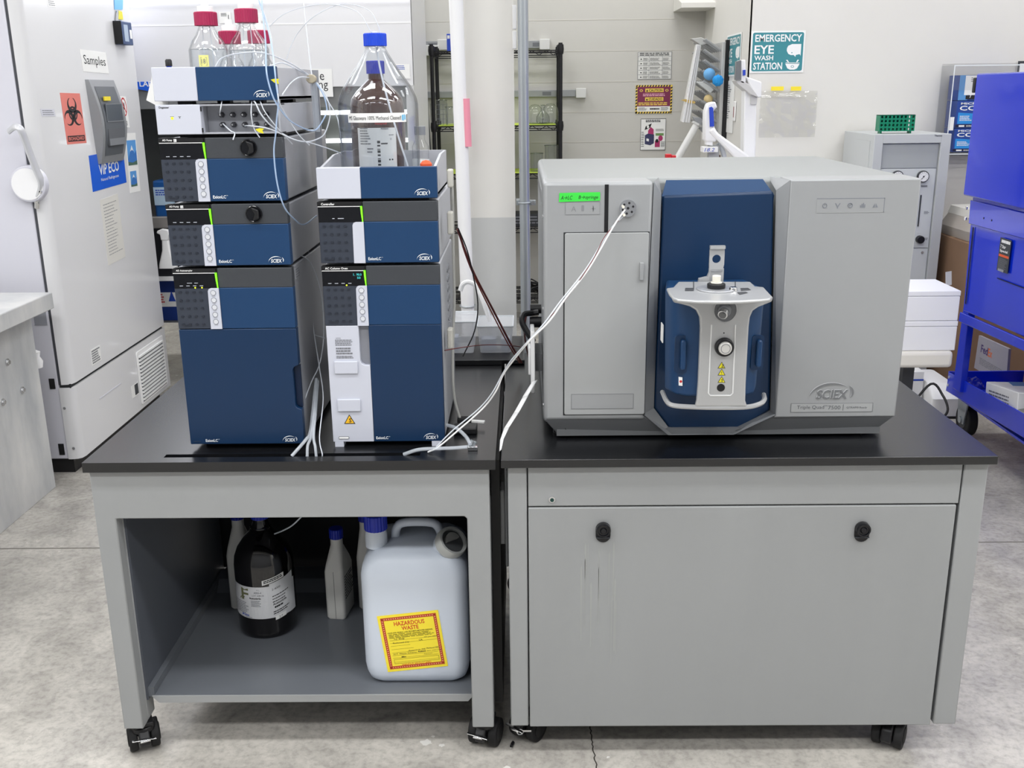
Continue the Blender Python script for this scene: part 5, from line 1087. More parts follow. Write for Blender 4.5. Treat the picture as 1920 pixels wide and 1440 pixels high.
# key box and keys taped near the top right
p = pf(226, 62); t = thing('timer_box', 'small dark blue and black alarm box hanging on blue tape at the freezer top', 'alarm', (fx, p[0], p[1]))
k = K(FXp(fx+.0)); k.box(p[0]-.085, p[0]+.045, p[1]-.055, p[1]+.050, .001, .04); k.end('box_body', mat('alarm_blue', (45, 70, 115), .4), t, bevel=.004)
k = K(FY(p[0]-.085)); k.box(fx+.002, fx+.040, p[1]-.054, p[1]+.049, 0, .002); k.end('black_side', BLK, t)
k = K(FXp(fx+.04)); k.box(p[0]-.06, p[0]-.01, p[1]-.04, p[1]+.035, 0, .001); k.m(1).box(p[0]+.01, p[0]+.035, p[1]-.025, p[1]+.015, 0, .001); k.end('face_sticker', [mat('face_grey', (170, 185, 205), .5), PAPER], t)
k = K(FXp(fx)); k.prism([pf(214, 18), pf(229, 18), pf(230, -4), pf(213, -4)], .001, .003); k.end('blue_tape', mat('tape_blue', (110, 180, 240), .6), t)
k = K(FXp(fx+.004)); k.prism([pf(219, 36), pf(228, 37), pf(226, 22), pf(220, 20)], 0, .004); k.m(1).prism([pf(214, 46), pf(219, 46), pf(219, 20), pf(216, 20)], 0, .004); k.end('key_tag', [YEL2, CHR], t)

# ------------------------------------------------------------------ marble-look bench, far left
marb = mat('marble_laminate', (226, 225, 222), .3, noise=.3, nscale=2.6, c2=(168, 172, 176), stretch=(1, 1.6, .6))
t = thing('marble_bench', 'marble-look laminate bench with thick top and bolted end panel at far left', 'bench', (-2.5, .8, 0))
k = K(); k.wb(-3.3, -1.87, -.3, 1.83, .757, .822); k.end('thick_top', marb, t, bevel=.004)
k = K(); k.wb(-2.02, -1.96, -.2, 1.81, 0, .757); ep = k.end('end_panel', marb, t, bevel=.002)
k = K(); k.wb(-3.2, -3.14, -.2, 1.81, 0, .757); k.end('rear_panel', marb, t, bevel=.002)
for px, pyy in ((13, 679), (41, 731), (4.5, 754)):
    p = pxX(px, pyy, -1.96); k = K(FXp(-1.96)); k.disc(p[0], p[1], .014, 0, .004, 14); k.disc(p[0], p[1], .009, .004, .011, 6); k.end('bolt', CHR, ep)
p = at(82, 648, Y=1.9); k = K(); k.lathe((-1.99, 1.86, .50), [(.0, 0), (.022, .004), (.026, .03), (.016, .05), (.02, .07), (.0, .08)], 16, caps=False)
tag(k.end('wall_hook', WHT), 'small white plastic knob in the gap beside the marble bench panel', 'knob')

# ------------------------------------------------------------------ fume hood behind the stacks
t = hood = thing('fume_hood', 'wide white-fronted fume hood with grey interior behind the instrument stacks', 'fume hood', (-1.5, 3.7, 0))
hx0, hx1, hy0, hy1 = -2.75, -.553, 3.3, 4.1
k = K(); k.wb(hx0, hx1, hy0, hy0+.03, 1.60, 2.6); k.end('front_panel', mat('hood_white', (226, 226, 228), .35), t, bevel=.003)
k = K(); k.wb(hx0+.005, hx1-.005, hy0+.01, hy0+.03, 1.50, 1.60); k.end('sash_rail', HOODG, t)
k = K(); k.wb(hx1-.04, hx1, hy0+.002, hy1, .6, 2.6); k.end('side_wall', mat('hood_side', (205, 205, 205), .4), t); K().wb(hx0, hx0+.04, hy0+.002, hy1, .6, 2.6).end('side_wall', mat('hood_side', (205, 205, 205), .4), t)
k = K(); k.wb(hx0+.04, hx1-.04, hy1-.03, hy1, .93, 2.6); k.end('rear_baffle', HOODI, t)
k = K(); k.wb(hx0+.04, hx1-.04, hy0-.0, hy1-.03, .885, .93); k.end('work_surface', mat('hood_deck', (128, 126, 122), .5), t)
k = K(); k.wb(hx0+.01, hx1-.01, hy0-.03, hy0, .885, .948); k.end('airfoil', mat('airfoil_grey', (150, 146, 142), .35, metal=.3), t, bevel=.006)
k = K(); k.wb(hx0+.04, hx1-.04, hy0+.03, hy1-.03, 2.0, 2.02); k.end('hood_ceiling', HOODG, t)
for i, zz in ((0, 1.46), (1, 1.30)):
    k = K(); k.cyl((-1.18, hy1-.12, zz), (hx1-.06, hy1-.12, zz), .012, 10); k.end('light_tube', mat('tube_light', (250, 252, 255), .3, emit=6 if i == 0 else 3), t)
k = K(); k.wb(hx0+.04, hx1-.04, hy0+.01, hy1, .615, .885); k.end('base_front', mat('hood_base_dark', (42, 42, 46), .35), t)
k = K(); k.wb(hx0+.02, hx1-.02, hy0-.01, hy1, .600, .622); k.end('lower_shelf', WHT, t)
for xx in (hx0+.02, hx1-.08):
    for yy in (hy0+.02, hy1-.08): k = K(); k.wb(xx, xx+.05, yy, yy+.05, 0, .6); k.end('leg', SIDE, t)
k = K(FY(hy0)); a, b = at(247, 171, Y=hy0), at(290, 153, Y=hy0); k.prism([(a[0]-.05, b[2]), (b[0]+.05, b[2]), (b[0]+.05, (a[2]+b[2])/2), (b[0]-.04, a[2]), (a[0]+.03, a[2]+.01)], 0, .003); k.m(1).text('LABC', a[0]+.045, a[2]+.022, .095, .026, .0035, bold=True); k.end('maker_badge', [mat('badge_blue', (25, 95, 215), .35), WHT], t)
k = K(FY(hy0)); a = at(520, 100, Y=hy0); k.box(-2.2, hx1, 1.905, 1.912, 0, .001); k.end('panel_seam', mat('seam_white', (240, 240, 240), .4), t)
k = K(); k.wb(hx0, hx1, hy0-.02, hy0, 2.03, 2.30); k.end('hood_lamp', mat('hood_lamp_white', (248, 250, 255), .4, emit=4), t)
# notice with large words, door stickers on the hood front
a, b = at(575, 182, Y=hy0-.002), at(622, 129, Y=hy0-.002); k = K(FY(hy0-.002)); k.box(a[0]-.12, b[0], a[2], b[2], 0, .0012); k.m(1).text('le', b[0]-.075, b[2]-.055, .034, .045, .0016); k.text('ng', b[0]-.072, a[2]+.028, .048, .042, .0016)
k.end('hood_notice', [PAPER, INK], hood)
for (x0_, y0_, x1_, y1_, nm, lab, c_) in ((412, 22, 432, 44, 'arrow_label', 'small white label with down arrow between the front crimson caps', INK), (484, 24, 494, 40, 'blue_square_label', 'small blue square label right of the second crimson cap', INKB), (740, 120, 768, 148, 'blue_header_notice', 'white notice with pale blue heading seen right of the clear jug shoulder', INKB)):
    a, b = at(x0_, y1_, Y=hy0-.002), at(x1_, y0_, Y=hy0-.002); k = K(FY(hy0-.002)); k.box(a[0], b[0], a[2], b[2], 0, .001); k.m(1).lines(a[0]+.01, b[0]-.02, (a[2]*.4+b[2]*.6), b[2]-.005, 3, .0015); 
    if nm == 'arrow_label': k.prism([(b[0]-.018, a[2]+.02), (b[0]-.012, a[2]+.01), (b[0]-.006, a[2]+.02)], .001, .0015); k.box(b[0]-.0135, b[0]-.0105, a[2]+.02, b[2]-.015, .001, .0015)
    k.end(nm, [PAPER, c_], hood)['label'] = lab
# vortex mixer and other hood contents
p = at(292, 395, Y=3.42); t = thing('vortex_mixer', 'blue vortex mixer with white control face inside the hood beside the freezer', 'mixer', (p[0], 3.42, .93))
k = K(); k.wb(-1.98, -1.80, 3.36, 3.52, .932, 1.13); k.end('mixer_body', mat('mixer_blue', (30, 85, 150), .35), t, bevel=.012)
k = K(FY(3.359)); k.box(-1.975, -1.805, 1.0, 1.095, 0, .004); k.m(1).disc(-1.845, 1.025, .018, .004, .016, 16); k.m(2).lines(-1.965, -1.83, 1.05, 1.085, 3, .0045, .5); k.m(3).prism([(-1.83, 1.06), (-1.81, 1.065), (-1.808, 1.09), (-1.835, 1.085)], .004, .005); k.end('control_face', [mat('face_pale_blue', (180, 205, 225), .4), INK, INKB, RED], t)
k = K(); k.lathe((-1.89, 3.44, 1.13), [(.03, 0), (.035, .02), (.028, .035)], 18); k.end('cup_head', BLKR, t)
k = K(); k.tube([(-1.88, 3.54, 1.03), (-1.93, 3.75, 1.08), (-1.99, 4.0, 1.30), (-2.02, 4.05, 1.36)], .010, 8); k.end('cord', BLK, t)
t = thing('spray_bottle', 'white trigger spray bottle hanging on the dark hood base', 'bottle', (-1.95, 3.24, .7))
k = K(); cx, cy = -1.895, 3.235
loft(k, [(rrect(cx-.048, cx+.048, cy-.02, cy+.02, .012), .68), (rrect(cx-.045, cx+.045, cy-.02, cy+.02, .012), .70), (rrect(cx-.022, cx+.022, cy-.015, cy+.015, .010), .775), (rrect(cx-.018, cx+.018, cy-.014, cy+.014, .010), .83)]); k.end('bottle_body', WHT, t)
k = K(FY(cy+.012)); k.prism([(cx-.02, .83), (cx+.018, .83), (cx+.022, .855), (cx+.028, .865), (cx+.022, .885), (cx-.01, .89), (cx-.035, .880), (cx-.040, .868), (cx-.022, .860)], 0, .028); k.end('trigger_head', WHT, t, bevel=.004)
k = K(); k.wb(cx-.01, cx+.01, cy+.015, 3.32, .80, .815); k.end('hanger', BLK, t)
t = thing('blue_crate', 'dark blue box with red and white warning poster under the hood', 'box', (-1.95, 3.7, .33))
k = K(); k.wb(-2.3, -1.5, 3.42, 3.9, .35, .598); k.end('crate_body', mat('crate_blue', (25, 55, 130), .4), t, bevel=.006)
k = K(FY(3.419)); a, b = at(296, 575, Y=3.42), at(330, 548, Y=3.42); k.box(a[0]-.1, b[0]+.03, a[2], b[2], 0, .002); k.m(1).lines(a[0]-.02, b[0]-.06, a[2]+.02, b[2]-.005, 4, .0025, .6); k.m(2).prism([(b[0]-.045, a[2]+.03), (b[0]-.005, a[2]+.03), (b[0]-.025, b[2]+.01)], .002, .0025); k.end('warning_poster', [PAPER, RED, INKB], t)
k = K(); k.wb(-2.28, -1.52, 3.44, 3.88, .335, .35); k.end('crate_base', SIDE, t)
for xx in (-2.25, -1.86, -1.55):
    for yy in (3.47, 3.85):
        k = K(); k.cyl((xx, yy, .05), (xx, yy, .34), .010, 8); lg = k.end('leg', CHR, t); k = K(); k.cyl((xx-.012, yy, .036), (xx+.012, yy, .036), .036, 14); k.end('wheel', BLKR, lg)

t = thing('lab_stool', 'stool with chromed ring and black castors glimpsed right of the freezer', 'stool', (-1.60, 3.1, 0))
k = K(FZ(.335)); k.ring(-1.60, 3.10, .20, .011, 0, 40); k.end('foot_ring', CHR, t)
k = K(); k.cyl((-1.60, 3.10, .08), (-1.60, 3.10, .52), .025, 14); k.end('column', CHR, t)
k = K(); k.lathe((-1.60, 3.10, .52), [(.10, 0), (.17, .01), (.175, .045), (.15, .06)], 28); k.end('seat', BLK, t)
for i in range(5):
    a_ = i*2*PI/5+.35; e = (-1.60+.24*math.cos(a_), 3.10+.24*math.sin(a_)); k = K(); k.tube([(-1.60, 3.10, .13), (-1.60+.14*math.cos(a_), 3.10+.14*math.sin(a_), .11), (e[0], e[1], .075)], .014, 8); lg = k.end('leg', CHR, t)
    k = K(); k.cyl((e[0]-.012, e[1], .028), (e[0]+.012, e[1], .028), .028, 16); k.end('wheel', BLKR, lg)
# black rear shelf just behind the left bench, with clear bins
t = thing('rear_shelf', 'black raised shelf along the back of the left bench', 'shelf', (-.5, .95, 0))
k = K(); k.wb(-.97, .004, .812, 1.12, .786, .796); k.end('shelf_board', BLK, t); k = K(FY(.812)); k.prism([(-.97, .70), (-.056, .70), (-.056, .786), (.004, .786), (.004, .797), (-.97, .798)], 0, .006); k.end('front_lip', TOPB, t)
k = K(); k.f(FXp(-.002)).prism([(.815, .797), (1.1, .84), (1.1, .787), (.815, .787)], 0, .006); k.end('end_plate', TOPB, t)
for xx in (-.95, -.03): k = K(); k.wb(xx, xx+.03, 1.0, 1.03, 0, .786); k.end('leg', BLK, t)
for i, (xa, xb, h_, lab) in enumerate(((-.30, -.145, .10, 'taller clear plastic bin on the rear shelf beside the white pipe'), (-.14, -.03, .085, 'lower clear plastic bin on the rear shelf under the white hose'))):
    t = thing('clear_bin', lab, 'bin', ((xa+xb)/2, .97, .796), 'clear bins on the rear shelf'); k = K(); M_ = mat('bin_plastic', (232, 235, 240), .3, alpha=.5)
    loft(k, [(rrect(xa+.008, xb-.008, .90, 1.03, .01), .7965), (rrect(xa, xb, .89, 1.04, .01), .796+h_)]); k.end('bin_body', M_, t, keep=True)
    k = K(); k.tube([(xa, .89, .796+h_), (xb, .89, .796+h_), (xb, 1.04, .796+h_), (xa, 1.04, .796+h_), (xa, .89, .796+h_)], .0025, 6, cat=False); k.end('bin_rim', mat('bin_rim', (225, 230, 235), .3), t)
    for j in range(2): k = K(); k.wb(xa+.012+j*.06, xa+.055+j*.045, .92, .97, .7975, .796+h_*.45); k.end('insert', mat('bin_insert', (200, 206, 220), .4), t)
# ------------------------------------------------------------------ column, pipes, wire shelving
k = K(); k.wb(-.232, -.028, 2.0, 2.2, 1.078, 3.5); o = struct(k.end('wall_column', WALL))
k = K(); k.wb(-.232, -.028, 2.0, 2.2, 0, 1.078); struct(k.end('wall_column_dado', mat('dado_grey', (196, 197, 196), .5)))
t = thing('white_pipe', 'white vertical pipe running up along the left edge of the column', 'pipe', (-.255, 1.93, 0))
a, b = at(855, 0, Y=1.93), at(880, 660, Y=1.93); d_ = (b[0]-a[0])/(b[2]-a[2])
k = K(); k.cyl((b[0]-d_*b[2], 1.93, 0), (a[0]+d_*(3.5-a[2]), 1.93, 3.5), .027, 28); k.end('pipe_run', WHTG, t)
p = at(874, 230, Y=1.93); k = K(); k.cyl((p[0]+.006, 1.918, p[2]-.09), (p[0]+.002, 1.918, p[2]+.09), .0145, 20); k.end('pink_tape', mat('tape_pink', (235, 150, 170), .5), t)
for pyy in (573, 586): p = at(877, pyy, Y=1.93); k = K(FZ(p[2])); k.ring(p[0], 1.93, .032, .003, 0, 28, 6); k.end('pipe_band', ZINC, t)
t = thing('conduit', 'galvanised steel conduit standing right of the column with a strap clamp', 'conduit', (.0, 1.93, 0))
a, b = at(980, 0, Y=1.93), at(986, 600, Y=1.93); d_ = (b[0]-a[0])/(b[2]-a[2])
k = K(); k.cyl((b[0]-d_*b[2], 1.93, 0), (a[0]+d_*(3.5-a[2]), 1.93, 3.5), .0205, 28); k.end('conduit_run', ZINC, t)
p = at(983, 380, Y=1.93); k = K(FZ(p[2]-.008)); k.ring(p[0], 1.93, .0225, .0035, .008, 28, 6); k.f(FI).wb(p[0]+.018, p[0]+.045, 1.925, 1.94, p[2]-.01, p[2]+.01); k.wb(p[0]-.032, p[0]-.018, 1.93, 2.0, p[2]-.01, p[2]+.01); k.end('strap_clamp', ZINC, t, bevel=.001)
k = K(FY(1.922)); k.disc(p[0]+.034, p[2], .008, 0, .008, 6); k.end('clamp_bolt', CHR, t)
for z_, lab in (((10, 55), 'upper white cover plate on the column corner'), ((58, 92), 'lower white cover plate on the column corner')):
    a, b = at(961, z_[1], Y=1.99), at(968, z_[0], Y=1.99); k = K(); k.wb(a[0], b[0], 1.975, 2.0, a[2], b[2]); tag(k.end('cover_plate', WHT, bevel=.002), lab, 'plate', 'cover plates on the column corner')
# conduits and outlets left of the shelving
Yw = 5.2
for (xa, xb, y_, hh, lab) in ((795, 1000, 178, .045, 'grey wall raceway running behind the wire shelving at mid height'), (790, 835, 85, .05, 'short grey raceway at the left end of the top shelf'), (985, 1025, 84, .05, 'short grey raceway above the top shelf right of the conduit')):
    a = at(xa, y_, Y=Yw); b = at(xb, y_, Y=Yw); xe = .43 if xa == 795 else b[0]; z_ = a[2]
    t = thing('wall_raceway', lab, 'raceway', (a[0], Yw, z_), 'raceways on the back wall')
    k = K(); k.wb(a[0], xe, Yw-.03, Yw, z_-hh/2, z_+hh/2); k.end('channel', mat('raceway_grey', (150, 152, 154), .45), t, bevel=.003)
    k = K(); k.wb(xe-.05, xe+.02, Yw-.045, Yw, z_-hh/2-.01, z_+hh/2+.01); k.end('end_box', mat('raceway_light', (214, 214, 212), .45), t, bevel=.004)
    for i in range(max(1, int((xe-a[0])/.16))): k = K(FY(Yw-.03)); u = a[0]+.05+i*.155; k.box(u, u+.06, z_-.012, z_+.012, 0, .002); k.end('outlet', mat('outlet_grey', (110, 112, 116), .5), t)
for i, (px, r_, lab) in enumerate(((777, .012, 'thin black pipe left of two beside the hood edge'), (783, .010, 'thin black pipe right of two beside the hood edge'))):
    a = at(px, 40, Y=Yw-.04); k = K(); k.cyl((a[0]+.02*i, Yw-.04, 1.9), (a[0], Yw-.04, 3.4), r_, 10); tag(k.end('thin_pipe', mat('pipe_dark', (90, 92, 94), .4)), lab, 'pipe', 'thin pipes by the hood edge')
a = at(782, 85, Y=Yw-.04); t = thing('pipe_valve', 'white valve fitting on the thin pipes beside the hood', 'valve', tuple(a)); k = K(); k.wb(a[0]-.035, a[0]+.03, Yw-.08, Yw, a[2]-.11, a[2]+.02); k.end('valve_body', WHT, t, bevel=.006)
k = K(); k.cyl((a[0], Yw-.05, a[2]-.13), (a[0], Yw-.05, a[2]+.07), .018, 12); k.end('valve_stem', WHT, t); k = K(); k.wb(a[0]+.03, a[0]+.15, Yw-.06, Yw, a[2]-.07, a[2]+.0); k.end('outlet_arm', mat('raceway_light', (214, 214, 212), .45), t, bevel=.004)
k = K(); k.tube([(a[0]+.05, Yw-.03, a[2]-.08), (a[0]+.06, Yw-.03, 1.4), (a[0]+.08, Yw-.03, .8)], .005, 6); k.end('drop_cord', mat('pipe_dark', (90, 92, 94), .4), t)
sx0, sx1, sf, sb = at(809, 100, Y=4.75)[0], at(1051, 95, Y=4.75)[0], 4.75, 5.14
t = thing('wire_shelving', 'black wire shelving unit against the back wall behind the column', 'shelving', ((sx0+sx1)/2, 4.95, 0))
for xx in (sx0, sx1):
    for yy in (sf, sb):
        k = K(); k.cyl((xx, yy, 0), (xx, yy, 1.865), .0135, 12); po = k.end('post', BLK, t)
        for zz in (1.825, 1.345, 1.02, .62, .16): k = K(); k.lathe((xx, yy, zz-.03), [(.018, 0), (.022, .03), (.019, .06)], 12); k.end('shelf_collar', BLK, po)
SZ = [at(1000, 95, Y=4.75)[2], at(1000, 236, Y=4.75)[2], at(1000, 326, Y=4.75)[2], at(990, 428, Y=4.75)[2], at(990, 560, Y=4.75)[2], .2]
for zz in SZ:
    k = K()
    for yy in (sf, sb): k.wb(sx0, sx1, yy-.003, yy+.003, zz-.004, zz+.004); k.wb(sx0, sx1, yy-.003, yy+.003, zz-.032, zz-.026)
    for xx in (sx0, sx1): k.wb(xx-.003, xx+.003, sf, sb, zz-.004, zz+.004); k.wb(xx-.003, xx+.003, sf, sb, zz-.032, zz-.026)
    n = 18
    for i in range(n):
        xa = sx0+(sx1-sx0)*i/n; xb = sx0+(sx1-sx0)*(i+1)/n; z_ = (zz-.028, zz) if i % 2 else (zz, zz-.028); k.tube([(xa, sf, z_[0]), (xb, sf, z_[1])], .003, 4, cat=False)
    for i in range(22): xa = sx0+(sx1-sx0)*(i+.5)/22; k.wb(xa-.0016, xa+.0016, sf, sb, zz-.002, zz+.002)
    for yy in (4.88, 5.01): k.wb(sx0, sx1, yy-.003, yy+.003, zz-.008, zz-.002)
    k.end('wire_shelf', BLK, t)
for i, (zi, lab) in enumerate(((1, 'yellow-green liner on the second wire shelf'), (2, 'yellow-green liner on the third wire shelf'))):
    k = K(); k.wb(sx0+.03, sx1-.03, sf+.01, sb-.01, SZ[zi]+.0045, SZ[zi]+.009); tag(k.end('shelf_liner', YGM), lab, 'liner', 'liners on the wire shelving')
def glassware(name, px, zi, kind, r, h_, lab, Y=4.85):
    a = at(px, 200, Y=Y); z_ = SZ[zi]+.010
    t = thing(name, lab, 'glassware', (a[0], Y, z_), 'glassware on the wire shelving')
    if kind == 'flask': prof = [(r*.8, 0), (r, h_*.15), (r*.95, h_*.4), (r*.35, h_*.7), (r*.3, h_)]
    elif kind == 'dome': prof = [(r, 0), (r, h_*.5), (r*.85, h_*.8), (r*.45, h_*.97), (.002, h_)]
    else: prof = [(r*.97, 0), (r, .01), (r, h_*.93), (r*1.06, h_)]
    k = K(); k.lathe((a[0], Y, z_), prof, 28, caps=False); k.lathe((a[0], Y, z_), [(0, .002), (prof[0][0], .002)], 28, caps=False); g = k.end('glass_body', glass('shelf_glass', (238, 240, 240), (120, 126, 130), 1.3), t, keep=True)
    k = K(FZ(z_)); k.ring(a[0], Y, prof[-1][0] if kind != 'dome' else r, .003, h_ if kind != 'dome' else .004, 24, 6); k.end('rim', glass('rim_glass', (225, 228, 228), (140, 146, 150), 1.6), g)
glassware('glass_dome', 1003, 1, 'dome', .055, .125, 'domed glass cover left of two on the second shelf', 4.85)
glassware('glass_dome', 1032, 1, 'dome', .055, .130, 'domed glass cover beside the right post on the second shelf', 4.87)
glassware('glass_flask', 1018, 1, 'flask', .045, .12, 'small flask in front between the two glass domes', 4.80)
glassware('glass_beaker', 1006, 2, 'beaker', .040, .12, 'squat glass jar left of two on the third shelf', 4.82)
glassware('glass_beaker', 1035, 2, 'beaker', .048, .17, 'taller glass jar right of two on the third shelf', 4.84)
glassware('glass_beaker', 828, 1, 'beaker', .035, .16, 'tall glass jar by the left post on the second shelf', 4.82)
glassware('glass_beaker', 845, 1, 'beaker', .035, .115, 'shorter glass jar beside the white pipe on the second shelf', 4.84)
a = at(822, 200, Y=4.80); k = K()
for i in range(5): k.tube([(a[0]-.05, 4.78, SZ[1]+.02+i*.03), (a[0]+.06, 4.78, SZ[1]+.02+i*.03)], .002, 4, cat=False); 
for i in range(5): k.tube([(a[0]-.05+i*.0275, 4.78, SZ[1]+.01), (a[0]-.05+i*.0275, 4.78, SZ[1]+.15)], .002, 4, cat=False)
tag(k.end('wire_basket', mat('wire_grey', (150, 155, 160), .3, metal=.8)), 'small wire rack in front of the left jars on the second shelf', 'rack')
a, b = at(839, 92, Y=4.85), at(850, 64, Y=4.85); t = thing('blue_carton', 'blue carton on the top wire shelf beside the white pipe', 'box', (a[0], 4.85, SZ[0])); k = K(); k.wb(a[0], a[0]+.12, 4.80, 4.92, SZ[0]+.005, b[2]); k.end('carton_body', mat('carton_blue', (50, 80, 190), .5), t, bevel=.002)
k = K(FY(4.80)); k.box(a[0]+.004, a[0]+.02, b[2]-.03, b[2]-.01, 0, .001); k.end('carton_print', PAPER, t)
a = at(1010, 545, Y=4.85); t = thing('cable_heap', 'tangle of black cables on a low wire shelf left of the silver instrument', 'cables', (a[0], 4.85, SZ[4]))
for j in range(5):
    R_ = random.Random(j); pts = [(a[0]-.10+R_.uniform(0, .2), 4.80+R_.uniform(0, .1), SZ[4]+.012+R_.uniform(0, .10)) for i in range(7)]; k = K(); k.tube(pts, .005, 6); k.end('cable_loop', BLK, t)
t = thing('dark_carton', 'dark carton on the fourth wire shelf beside the conduit', 'box', (.05, 4.9, SZ[3])); k = K(); k.wb(-.12, .24, 4.80, 5.0, SZ[3]+.005, SZ[3]+.09); k.end('carton_body', mat('carton_dark', (48, 50, 54), .5), t, bevel=.003)
k = K(FY(4.80)); k.lines(-.10, .20, SZ[3]+.02, SZ[3]+.08, 3, .0006); k.end('carton_print', INKG, t)
# ------------------------------------------------------------------ notices on the back wall
Yn = 5.198
def notice(name, x0_, y0_, x1_, y1_, mats, fn, lab, Y=Yn, cat='sign', group=None):
    a, b = at(x0_, y1_, Y=Y), at(x1_, y0_, Y=Y); U, V = b[0]-a[0], b[2]-a[2]
    M = Matrix(((U, 0, 0, a[0]), (0, 0, -1, Y), (0, V, 0, a[2]), (0, 0, 0, 1))); k = K(M); k.prism([(0, 0), (1, 0), (1, 1), (0, 1)], 0, .002); fn(k)
    return tag(k.end(name, mats), lab, cat, group)
def table_fn(k):
    k.m(1)
    for i in range(1, 6): k.flat([(.02, i/6), (.98, i/6), (.98, i/6+.012), (.02, i/6+.012)], .0026)
    for u in (.33, .72): k.flat([(u, .03), (u+.008, .03), (u+.008, .85), (u, .85)], .0026)
    k.frame(.0, 1, .0, 1, .012, .0026); k.m(2).lines(.05, .95, .86, .98, 2, .0028, .5, .05)
    for i in range(5):
        k.m(2).disc(.10, .08+i*.165, .022, .0026, .003, 8); k.lines(.16, .32, .03+i*.165, .13+i*.165, 3, .003, .35); k.lines(.36, .70, .03+i*.165, .13+i*.165, 3, .003, .35); k.lines(.74, .96, .03+i*.165, .13+i*.165, 3, .003, .35)
notice('instruction_sheet', 1195, 97, 1260, 149, [mat('laminate_paper', (222, 222, 218), .3), INKG, INK], table_fn, 'white laminated instruction table, topmost of three notices on the back wall')
def caution_fn(k):
    for i in range(13):
        for (u0_, u1_, v0_, v1_) in ((i/13.4, (i+.5)/13.4, 0, .06), (i/13.4, (i+.5)/13.4, .94, 1)): k.m(1).flat([(u0_, v0_), (u1_, v0_), (u1_+.02, v1_), (u0_+.02, v1_)], .0026)
    for i in range(9):
        for u_ in (0, .955): k.m(1).flat([(u_, i/9.3), (u_+.045, i/9.3+.03), (u_+.045, (i+.5)/9.3+.03), (u_, (i+.5)/9.3)], .0026)
    k.m(2).flat([(.05, .25), (.95, .25), (.95, .94), (.05, .94)], .0026); k.m(3).flat([(.05, .07), (.95, .07), (.95, .25), (.05, .25)], .0027)
    k.m(0).flat([(.26, .75), (.76, .75), (.76, .88), (.26, .88)], .003); k.flat([(.26, .44), (.76, .44), (.76, .57), (.26, .57)], .003)
    k.m(1).text('▲CAUTION' if False else 'CAUTION', .36, .765, .37, .095, .0034, bold=True); k.text('CUIDADO', .36, .455, .37, .095, .0034, bold=True)
    for v_ in (.77, .46): k.flat([(.28, v_), (.34, v_), (.31, v_+.08)], .0034)
    for u_ in (.15, .85): k.m(0).disc(u_, .81, .045, .0026, .003, 12); k.m(2).disc(u_, .81, .025, .003, .0034, 10)
    k.m(4).lines(.2, .82, .60, .71, 2, .003, .6, .1); k.m(0).lines(.08, .95, .28, .40, 2, .003, .6, .1); k.m(1).lines(.08, .32, .10, .22, 3, .003); k.lines(.40, .66, .12, .20, 1, .003, .7, 0); k.lines(.70, .92, .10, .22, 3, .003)
notice('caution_sign', 1191, 159, 1261, 213, [mat('sign_yellow', (238, 205, 90), .4), INK, MAR, PAPER, mat('sign_pink', (230, 170, 190), .5)], caution_fn, 'maroon caution and cuidado sign with striped border on the back wall')
def bin_fn(k):
    k.m(1).lines(.2, .8, .88, .97, 2, .0026, .6, .1); k.m(2).flat([(.18, .20), (.40, .16), (.54, .22), (.54, .50), (.34, .55), (.18, .48)], .0026)
    k.m(3).flat([(.30, .53), (.52, .50), (.52, .66), (.40, .74), (.30, .62)], .003); k.m(1).flat([(.16, .64), (.38, .72), (.44, .85), (.20, .76)], .0028); k.m(0).disc(.29, .745, .05, .0028, .0032, 8)
    k.m(4).flat([(.60, .46), (.92, .46), (.92, .54), (.60, .54)], .0026); k.m(3).disc(.80, .38, .09, .0026, .003, 12); k.flat([(.58, .10), (.78, .10), (.78, .30), (.58, .30)], .0026); k.m(1).disc(.66, .30, .06, .003, .0034, 10)
    k.lines(.04, .16, .1, .6, 9, .0026, .35); k.lines(.60, .95, .60, .68, 3, .0026, .4); k.lines(.82, .97, .1, .28, 5, .0026); k.frame(0, 1, 0, 1, .015, .0026); k.m(5).flat([(.24, .30), (.34, .28), (.34, .36), (.24, .38)], .003)
notice('waste_poster', 1200, 222, 1249, 282, [PAPER, INK, mat('poster_navy', (55, 58, 95), .5), mat('poster_magenta', (175, 50, 105), .5), mat('poster_green', (110, 150, 90), .5), WHT], bin_fn, 'poster of waste bins in navy and magenta, lowest notice on the back wall')
# ------------------------------------------------------------------ eye wash signs
def eye_fn(k):
    k.m(1).prism(rrect(.012, .988, .018, .982, .05, 5), .002, .0024); k.m(0).prism(rrect(.022, .978, .030, .970, .045, 5), .0024, .0027); k.m(2).prism(rrect(.03, .97, .040, .960, .04, 5), .0027, .003)
    k.m(1); d = .0034
    k.text('EMERGENCY', .075, .74, .86, .175, d, bold=True); k.text('EYE', .070, .455, .36, .205, d, bold=True); k.text('WASH', .075, .30, .35, .115, d, bold=True); k.text('STATION', .06, .075, .54, .175, d, bold=True)
    hp = [(.93, .40), (.93, .68), (.76, .68), (.69, .64), (.67, .58), (.67, .52), (.70, .45), (.745, .42), (.80, .42), (.835, .375), (.84, .42), (.91, .44)]
    k.prism(hp, .003, d); k.m(2).disc(.765, .475, .012, d, d+.0003, 8); k.m(1)
    bw = [(.655, .215), (.70, .10), (.75, .07), (.83, .07), (.88, .10), (.92, .205)]; k.prism(bw, .003, d); k.flat([(.66, .245), (.92, .235), (.92, .22), (.66, .23)], d)
    k.prism([(.665, .30), (.70, .25), (.725, .25), (.69, .31)], .003, d); k.prism([(.905, .30), (.88, .25), (.855, .25), (.88, .31)], .003, d); k.m(2).disc(.79, .145, .030, d, d+.0003, 14); k.m(1).disc(.79, .145, .020, d+.0003, d+.0006, 12)
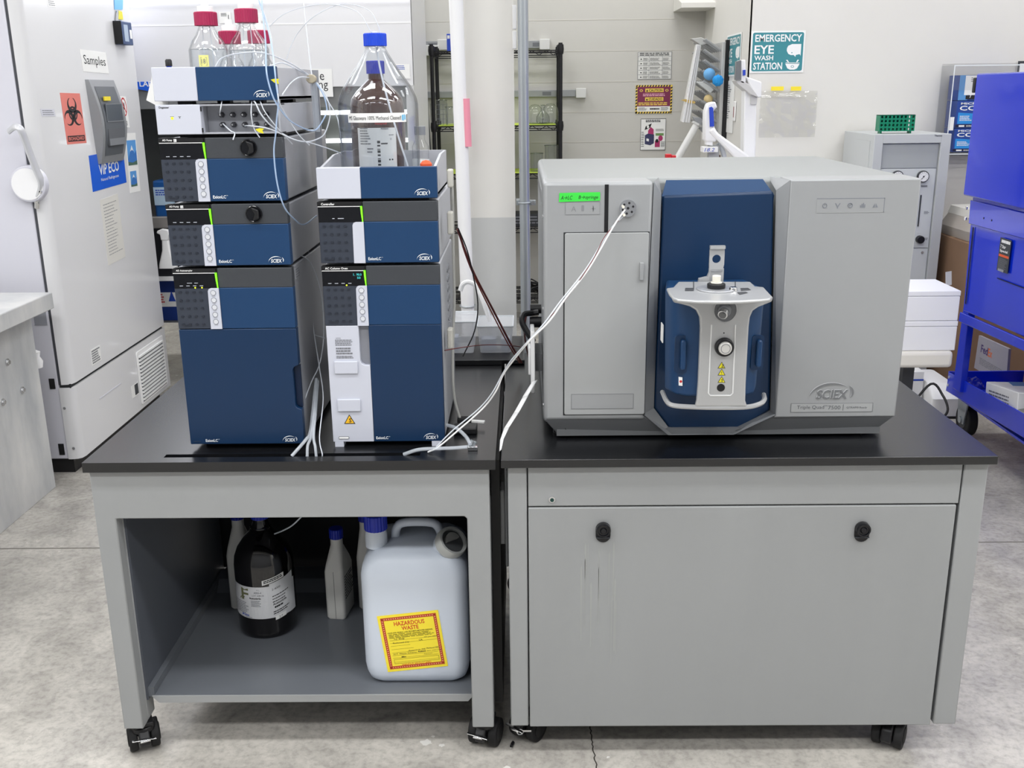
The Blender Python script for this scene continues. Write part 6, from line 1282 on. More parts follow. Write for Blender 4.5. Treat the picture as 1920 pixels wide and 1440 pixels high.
notice('eyewash_sign', 1405, 57, 1511, 137, [PAPER, WHT, TEAL], eye_fn, 'teal emergency eye wash station sign facing front on the white wall', Y=3.728)
a, b = pxX(1388, 142, 1.262), pxX(1365, 67, 1.262); ua, ub = -b[0], -a[0]; va_, vb_ = a[1], b[1]
M = Matrix(((0, 0, -1, 1.260), (-(ub-ua), 0, 0, -ua), (0, vb_-va_, 0, va_), (0, 0, 0, 1))); k = K(M); k.prism([(0, 0), (1, 0), (1, 1), (0, 1)], 0, .002); eye_fn(k)
tag(k.end('eyewash_sign', [PAPER, WHT, TEAL]), 'second teal eye wash sign seen edge-on on the recess side wall', 'sign')
a, b = pxX(1374, 250, 1.262), pxX(1355, 152, 1.262); k = K(FXn(1.260)); k.box(-b[0], -a[0], a[1], b[1], 0, .002); k.m(1).lines(-b[0]+.06, -a[0]-.08, a[1]+.08, b[1]-.02, 16, .0026, .4); tag(k.end('log_sheet', [PAPER, INKG]), 'tall white laminated log sheet below the edge-on eye wash sign', 'notice')
t = thing('thermometer', 'slim white wall thermometer with a red column beside the log sheet', 'thermometer', (1.26, 4.05, 1.45)); a, b = pxX(1380, 227, 1.262), pxX(1377, 190, 1.262); k = K(FXn(1.260)); k.box(-4.09, -4.03, a[1], b[1], 0, .008); k.end('scale_body', WHT, t, bevel=.003)
k = K(FXn(1.252)); k.box(-4.063, -4.053, a[1]+.02, b[1]-.03, 0, .002); k.end('red_column', mat('wine_red', (130, 40, 50), .4), t)
# bag taped to the wall
t = thing('plastic_sleeve', 'empty clear plastic sleeve hung on the wall by two yellow tapes', 'sleeve', (1.49, 3.72, 1.43)); a, b = at(1421, 258, Y=3.722), at(1533, 170, Y=3.722)
k = K(); n = 12; R_ = random.Random(3); G = [[k.v((a[0]+(b[0]-a[0])*i/n+(j/n)*.0, 3.722-R_.uniform(0, .016)*(1 if 0 < j else .2), b[2]+(a[2]-b[2])*j/n)) for i in range(n+1)] for j in range(n+1)]
for j in range(n):
    for i in range(n): k.face([G[j][i], G[j][i+1], G[j+1][i+1], G[j+1][i]])
k.end('sleeve_film', glass('film', (246, 246, 244), (215, 216, 216), 1.6), t, keep=True)
for x0_, x1_ in ((1446, 1470), (1483, 1503)): a, b = at(x0_, 170, Y=3.70), at(x1_, 162, Y=3.70); k = K(FY(3.705)); k.box(a[0], b[0], a[2], b[2], 0, .001); k.end('yellow_tape', YEL, t)
# ------------------------------------------------------------------ drying rack on the recess wall
t = thing('drying_rack', 'grey pegboard drying rack with slanted pegs on the recess wall', 'rack', (1.2, 4.4, 1.5))
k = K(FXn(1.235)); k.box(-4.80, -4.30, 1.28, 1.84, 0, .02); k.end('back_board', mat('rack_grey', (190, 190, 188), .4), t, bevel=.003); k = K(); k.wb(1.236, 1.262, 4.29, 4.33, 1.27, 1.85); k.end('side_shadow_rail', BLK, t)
for j in range(9):
    for i in range(7):
        z_ = 1.31+j*.060; y_ = 4.34+i*.070+(.03 if j % 2 else 0); k = K(); k.cyl((1.216, y_, z_), (1.115, y_-.01, z_+.066), .0075, 6); k.end('peg', mat('peg_grey', (158, 159, 160), .35), t)
def slab(name, pts, Y, th, m_, lab=None, cat=None, parent=None, bevel=.003):
    P = [py(a, b, Y) for a, b in pts]; k = K(FY(Y+th)); k.prism(P, 0, th); o = k.end(name, m_, parent, bevel=bevel)
    if lab: tag(o, lab, cat)
    return o
t = thing('ribbed_trough', 'ribbed white trough hanging slanted on the drying rack front', 'trough', (1.08, 4.25, 1.5))
c6 = lambda x, y: (1260+x/6, 60+y/6)
slab('trough_body', [c6(275, 135), c6(330, 150), c6(205, 1030), c6(100, 1010)], 4.40, .05, mat('trough_white', (222, 222, 220), .35), parent=t)
for i in range(3): slab('rib', [c6(288+i*14, 138), c6(294+i*14, 139), c6(132+i*30, 1018), c6(122+i*30, 1016)], 4.388, .012, WHTG, parent=t, bevel=0)
slab('trough_lid', [c6(215, 75), c6(330, 60), c6(455, 115), c6(330, 150)], 4.40, .08, mat('rack_grey', (190, 190, 188), .4), parent=t)
slab('wooden_stick', [c6(100, 765), c6(150, 755), c6(262, 780), c6(260, 805), c6(190, 800)], 4.39, .008, mat('pale_wood', (200, 170, 100), .6), 'short wooden stick poking out across the ribbed trough', 'stick', bevel=0)
t = thing('graduated_cylinder', 'white plastic cylinder leaning diagonally below the drying rack', 'cylinder', (1.05, 4.15, 1.2)); a, b = at(*c6(280, 1040), Y=4.33), at(*c6(75, 1400), Y=4.33)
k = K(); k.cyl(a, b+(b-a)*.4, .022, 14); k.end('cylinder_tube', mat('trough_white', (222, 222, 220), .35), t); k = K(); k.cyl(a-(b-a)*.04, a+(b-a)*.02, .034, 6); k.end('hex_foot', mat('rack_grey', (190, 190, 188), .4), t)
slab('grey_scoop', [c6(230, 950), c6(320, 965), c6(380, 1020), c6(370, 1160), c6(300, 1080)], 4.36, .03, mat('scoop_grey', (150, 152, 156), .4), 'grey plastic scoop under the drying rack pegs', 'scoop')
slab('white_funnel', [c6(270, 560), c6(370, 555), c6(475, 650), c6(430, 690)], 4.33, .04, mat('rack_grey2', (196, 198, 196), .35), 'pale cylinder lying on the pegs under the blue scrubbers', 'funnel')
def ball(name, px, pyy, Y, r, m_, lab, seg=20, lump=0):
    p = at(px, pyy, Y=Y); k = K(); R_ = random.Random(px); bmesh.ops.create_icosphere(k.b, subdivisions=3, radius=r, matrix=Matrix.Translation(Vector(p)))
    if lump:
        for v in k.b.verts:
            d = (v.co-Vector(p)); an = math.atan2(d.z, d.x); v.co = Vector(p)+d*(1+lump*math.sin(9*an)*math.cos(5*d.y/r))
    return tag(k.end(name, m_), lab, 'scrubber')
ball('foam_scrubber', 1330, 139, 4.33, .036, mat('pale_blue_foam', (115, 175, 225), .8, bump=.4, bscale=80), 'pale blue round scrubber on the drying rack, left of the bright one', lump=.0)
ball('puff_scrubber', 1346, 151, 4.24, .033, GLOVEB, 'bright blue ruffled scrubber puff on the drying rack edge', lump=.12)
ball('brush_head', 1328, 186, 4.36, .028, mat('beige_bristle', (214, 192, 140), .8, bump=.5, bscale=80), 'beige round bristle brush head above the white dispenser', lump=.05)
# counter hidden behind the wide instrument, carrying the white devices
t = thing('rear_counter', 'white counter behind the wide silver instrument', 'counter', (1.1, 3.2, 0)); k = K(); k.wb(.55, 1.62, 2.7, 3.6, .86, .90); k.end('counter_top', WHT, t, bevel=.003); k = K(); k.wb(.58, 1.6, 2.75, 3.58, 0, .86); k.end('counter_base', GASC, t)
t = thing('dispenser', 'white dispenser gun with blue inset and long sloping arm behind the instrument', 'dispenser', (.98, 3.05, .9))
slab('handle_body', [c6(385, 1235), c6(365, 1210), c6(370, 900), c6(400, 808), (1333, 192), c6(490, 782), c6(514, 855), c6(480, 862), c6(470, 900), c6(478, 1065), c6(500, 1110), c6(500, 1235)], 3.0, .07, WHT, parent=t, bevel=.012)
slab('blue_inset', [c6(420, 850), c6(448, 840), c6(466, 860), c6(475, 1062), c6(428, 1066)], 2.992, .01, mat('inset_blue', (45, 75, 195), .4), parent=t, bevel=.001)
slab('sloping_arm', [c6(412, 1115), c6(470, 1068), c6(500, 1110), c6(530, 1145), c6(860, 1385), c6(900, 1500), c6(760, 1500), c6(690, 1400)], 2.99, .06, WHT, parent=t, bevel=.010)
slab('handle_foot', [c6(385, 1225), c6(460, 1225), c6(460, 1280), c6(385, 1270)], 3.01, .05, WHT, parent=t)
p = at(1335, 300, Y=3.04); k = K(); k.wb(p[0]-.02, p[0]+.03, 3.02, 3.07, .90, at(1335, 272, Y=3.04)[2]); k.end('stand_post', SILVL, t)
a, b = at(1317, 285, Y=3.0), at(1345, 275, Y=3.0); k = K(); k.wb(a[0], b[0], 2.98, 3.06, a[2], b[2]); k.m(1).f(FY(2.98)).text('18.2', a[0]+.006, a[2]+.003, b[0]-a[0]-.025, b[2]-a[2]-.008, .001, shear=.3); k.end('marked_tray', [PAPER, INKB], t)
k = K(); k.tube(pts_px([c6(520, 1250)+(3.05,), c6(550, 1300)+(3.05,), c6(575, 1350)+(3.05,), c6(590, 1420)+(3.05,), c6(600, 1600)+(3.05,)]), .012, 10); k.end('clear_hose', TUBE, t)
k = K(); a, b = at(1329, 296, Y=3.1), at(1350, 290, Y=3.1); k.wb(a[0], b[0], 3.08, 3.14, .9, b[2]); tag(k.end('small_device', mat('brown_device', (120, 100, 90), .5), bevel=.003), 'small brown and grey device tip behind the dispenser', 'device')
t = thing('display_stand', 'white column stand with an angled grey screen beside the eye wash sign', 'stand', (1.2, 3.1, .9))
slab('screen_housing', [c6(775, 315), c6(828, 310), c6(832, 560), (1394, 158), (1378, 150), c6(778, 545)], 3.05, .10, WHT, parent=t, bevel=.006)
slab('grey_screen', [c6(722, 330), c6(780, 315), c6(776, 540), c6(712, 540)], 3.04, .03, mat('screen_mid_grey', (118, 120, 122), .25), parent=t, bevel=.002)
slab('blue_key', [c6(798, 428), c6(828, 424), c6(828, 486), c6(798, 490)], 3.043, .01, mat('inset_blue', (45, 75, 195), .4), parent=t, bevel=.001)
slab('support_wedge', [c6(715, 545), c6(785, 540), c6(870, 590), c6(975, 735), c6(880, 700), c6(740, 585)], 3.05, .10, mat('wedge_grey', (205, 204, 202), .4), parent=t)
slab('upper_neck', [c6(832, 500), c6(1010, 560), c6(1010, 735), c6(960, 740), c6(870, 600)], 3.07, .09, WHT, parent=t, bevel=.006)
slab('column', [c6(818, 650), c6(955, 730), c6(935, 1640), c6(795, 1640)], 3.08, .08, WHT, parent=t, bevel=.006)
slab('column_cap', [c6(885, 700), c6(962, 740), c6(955, 815), c6(885, 815)], 3.07, .01, mat('wedge_grey', (205, 204, 202), .4), parent=t, bevel=.001)
for i, (px, lab) in enumerate(((1253, 'red clip tip left of two poking over the instrument top'), (1263, 'smaller red clip tip right of two poking over the instrument top'))):
    a = at(px, 291, Y=2.9); k = K(); k.wb(a[0]-.014+.004*i, a[0]+.014-.004*i, 2.88, 2.92, .9, a[2]+.006-.006*i); tag(k.end('red_clip', mat('clip_red', (205, 40, 50), .4), bevel=.003), lab, 'clip', 'red clips behind the instrument')
# ------------------------------------------------------------------ gas cabinet with gauges and green rack
gx0, gx1, gy, gz = 1.802, 2.192, 3.2, 1.335
t = thing('gas_cabinet', 'light grey cabinet with round pressure gauges and black knob near the blue cart', 'cabinet', (2, 3.4, 0))
k = K(); k.wb(gx0, gx1, gy+.02, 3.70, 0, gz); k.end('cabinet_body', GASC, t, bevel=.003)
k = K(FY(gy+.02)); k.box(gx0, gx0+.045, 0, gz, 0, .02); k.box(gx1-.05, gx1, 0, gz, 0, .02); k.box(gx0+.045, gx1-.05, gz-.045, gz, 0, .02); k.end('front_frame', GASC, t, bevel=.002)
k = K(FY(gy+.019)); k.box(gx0+.05, gx1-.055, 1.165, gz-.05, 0, .004); k.end('dark_window', mat('window_grey', (176, 180, 180), .3), t)
k = K(FY(gy+.019)); zl_ = at(1740, 466, Y=gy)[2]; k.box(gx0+.05, gx1-.055, zl_+.003, 1.16, 0, .005); cpn = k.end('control_panel', mat('panel_light', (214, 218, 218), .4), t, bevel=.001)
k = K(FY(gy+.019)); k.box(gx0+.05, gx1-.055, .05, zl_-.003, 0, .005); k.end('lower_door', mat('panel_light', (214, 218, 218), .4), t, bevel=.001)
for px in (1683, 1731):
    p = at(px, 331, Y=gy); k = K(FY(gy+.014)); k.disc(p[0], p[2], .030, 0, .02, 28); gg = k.end('pressure_gauge', mat('gauge_rim', (60, 62, 66), .3, metal=.6), cpn, bevel=.003)
    k = K(FY(gy-.006)); k.disc(p[0], p[2], .025, 0, .001, 28); k.m(1).flat([(p[0]-.012, p[2]-.012), (p[0]-.009, p[2]-.014), (p[0]+.012, p[2]+.012)], .0016); k.disc(p[0], p[2], .004, .001, .002, 10)
    for i in range(11): an = -.7+i*.45; k.flat([(p[0]+.018*math.cos(an)-.001, p[2]+.018*math.sin(an)), (p[0]+.018*math.cos(an)+.001, p[2]+.018*math.sin(an)), (p[0]+.023*math.cos(an)+.001, p[2]+.023*math.sin(an)), (p[0]+.023*math.cos(an)-.001, p[2]+.023*math.sin(an))], .0016)
    k.end('gauge_face', [WHT, INK], gg)
p = at(1725, 449, Y=gy); k = K(FY(gy+.014)); k.disc(p[0], p[2], .020, 0, .03, 24); k.end('black_knob', BLK, cpn, bevel=.003)
a, b = at(1726, 425, Y=gy), at(1730, 366, Y=gy); k = K(FY(gy+.014)); k.box(a[0]-.012, b[0], a[2], b[2], 0, .003); k.end('flow_slot', DKG, cpn)
k = K(FY(gy+.014)); a, b = at(1734, 402, Y=gy), at(1745, 396, Y=gy); k.lines(a[0], b[0], a[2], b[2], 3, .0008); a, b = at(1733, 451, Y=gy), at(1743, 446, Y=gy); k.lines(a[0], b[0], a[2], b[2], 2, .0008); a = at(1736, 350, Y=gy); k.box(a[0]-.02, a[0]+.01, a[2], a[2]+.006, 0, .006); k.end('panel_print', INKG, cpn)
k = K(FY(gy)); a, b = at(1752, 256, Y=gy), at(1767, 252, Y=gy); k.text('Thermo', a[0], a[2], b[0]-a[0], None, .0008, bold=True); k.end('lettering', INK, t)
p = at(1731, 474, Y=gy); k = K(FY(gy+.014)); k.disc(p[0], p[2], .007, 0, .004, 12); k.end('key_lock', CHR, t)
k = K(); k.f(FXn(gx0)).box(-3.5, -3.26, .2, 1.30, 0, .003); k.end('side_panel', GASC, t)
t = thing('tube_rack', 'green perforated test tube rack standing on the grey gas cabinet', 'rack', (1.91, 3.3, gz))
a, b = at(1649, 250, Y=3.28), at(1718, 215, Y=3.28); rx0_, rx1_, rz0, rz1 = a[0], b[0], gz+.012, b[2]
k = K(FY(3.29)); nx, nz = 9, 4; cw, ch = (rx1_-rx0_)/nx, (rz1-rz0)/nz   # perforated front plate: each cell a frame round a hole
for i in range(nx):
    for j in range(nz):
        cx, cy = rx0_+(i+.5)*cw, rz0+(j+.5)*ch; r_ = min(cw, ch)*.33; S = [(cx-cw/2, cy-ch/2), (cx+cw/2, cy-ch/2), (cx+cw/2, cy+ch/2), (cx-cw/2, cy+ch/2)]
        H_ = [(cx+r_*math.cos(q), cy+r_*math.sin(q)) for q in [-3*PI/4+i_*PI/4 for i_ in range(8)]]
        Cn = []
        for i_, (x_, y_) in enumerate(H_):
            dx, dy = x_-cx, y_-cy; s = min((cw/2)/max(abs(dx), 1e-9), (ch/2)/max(abs(dy), 1e-9)); Cn.append((cx+dx*s, cy+dy*s))
        for i_ in range(8):
            j_ = (i_+1) % 8; k.flat([H_[i_], H_[j_], Cn[j_], Cn[i_]], .003); k.quad([(H_[i_][0], H_[i_][1], .003), (H_[j_][0], H_[j_][1], .003), (H_[j_][0], H_[j_][1], -.001), (H_[i_][0], H_[i_][1], -.001)])
k.end('front_plate', GRNR, t, smooth=False)
k = K(); k.wb(rx0_+.01, rx1_-.012, 3.345, 3.349, rz0, rz1-.005); k.end('rear_plate', mat('green_rack_dark', (8, 100, 75), .4), t)
k = K()
for xx in (rx0_, rx1_-.004): k.wb(xx, xx+.004, 3.288, 3.35, rz0, rz1)
k.wb(rx0_, rx1_, 3.287, 3.35, rz1-.003, rz1); k.end('rack_frame', GRNR, t); k = K()
for xx in (rx0_+.01, rx1_-.018): k.wb(xx, xx+.008, 3.30, 3.34, gz, rz0)
k.end('rack_feet', GRNR, t)
# glove box holder
t = thing('glove_dispenser', 'clear acrylic wall dispenser holding stacked glove boxes, left of the blue cart lid', 'dispenser', (2.6, 3.66, 1.4))
a, b = at(1780, 290, Y=3.56), at(1785, 122, Y=3.56); ax0 = a[0]; zt9, zb9 = b[2], a[2]
k = K(FY(3.73)); k.box(ax0-.02, 3.1, zb9-.0, zt9+.01, 0, .006); k.end('back_plate', GLSC, t, keep=True)
k = K(); k.wb(ax0-.025, ax0-.019, 3.56, 3.725, zb9, zt9); k.wb(ax0-.02, 3.1, 3.56, 3.566, zt9-.13, zt9); k.wb(ax0-.02, 3.1, 3.56, 3.725, zb9-.006, zb9); k.end('acrylic_case', GLSC, t, keep=True)
k = K(FY(3.558)); k.frame(ax0-.025, 3.1, zb9, zt9, .006, .001); k.end('acrylic_edge', mat('acrylic_edge', (225, 230, 232), .2), t)
k = K(FY(3.558)); p = at(1784, 232, Y=3.558); k.box(p[0]-.01, p[0]+.012, p[2]-.035, p[2]+.035, 0, .001); k.end('case_sticker', PAPER, t)
def gbox(za, zb_, kind, lab):
    t = thing('glove_box', lab, 'box', (2.5, 3.6, za), 'glove boxes in the clear dispenser'); x0_ = ax0+.02
    k = K(); k.wb(x0_, x0_+.34, 3.575, 3.715, za, zb_-.003); k.m(1).f(FY(3.575)); W_, H_ = .34, zb_-za
    if kind: 
        k.box(x0_+.001, x0_+.339, za+H_*.02, za+H_*.13, 0, .0006); k.m(2).text('MICRO-FLEX', x0_+.02, zb_-H_*.16, .20, H_*.08, .001, bold=True); k.text('COBALT', x0_+.015, zb_-H_*.37, .24, H_*.17, .001, bold=True); k.m(0); k.m(3).prism([(x0_+.01, za+H_*.15), (x0_+.13, za+H_*.15), (x0_+.13, za+H_*.5), (x0_+.01, za+H_*.56)], 0, .0008)
        k.m(4).prism([(x0_+.10, za+H_*.15), (x0_+.16, za+H_*.15), (x0_+.17, za+H_*.48), (x0_+.12, za+H_*.5)], .0008, .0012); k.m(2).lines(x0_+.02, x0_+.09, za+H_*.25, za+H_*.45, 4, .0014); k.box(x0_+.02, x0_+.05, za+H_*.04, za+H_*.10, .0006, .001); k.lines(x0_+.06, x0_+.15, za+H_*.04, za+H_*.10, 2, .001)
    else: k.m(1).box(x0_-.0005, x0_+.05, za, zb_-.003, 0, .001); k.m(2).box(x0_+.03, x0_+.3, za+H_*.2, zb_-.005, .001, .0014); k.m(4).box(x0_+.04, x0_+.10, za+.005, za+H_*.19, .001, .0016); k.m(2).text('7', x0_+.06, za+.012, .01, H_*.12, .002, bold=True); k.m(5).lines(x0_+.06, x0_+.2, za+H_*.7, za+H_*.9, 3, .0018)
    k.end('carton', [mat('glove_box_blue', (35, 70, 150), .4), mat('glove_box_navy', (20, 25, 60), .4) if kind else mat('glove_box_sky', (90, 150, 210), .4), WHT, mat('glove_box_cyan', (40, 140, 215), .4), INK, INKG], t)
    k = K(FY(3.573)); k.prism(rrect(x0_+.20, x0_+.30, (za+zb_)/2-.02, (za+zb_)/2+.02, .018, 4), 0, .0008); k.end('tear_opening', INK, t)
zz = [at(1800, y_, Y=3.575)[2] for y_ in (285, 240, 188, 140)]
gbox(zz[0], zz[1], True, 'blue glove box at the bottom of the clear dispenser'); gbox(zz[1], zz[2], True, 'blue glove box in the middle of the clear dispenser'); gbox(zz[2], zz[3], False, 'white-labelled glove box at the top of the clear dispenser')
# ------------------------------------------------------------------ cardboard boxes by the cabinet
def carton(name, x0_, x1_, y0_, y1_, z0_, z1_, lab, m_=CARD, arrows=None, group=None, tape=True):
    t = thing(name, lab, 'box', ((x0_+x1_)/2, (y0_+y1_)/2, z0_), group); k = K(); k.wb(x0_, x1_, y0_, y1_, z0_, z1_); k.end('carton_body', m_, t, bevel=.003)
    if tape: k = K(FZ(z1_)); k.box(x0_+.01, x1_-.01, (y0_+y1_)/2-.025, (y0_+y1_)/2+.025, 0, .0008); k.end('packing_tape', mat('packing_tape', (170, 140, 108), .3), t)
    if arrows:
        u, v, s = arrows; k = K(FY(y0_)); k.frame(u-s*.5, u+s*.5, v-s*.8, v+s*.8, s*.06, .0006)
        for q in (-.2, .2): k.box(u+q*s-s*.04, u+q*s+s*.04, v-s*.5, v+s*.3, 0, .0008); k.flat([(u+q*s-s*.13, v+s*.25), (u+q*s+s*.13, v+s*.25), (u+q*s, v+s*.6)], .0009)
        k.end('arrow_print', INK, t)
    return t
a, b = at(1762, 455, Y=2.9), at(1800, 540, Y=2.9)
cbx = carton('cardboard_box', 2.24, 2.75, 2.95, 3.45, 0, at(1770, 458, Y=2.95)[2], 'brown cardboard box with arrow marks between gas cabinet and blue cart', arrows=(2.315, .66, .10))
k = K(FY(2.949)); p = at(1778, 523, Y=2.949); k.prism([(p[0]-.018, p[2]+.035), (p[0]+.012, p[2]+.04), (p[0]+.02, p[2]-.03), (p[0]-.01, p[2]-.035)], 0, .001); k.end('shipping_label', PAPER, cbx)
zq = at(1770, 458, Y=2.95)[2]; t = thing('foam_bundle', 'grey wrapped bundle with orange sticker on top of the cardboard box', 'bundle', (2.5, 3.1, zq)); k = K(); loft(k, [(rrect(2.26, 2.74, 3.0, 3.4, .04), zq+.001), (rrect(2.25, 2.75, 2.99, 3.41, .05), zq+.05), (rrect(2.28, 2.73, 3.02, 3.39, .05), zq+.11)]); k.end('wrapped_block', mat('wrap_grey', (176, 168, 160), .5, bump=.8, bscale=20), t)
k = K(); loft(k, [(rrect(2.28, 2.74, 3.02, 3.39, .04), zq+.111), (rrect(2.29, 2.74, 3.03, 3.38, .04), zq+.15)]); k.end('white_layer', mat('wrap_white', (225, 222, 215), .5), t)
k = K(FY(2.995)); k.disc(2.40, zq+.11, .02, 0, .004, 12); k.end('orange_sticker', ORG, t)
# ------------------------------------------------------------------ cream table with two white foam boxes
ty = 1.7; t = thing('side_table', 'small table with thick cream top and dark legs right of the wide instrument', 'table', (1.35, 1.9, 0))
k = K(); k.wb(1.10, 1.672, ty, 2.15, .512, .580); k.end('table_top', CREAM, t, bevel=.016, seg=3)
for xx, yy in ((1.14, ty+.04), (1.52, ty+.10), (1.14, 2.06), (1.58, 2.06)): k = K(); k.wb(xx, xx+.045, yy, yy+.045, 0, .512); k.end('leg', mat('leg_charcoal', (52, 54, 58), .4), t)
def foam(x0_, x1_, za, zb_, lab):
    t = thing('foam_box', lab, 'box', ((x0_+x1_)/2, ty+.15, za), 'white foam boxes stacked on the cream table'); k = K(); k.wb(x0_, x1_, ty+.012, ty+.26, za+.0005, zb_-.022); k.end('box_base', WHT, t, bevel=.003)
    k = K(); k.wb(x0_-.001, x1_+.001, ty+.011, ty+.261, zb_-.0215, zb_-.0005); k.end('box_lid', WHT, t, bevel=.003)
foam(1.22, at(1797, 620, Y=ty)[0], .580, at(1798, 603, Y=ty)[2], 'lower white foam box, directly on the cream table top'); foam(1.24, at(1803, 560, Y=ty)[0], at(1798, 603, Y=ty)[2], at(1803, 546, Y=ty)[2], 'upper white foam box, topmost on the cream table')
# things on the floor beneath and beyond
a = at(1704, 700, Y=2.9); wc_ = carton('white_carton', 1.80, 1.985, 2.72, 2.95, 0, at(1704, 697, Y=2.72)[2], 'tall white carton with blue stripe on the floor below the cream table', WHT, tape=False)
k = K(FY(2.719)); p, q = at(1696, 714, Y=2.72), at(1714, 711, Y=2.72); k.box(1.801, 1.984, p[2], q[2], 0, .001); k.m(1); a, b = at(1698, 728, Y=2.72), at(1712, 720, Y=2.72); k.lines(a[0], b[0], q[2]+.03, q[2]+.06, 2, .001, .5); k.disc(b[0]-.03, q[2]-.06, .014, 0, .001, 10); k.end('stripe_print', [INKB, DKG], wc_)
t = thing('foam_block', 'white foam block on the floor between table leg and blue cart', 'block', (2.05, 2.75, 0)); k = K(); loft(k, [(rrect(2.0, 2.17, 2.62, 2.95, .02), .0), (rrect(1.995, 2.165, 2.62, 2.95, .02), .10), (rrect(2.0, 2.12, 2.70, 2.95, .02), .16)]); k.end('block_body', WHT, t); k = K(); k.wb(1.99, 2.19, 2.615, 2.96, .0005, .012); k.end('dark_tray', BLK, t)
carton('cardboard_box', 2.10, 2.5, 2.97 if False else 2.60, 2.92, 0, .40, 'brown cardboard box behind the blue cart castor') if False else None
line('floor_cord', [(1700, 772, 2.55), (1745, 720, 2.6), (1768, 742, 2.55), (1777, 768, 2.45), (1766, 785, 2.35), (1750, 792, 2.3)], .006, BLK, 'black cord curling on the floor near the cart castor', 'cord')
# ------------------------------------------------------------------ blue cart
t = thing('tool_cart', 'glossy blue steel tool cart with lid, cabinet and lower shelf at the right edge', 'cart', (2.3, 1.7, 0))
def cartp(name, X, pts, d0, d1, m_=BLUE, bevel=.003, parent=t): k = K(FXn(X)); k.prism([(-u, v) for u, v in pts], d0, d1); return k.end(name, m_, parent, bevel=bevel)
k = K(); k.wb(1.888, 2.75, .95, 2.282, 1.119, 1.617); ul = k.end('upper_lid', BLUE, t, bevel=.006)
k = K(); k.wb(1.905, 2.72, 2.282, 2.30, 1.125, 1.61); k.end('lid_side', BLUE, ul)
p = pxX(1828, 158, 1.888); k = K(); k.wb(1.885, 1.91, 2.281, 2.305, 1.54, 1.60); k.end('black_hinge', BLK, ul, bevel=.003)
cl = cartp('cabinet_front', 1.925, [(2.235, .625), (1.0, .66), (1.0, 1.115), (2.27, 1.115)], -.02, 0)
k = K(); k.wb(1.945, 2.70, 1.0, 2.262, .63, 1.115); k.end('cabinet_body', BLUE, t)
cartp('upper_band', 1.922, [(2.262, 1.0), (1.0, 1.01), (1.0, 1.10), (2.270, 1.10)], 0, .006)
cartp('recess_line', 1.9205, [(2.215, .66), (2.205, .66), (2.215, .99), (2.225, .99)], 0, .001, mat('blue_shadow_gap', (8, 16, 60), .6), 0, cl)
cartp('drawer_seam', 1.9205, [(1.95, .818), (1.0, .825), (1.0, .829), (1.95, .822)], 0, .001, mat('blue_shadow_gap', (8, 16, 60), .6), 0, cl)
cartp('bottom_rail', 1.925, [(2.245, .575), (1.0, .61), (1.0, .648), (2.24, .618)], 0, .012)
cartp('corner_post', 1.95, [(2.262, .62), (2.20, .62), (2.33, .30), (2.38, .30), (2.30, 1.11), (2.262, 1.11)] if False else [(2.235, .25), (2.235, 1.1), (2.275, 1.1), (2.31, .25)], -.03, 0)
for px, pyy in ((1813, 390), (1811, 410)):
    p = pxX(px, pyy, 1.92); k = K(FXn(1.92)); k.disc(-p[0], p[1], .008, 0, .004, 10); k.end('bolt', CHR, cl)
for px, pyy in ((1846, 409), (1861, 413)):
    p = pxX(px, pyy, 1.919); k = K(FXn(1.9155)); k.disc(-p[0], p[1], .004, 0, .001, 8); k.end('hole', INK, cl)
k = K(); k.wb(1.975, 2.7, .9, 2.41, .205, .215); sh = k.end('lower_shelf', BLUE, t)
cartp('shelf_lip', 1.972, [(2.415, .205), (.9, .205+.06), (.9, .36), (2.40, .298)], 0, .006, parent=sh)
k = K(); k.wb(1.97, 2.7, 2.405, 2.415, .205, .30); k.end('shelf_end', BLUE, sh)
for px, pyy in ((1778, 707), (1776, 722)): p = pxX(px+3, pyy, 1.968); k = K(FXn(1.966)); k.disc(-p[0], p[1], .007, 0, .003, 10); k.end('bolt', CHR, sh)
for (cx, cy, nm) in ((2.065, 2.44-.06, 'a'), (2.12, 1.72, 'b')):
    k = K(); k.cyl((cx-.022, cy, .075), (cx+.022, cy, .075), .075, 28); w_ = k.end('castor', BLKR, t, bevel=.006)
    k = K(); k.cyl((cx-.024, cy, .075), (cx+.024, cy, .075), .040, 20); k.end('hub', DKG, w_)
    k = K(FXn(cx-.026)); k.prism([(-cy-.03, .06), (-cy+.03, .06), (-cy+.05, .16), (-cy+.045, .20), (-cy-.045, .20), (-cy-.05, .16)], -.003, .003); k.disc(-cy, .075, .016, .003, .01, 10); k.end('fork', ZINC, w_)
    k = K(); k.wb(cx-.04, cx+.04, cy-.05, cy+.05, .198, .206); k.end('castor_plate', ZINC, w_)
# black label on the cart
a, b = pxX(1872, 506, 1.924), pxX(1900, 451, 1.924); k = K(FXn(1.918)); u0_, u1_ = -a[0], -b[0]; k.box(u0_, u1_, a[1], b[1], 0, .0015); H_ = b[1]-a[1]; W_ = u1_-u0_
k.m(1).text('7 Star', u0_+W_*.1, b[1]-H_*.30, W_*.5, H_*.10, .002, bold=True); k.text('Special', u0_+W_*.1, b[1]-H_*.44, W_*.7, H_*.10, .002, bold=True); k.lines(u0_+W_*.15, u1_-W_*.05, b[1]-H_*.15, b[1]-H_*.04, 1, .002, .8, .0); k.m(2).box(u0_+.005, u1_-.005, b[1]-H_*.56, b[1]-H_*.49, .0015, .002); k.m(3).lines(u0_+W_*.1, u1_-W_*.1, a[1]+H_*.08, b[1]-H_*.60, 9, .002)
k.end('product_label', [DKG, WHT, ORG, INKG], cl)
k = K(FXn(1.918)); p = pxX(1880, 503, 1.924); k.box(-p[0]-.02, -p[0]+.03, p[1]-.012, p[1]-.002, 0, .004); k.end('catch', CHR, cl)
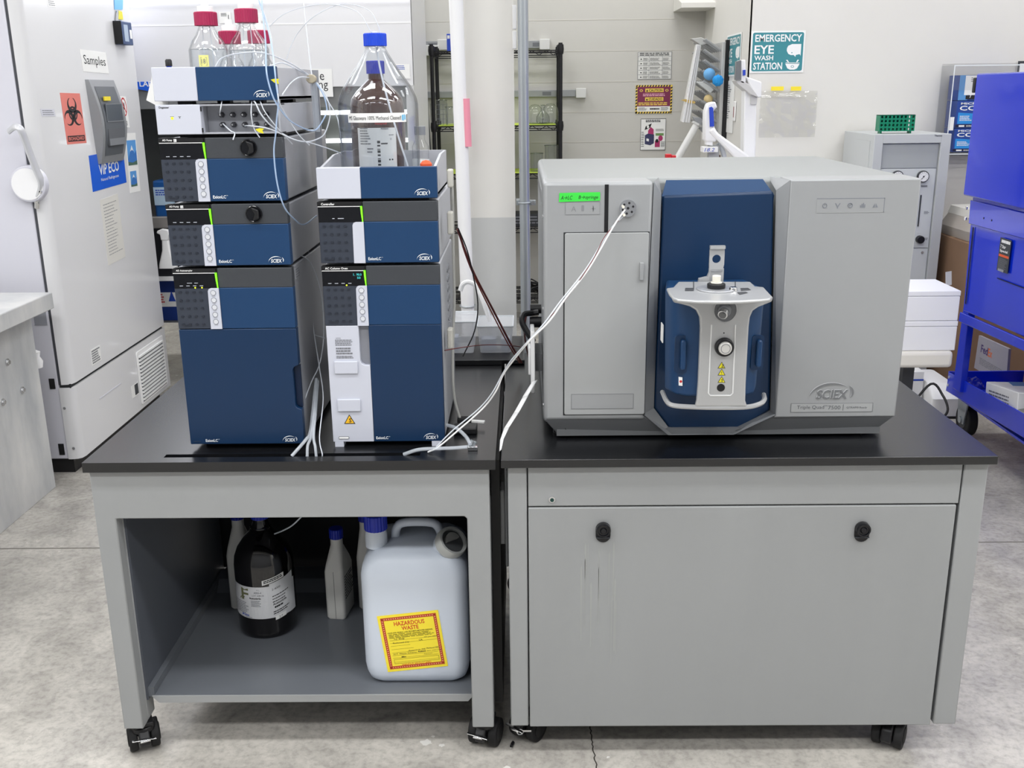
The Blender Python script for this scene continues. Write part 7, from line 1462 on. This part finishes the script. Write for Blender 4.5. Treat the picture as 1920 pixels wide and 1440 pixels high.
# goods on the cart's lower shelf
sc1 = carton('shelf_carton', 2.30, 2.66, 1.9, 2.38, .2155, .54, 'brown cardboard box with arrow mark at the back of the cart shelf', arrows=None)
k = K(FXn(2.299)); p = pxX(1806, 657, 2.299); k.frame(-p[0]-.06, -p[0]+.05, p[1]-.09, p[1]+.08, .008, .001); k.box(-p[0]-.01, -p[0]+.0, p[1]-.05, p[1]+.04, 0, .001); k.end('arrow_print', INK, sc1)
carton('shelf_carton', 2.32, 2.66, 1.35, 1.88, .2155, .52, 'brown cardboard box filling the cart shelf toward the right edge')
t = thing('courier_envelope', 'courier envelope, greyed by painted shade, with purple lettering propped inside the cart', 'envelope', (2.25, 1.9, .2155)); a, b = pxX(1826, 693, 2.25), pxX(1884, 663, 2.25)
k = K(FXn(2.262)); k.prism([(-a[0], .2165), (-b[0]+.05, .2165), (-b[0]+.03, b[1]+.03), (-a[0]+.01, b[1]+.02)], 0, .012); k.m(1).text('Fed', -a[0]+.05, b[1]-.055, .075, .04, .0126, bold=True); k.m(2).text('Ex', -a[0]+.127, b[1]-.055, .045, .04, .0126, bold=True); k.m(3).lines(-a[0]+.05, -b[0], .25, b[1]-.08, 5, .0126); k.end('envelope_body', [mat('envelope_shaded', (158, 154, 164), .5), mat('purple_ink', (70, 50, 110), .5), mat('orange_ink', (215, 110, 60), .5), INKG], t)  # shade of the cart shelf is put into the envelope's body colour
t = thing('white_kit_box', 'white box with blue lid print lying tilted at the front of the cart shelf', 'box', (2.1, 1.85, .2155))
M = Matrix.Translation((2.10, 1.93, .235)) @ Matrix.Rotation(-.10, 4, 'Z') @ Matrix.Rotation(-.16, 4, 'X'); k = K(M); k.M = M; k.prism([(-.11, -.20), (.12, -.20), (.12, .16), (-.11, .16)], .006, .125); k.end('box_body', WHT, t, bevel=.003)
k = K(M); k.M = M; k.prism([(-.108, -.198), (.118, -.198), (.118, .158), (-.108, .158)], .125, .127); k.m(1).prism([(-.05, .02), (.118, .02), (.118, .158), (-.02, .158)], .127, .128); k.end('lid_print', [WHT, mat('lid_blue', (60, 120, 180), .4)], t)
k = K(M @ FXn(-.11)); k.lines(-.12, .12, .045, .10, 4, .0006); k.m(1).disc(.05, .03, .010, 0, .0006, 10); k.end('small_print', [INKG, RED], t)
t = thing('black_box', 'black box with white sideways lettering at the right edge of the cart shelf', 'box', (2.15, 1.62, .2155)); k = K(); k.wb(2.09, 2.30, 1.42, 1.72, .28, .52); k.end('box_body', BLK, t, bevel=.003)
k = K(); k.wb(2.10, 2.29, 1.43, 1.71, .216, .28); k.end('grey_base', mat('pallet_grey', (150, 150, 146), .5), t); k = K(FXn(2.089)); k.text('Your Advance', -1.69, .30, .16, .02, .0006, bold=True, rot=PI/2); k.disc(-1.66, .475, .018, 0, .0006, 14); k.lines(-1.64, -1.55, .31, .47, 9, .0006); k.end('box_print', mat('logo_white', (232, 236, 240), .5), t)
t = thing('grey_tray', 'flat grey plastic tray leaning over the cart shelf lip', 'tray', (2.02, 1.68, .2155)); M = Matrix.Translation((2.03, 1.66, .30)) @ Matrix.Rotation(-.22, 4, 'Y'); k = K(M); k.M = M; k.prism([(-.055, -.3), (.10, -.3), (.10, .13), (-.055, .13)], 0, .035); k.end('tray_body', mat('tray_grey_green', (150, 152, 146), .5), t, bevel=.006); k = K(M); k.M = M; k.prism([(-.045, -.29), (.09, -.29), (.09, .12), (-.045, .12)], .035, .0355); k.end('tray_floor', mat('tray_inner', (128, 130, 125), .5), t)
p = at(1803, 700, Y=2.25); k = K(); R_ = random.Random(9); bmesh.ops.create_icosphere(k.b, subdivisions=3, radius=.045, matrix=Matrix.Translation((2.03, 2.28, .262)))
for v in k.b.verts: v.co += Vector((R_.uniform(-1, 1), R_.uniform(-1, 1), R_.uniform(-1, 1)))*.009
tag(k.end('plastic_bag', GLSC, smooth=False, keep=True), 'crumpled clear plastic bag in the far corner of the cart shelf', 'bag')
# whiteboard edge behind the cart top
k = K(FY(3.72)); a, b = at(1905, 140, Y=3.72), at(1935, 125, Y=3.72); k.box(a[0], a[0]+.5, a[2], b[2]+.02, 0, .004); k.m(1).frame(a[0], a[0]+.5, a[2]-.01, b[2]+.03, .012, .006); tag(k.end('wall_frame', [WHT, DKG]), 'corner of a black-rimmed white frame above the blue cart lid', 'frame')
SC.cycles.transparent_max_bounces = 32; SC.cycles.max_bounces = 10
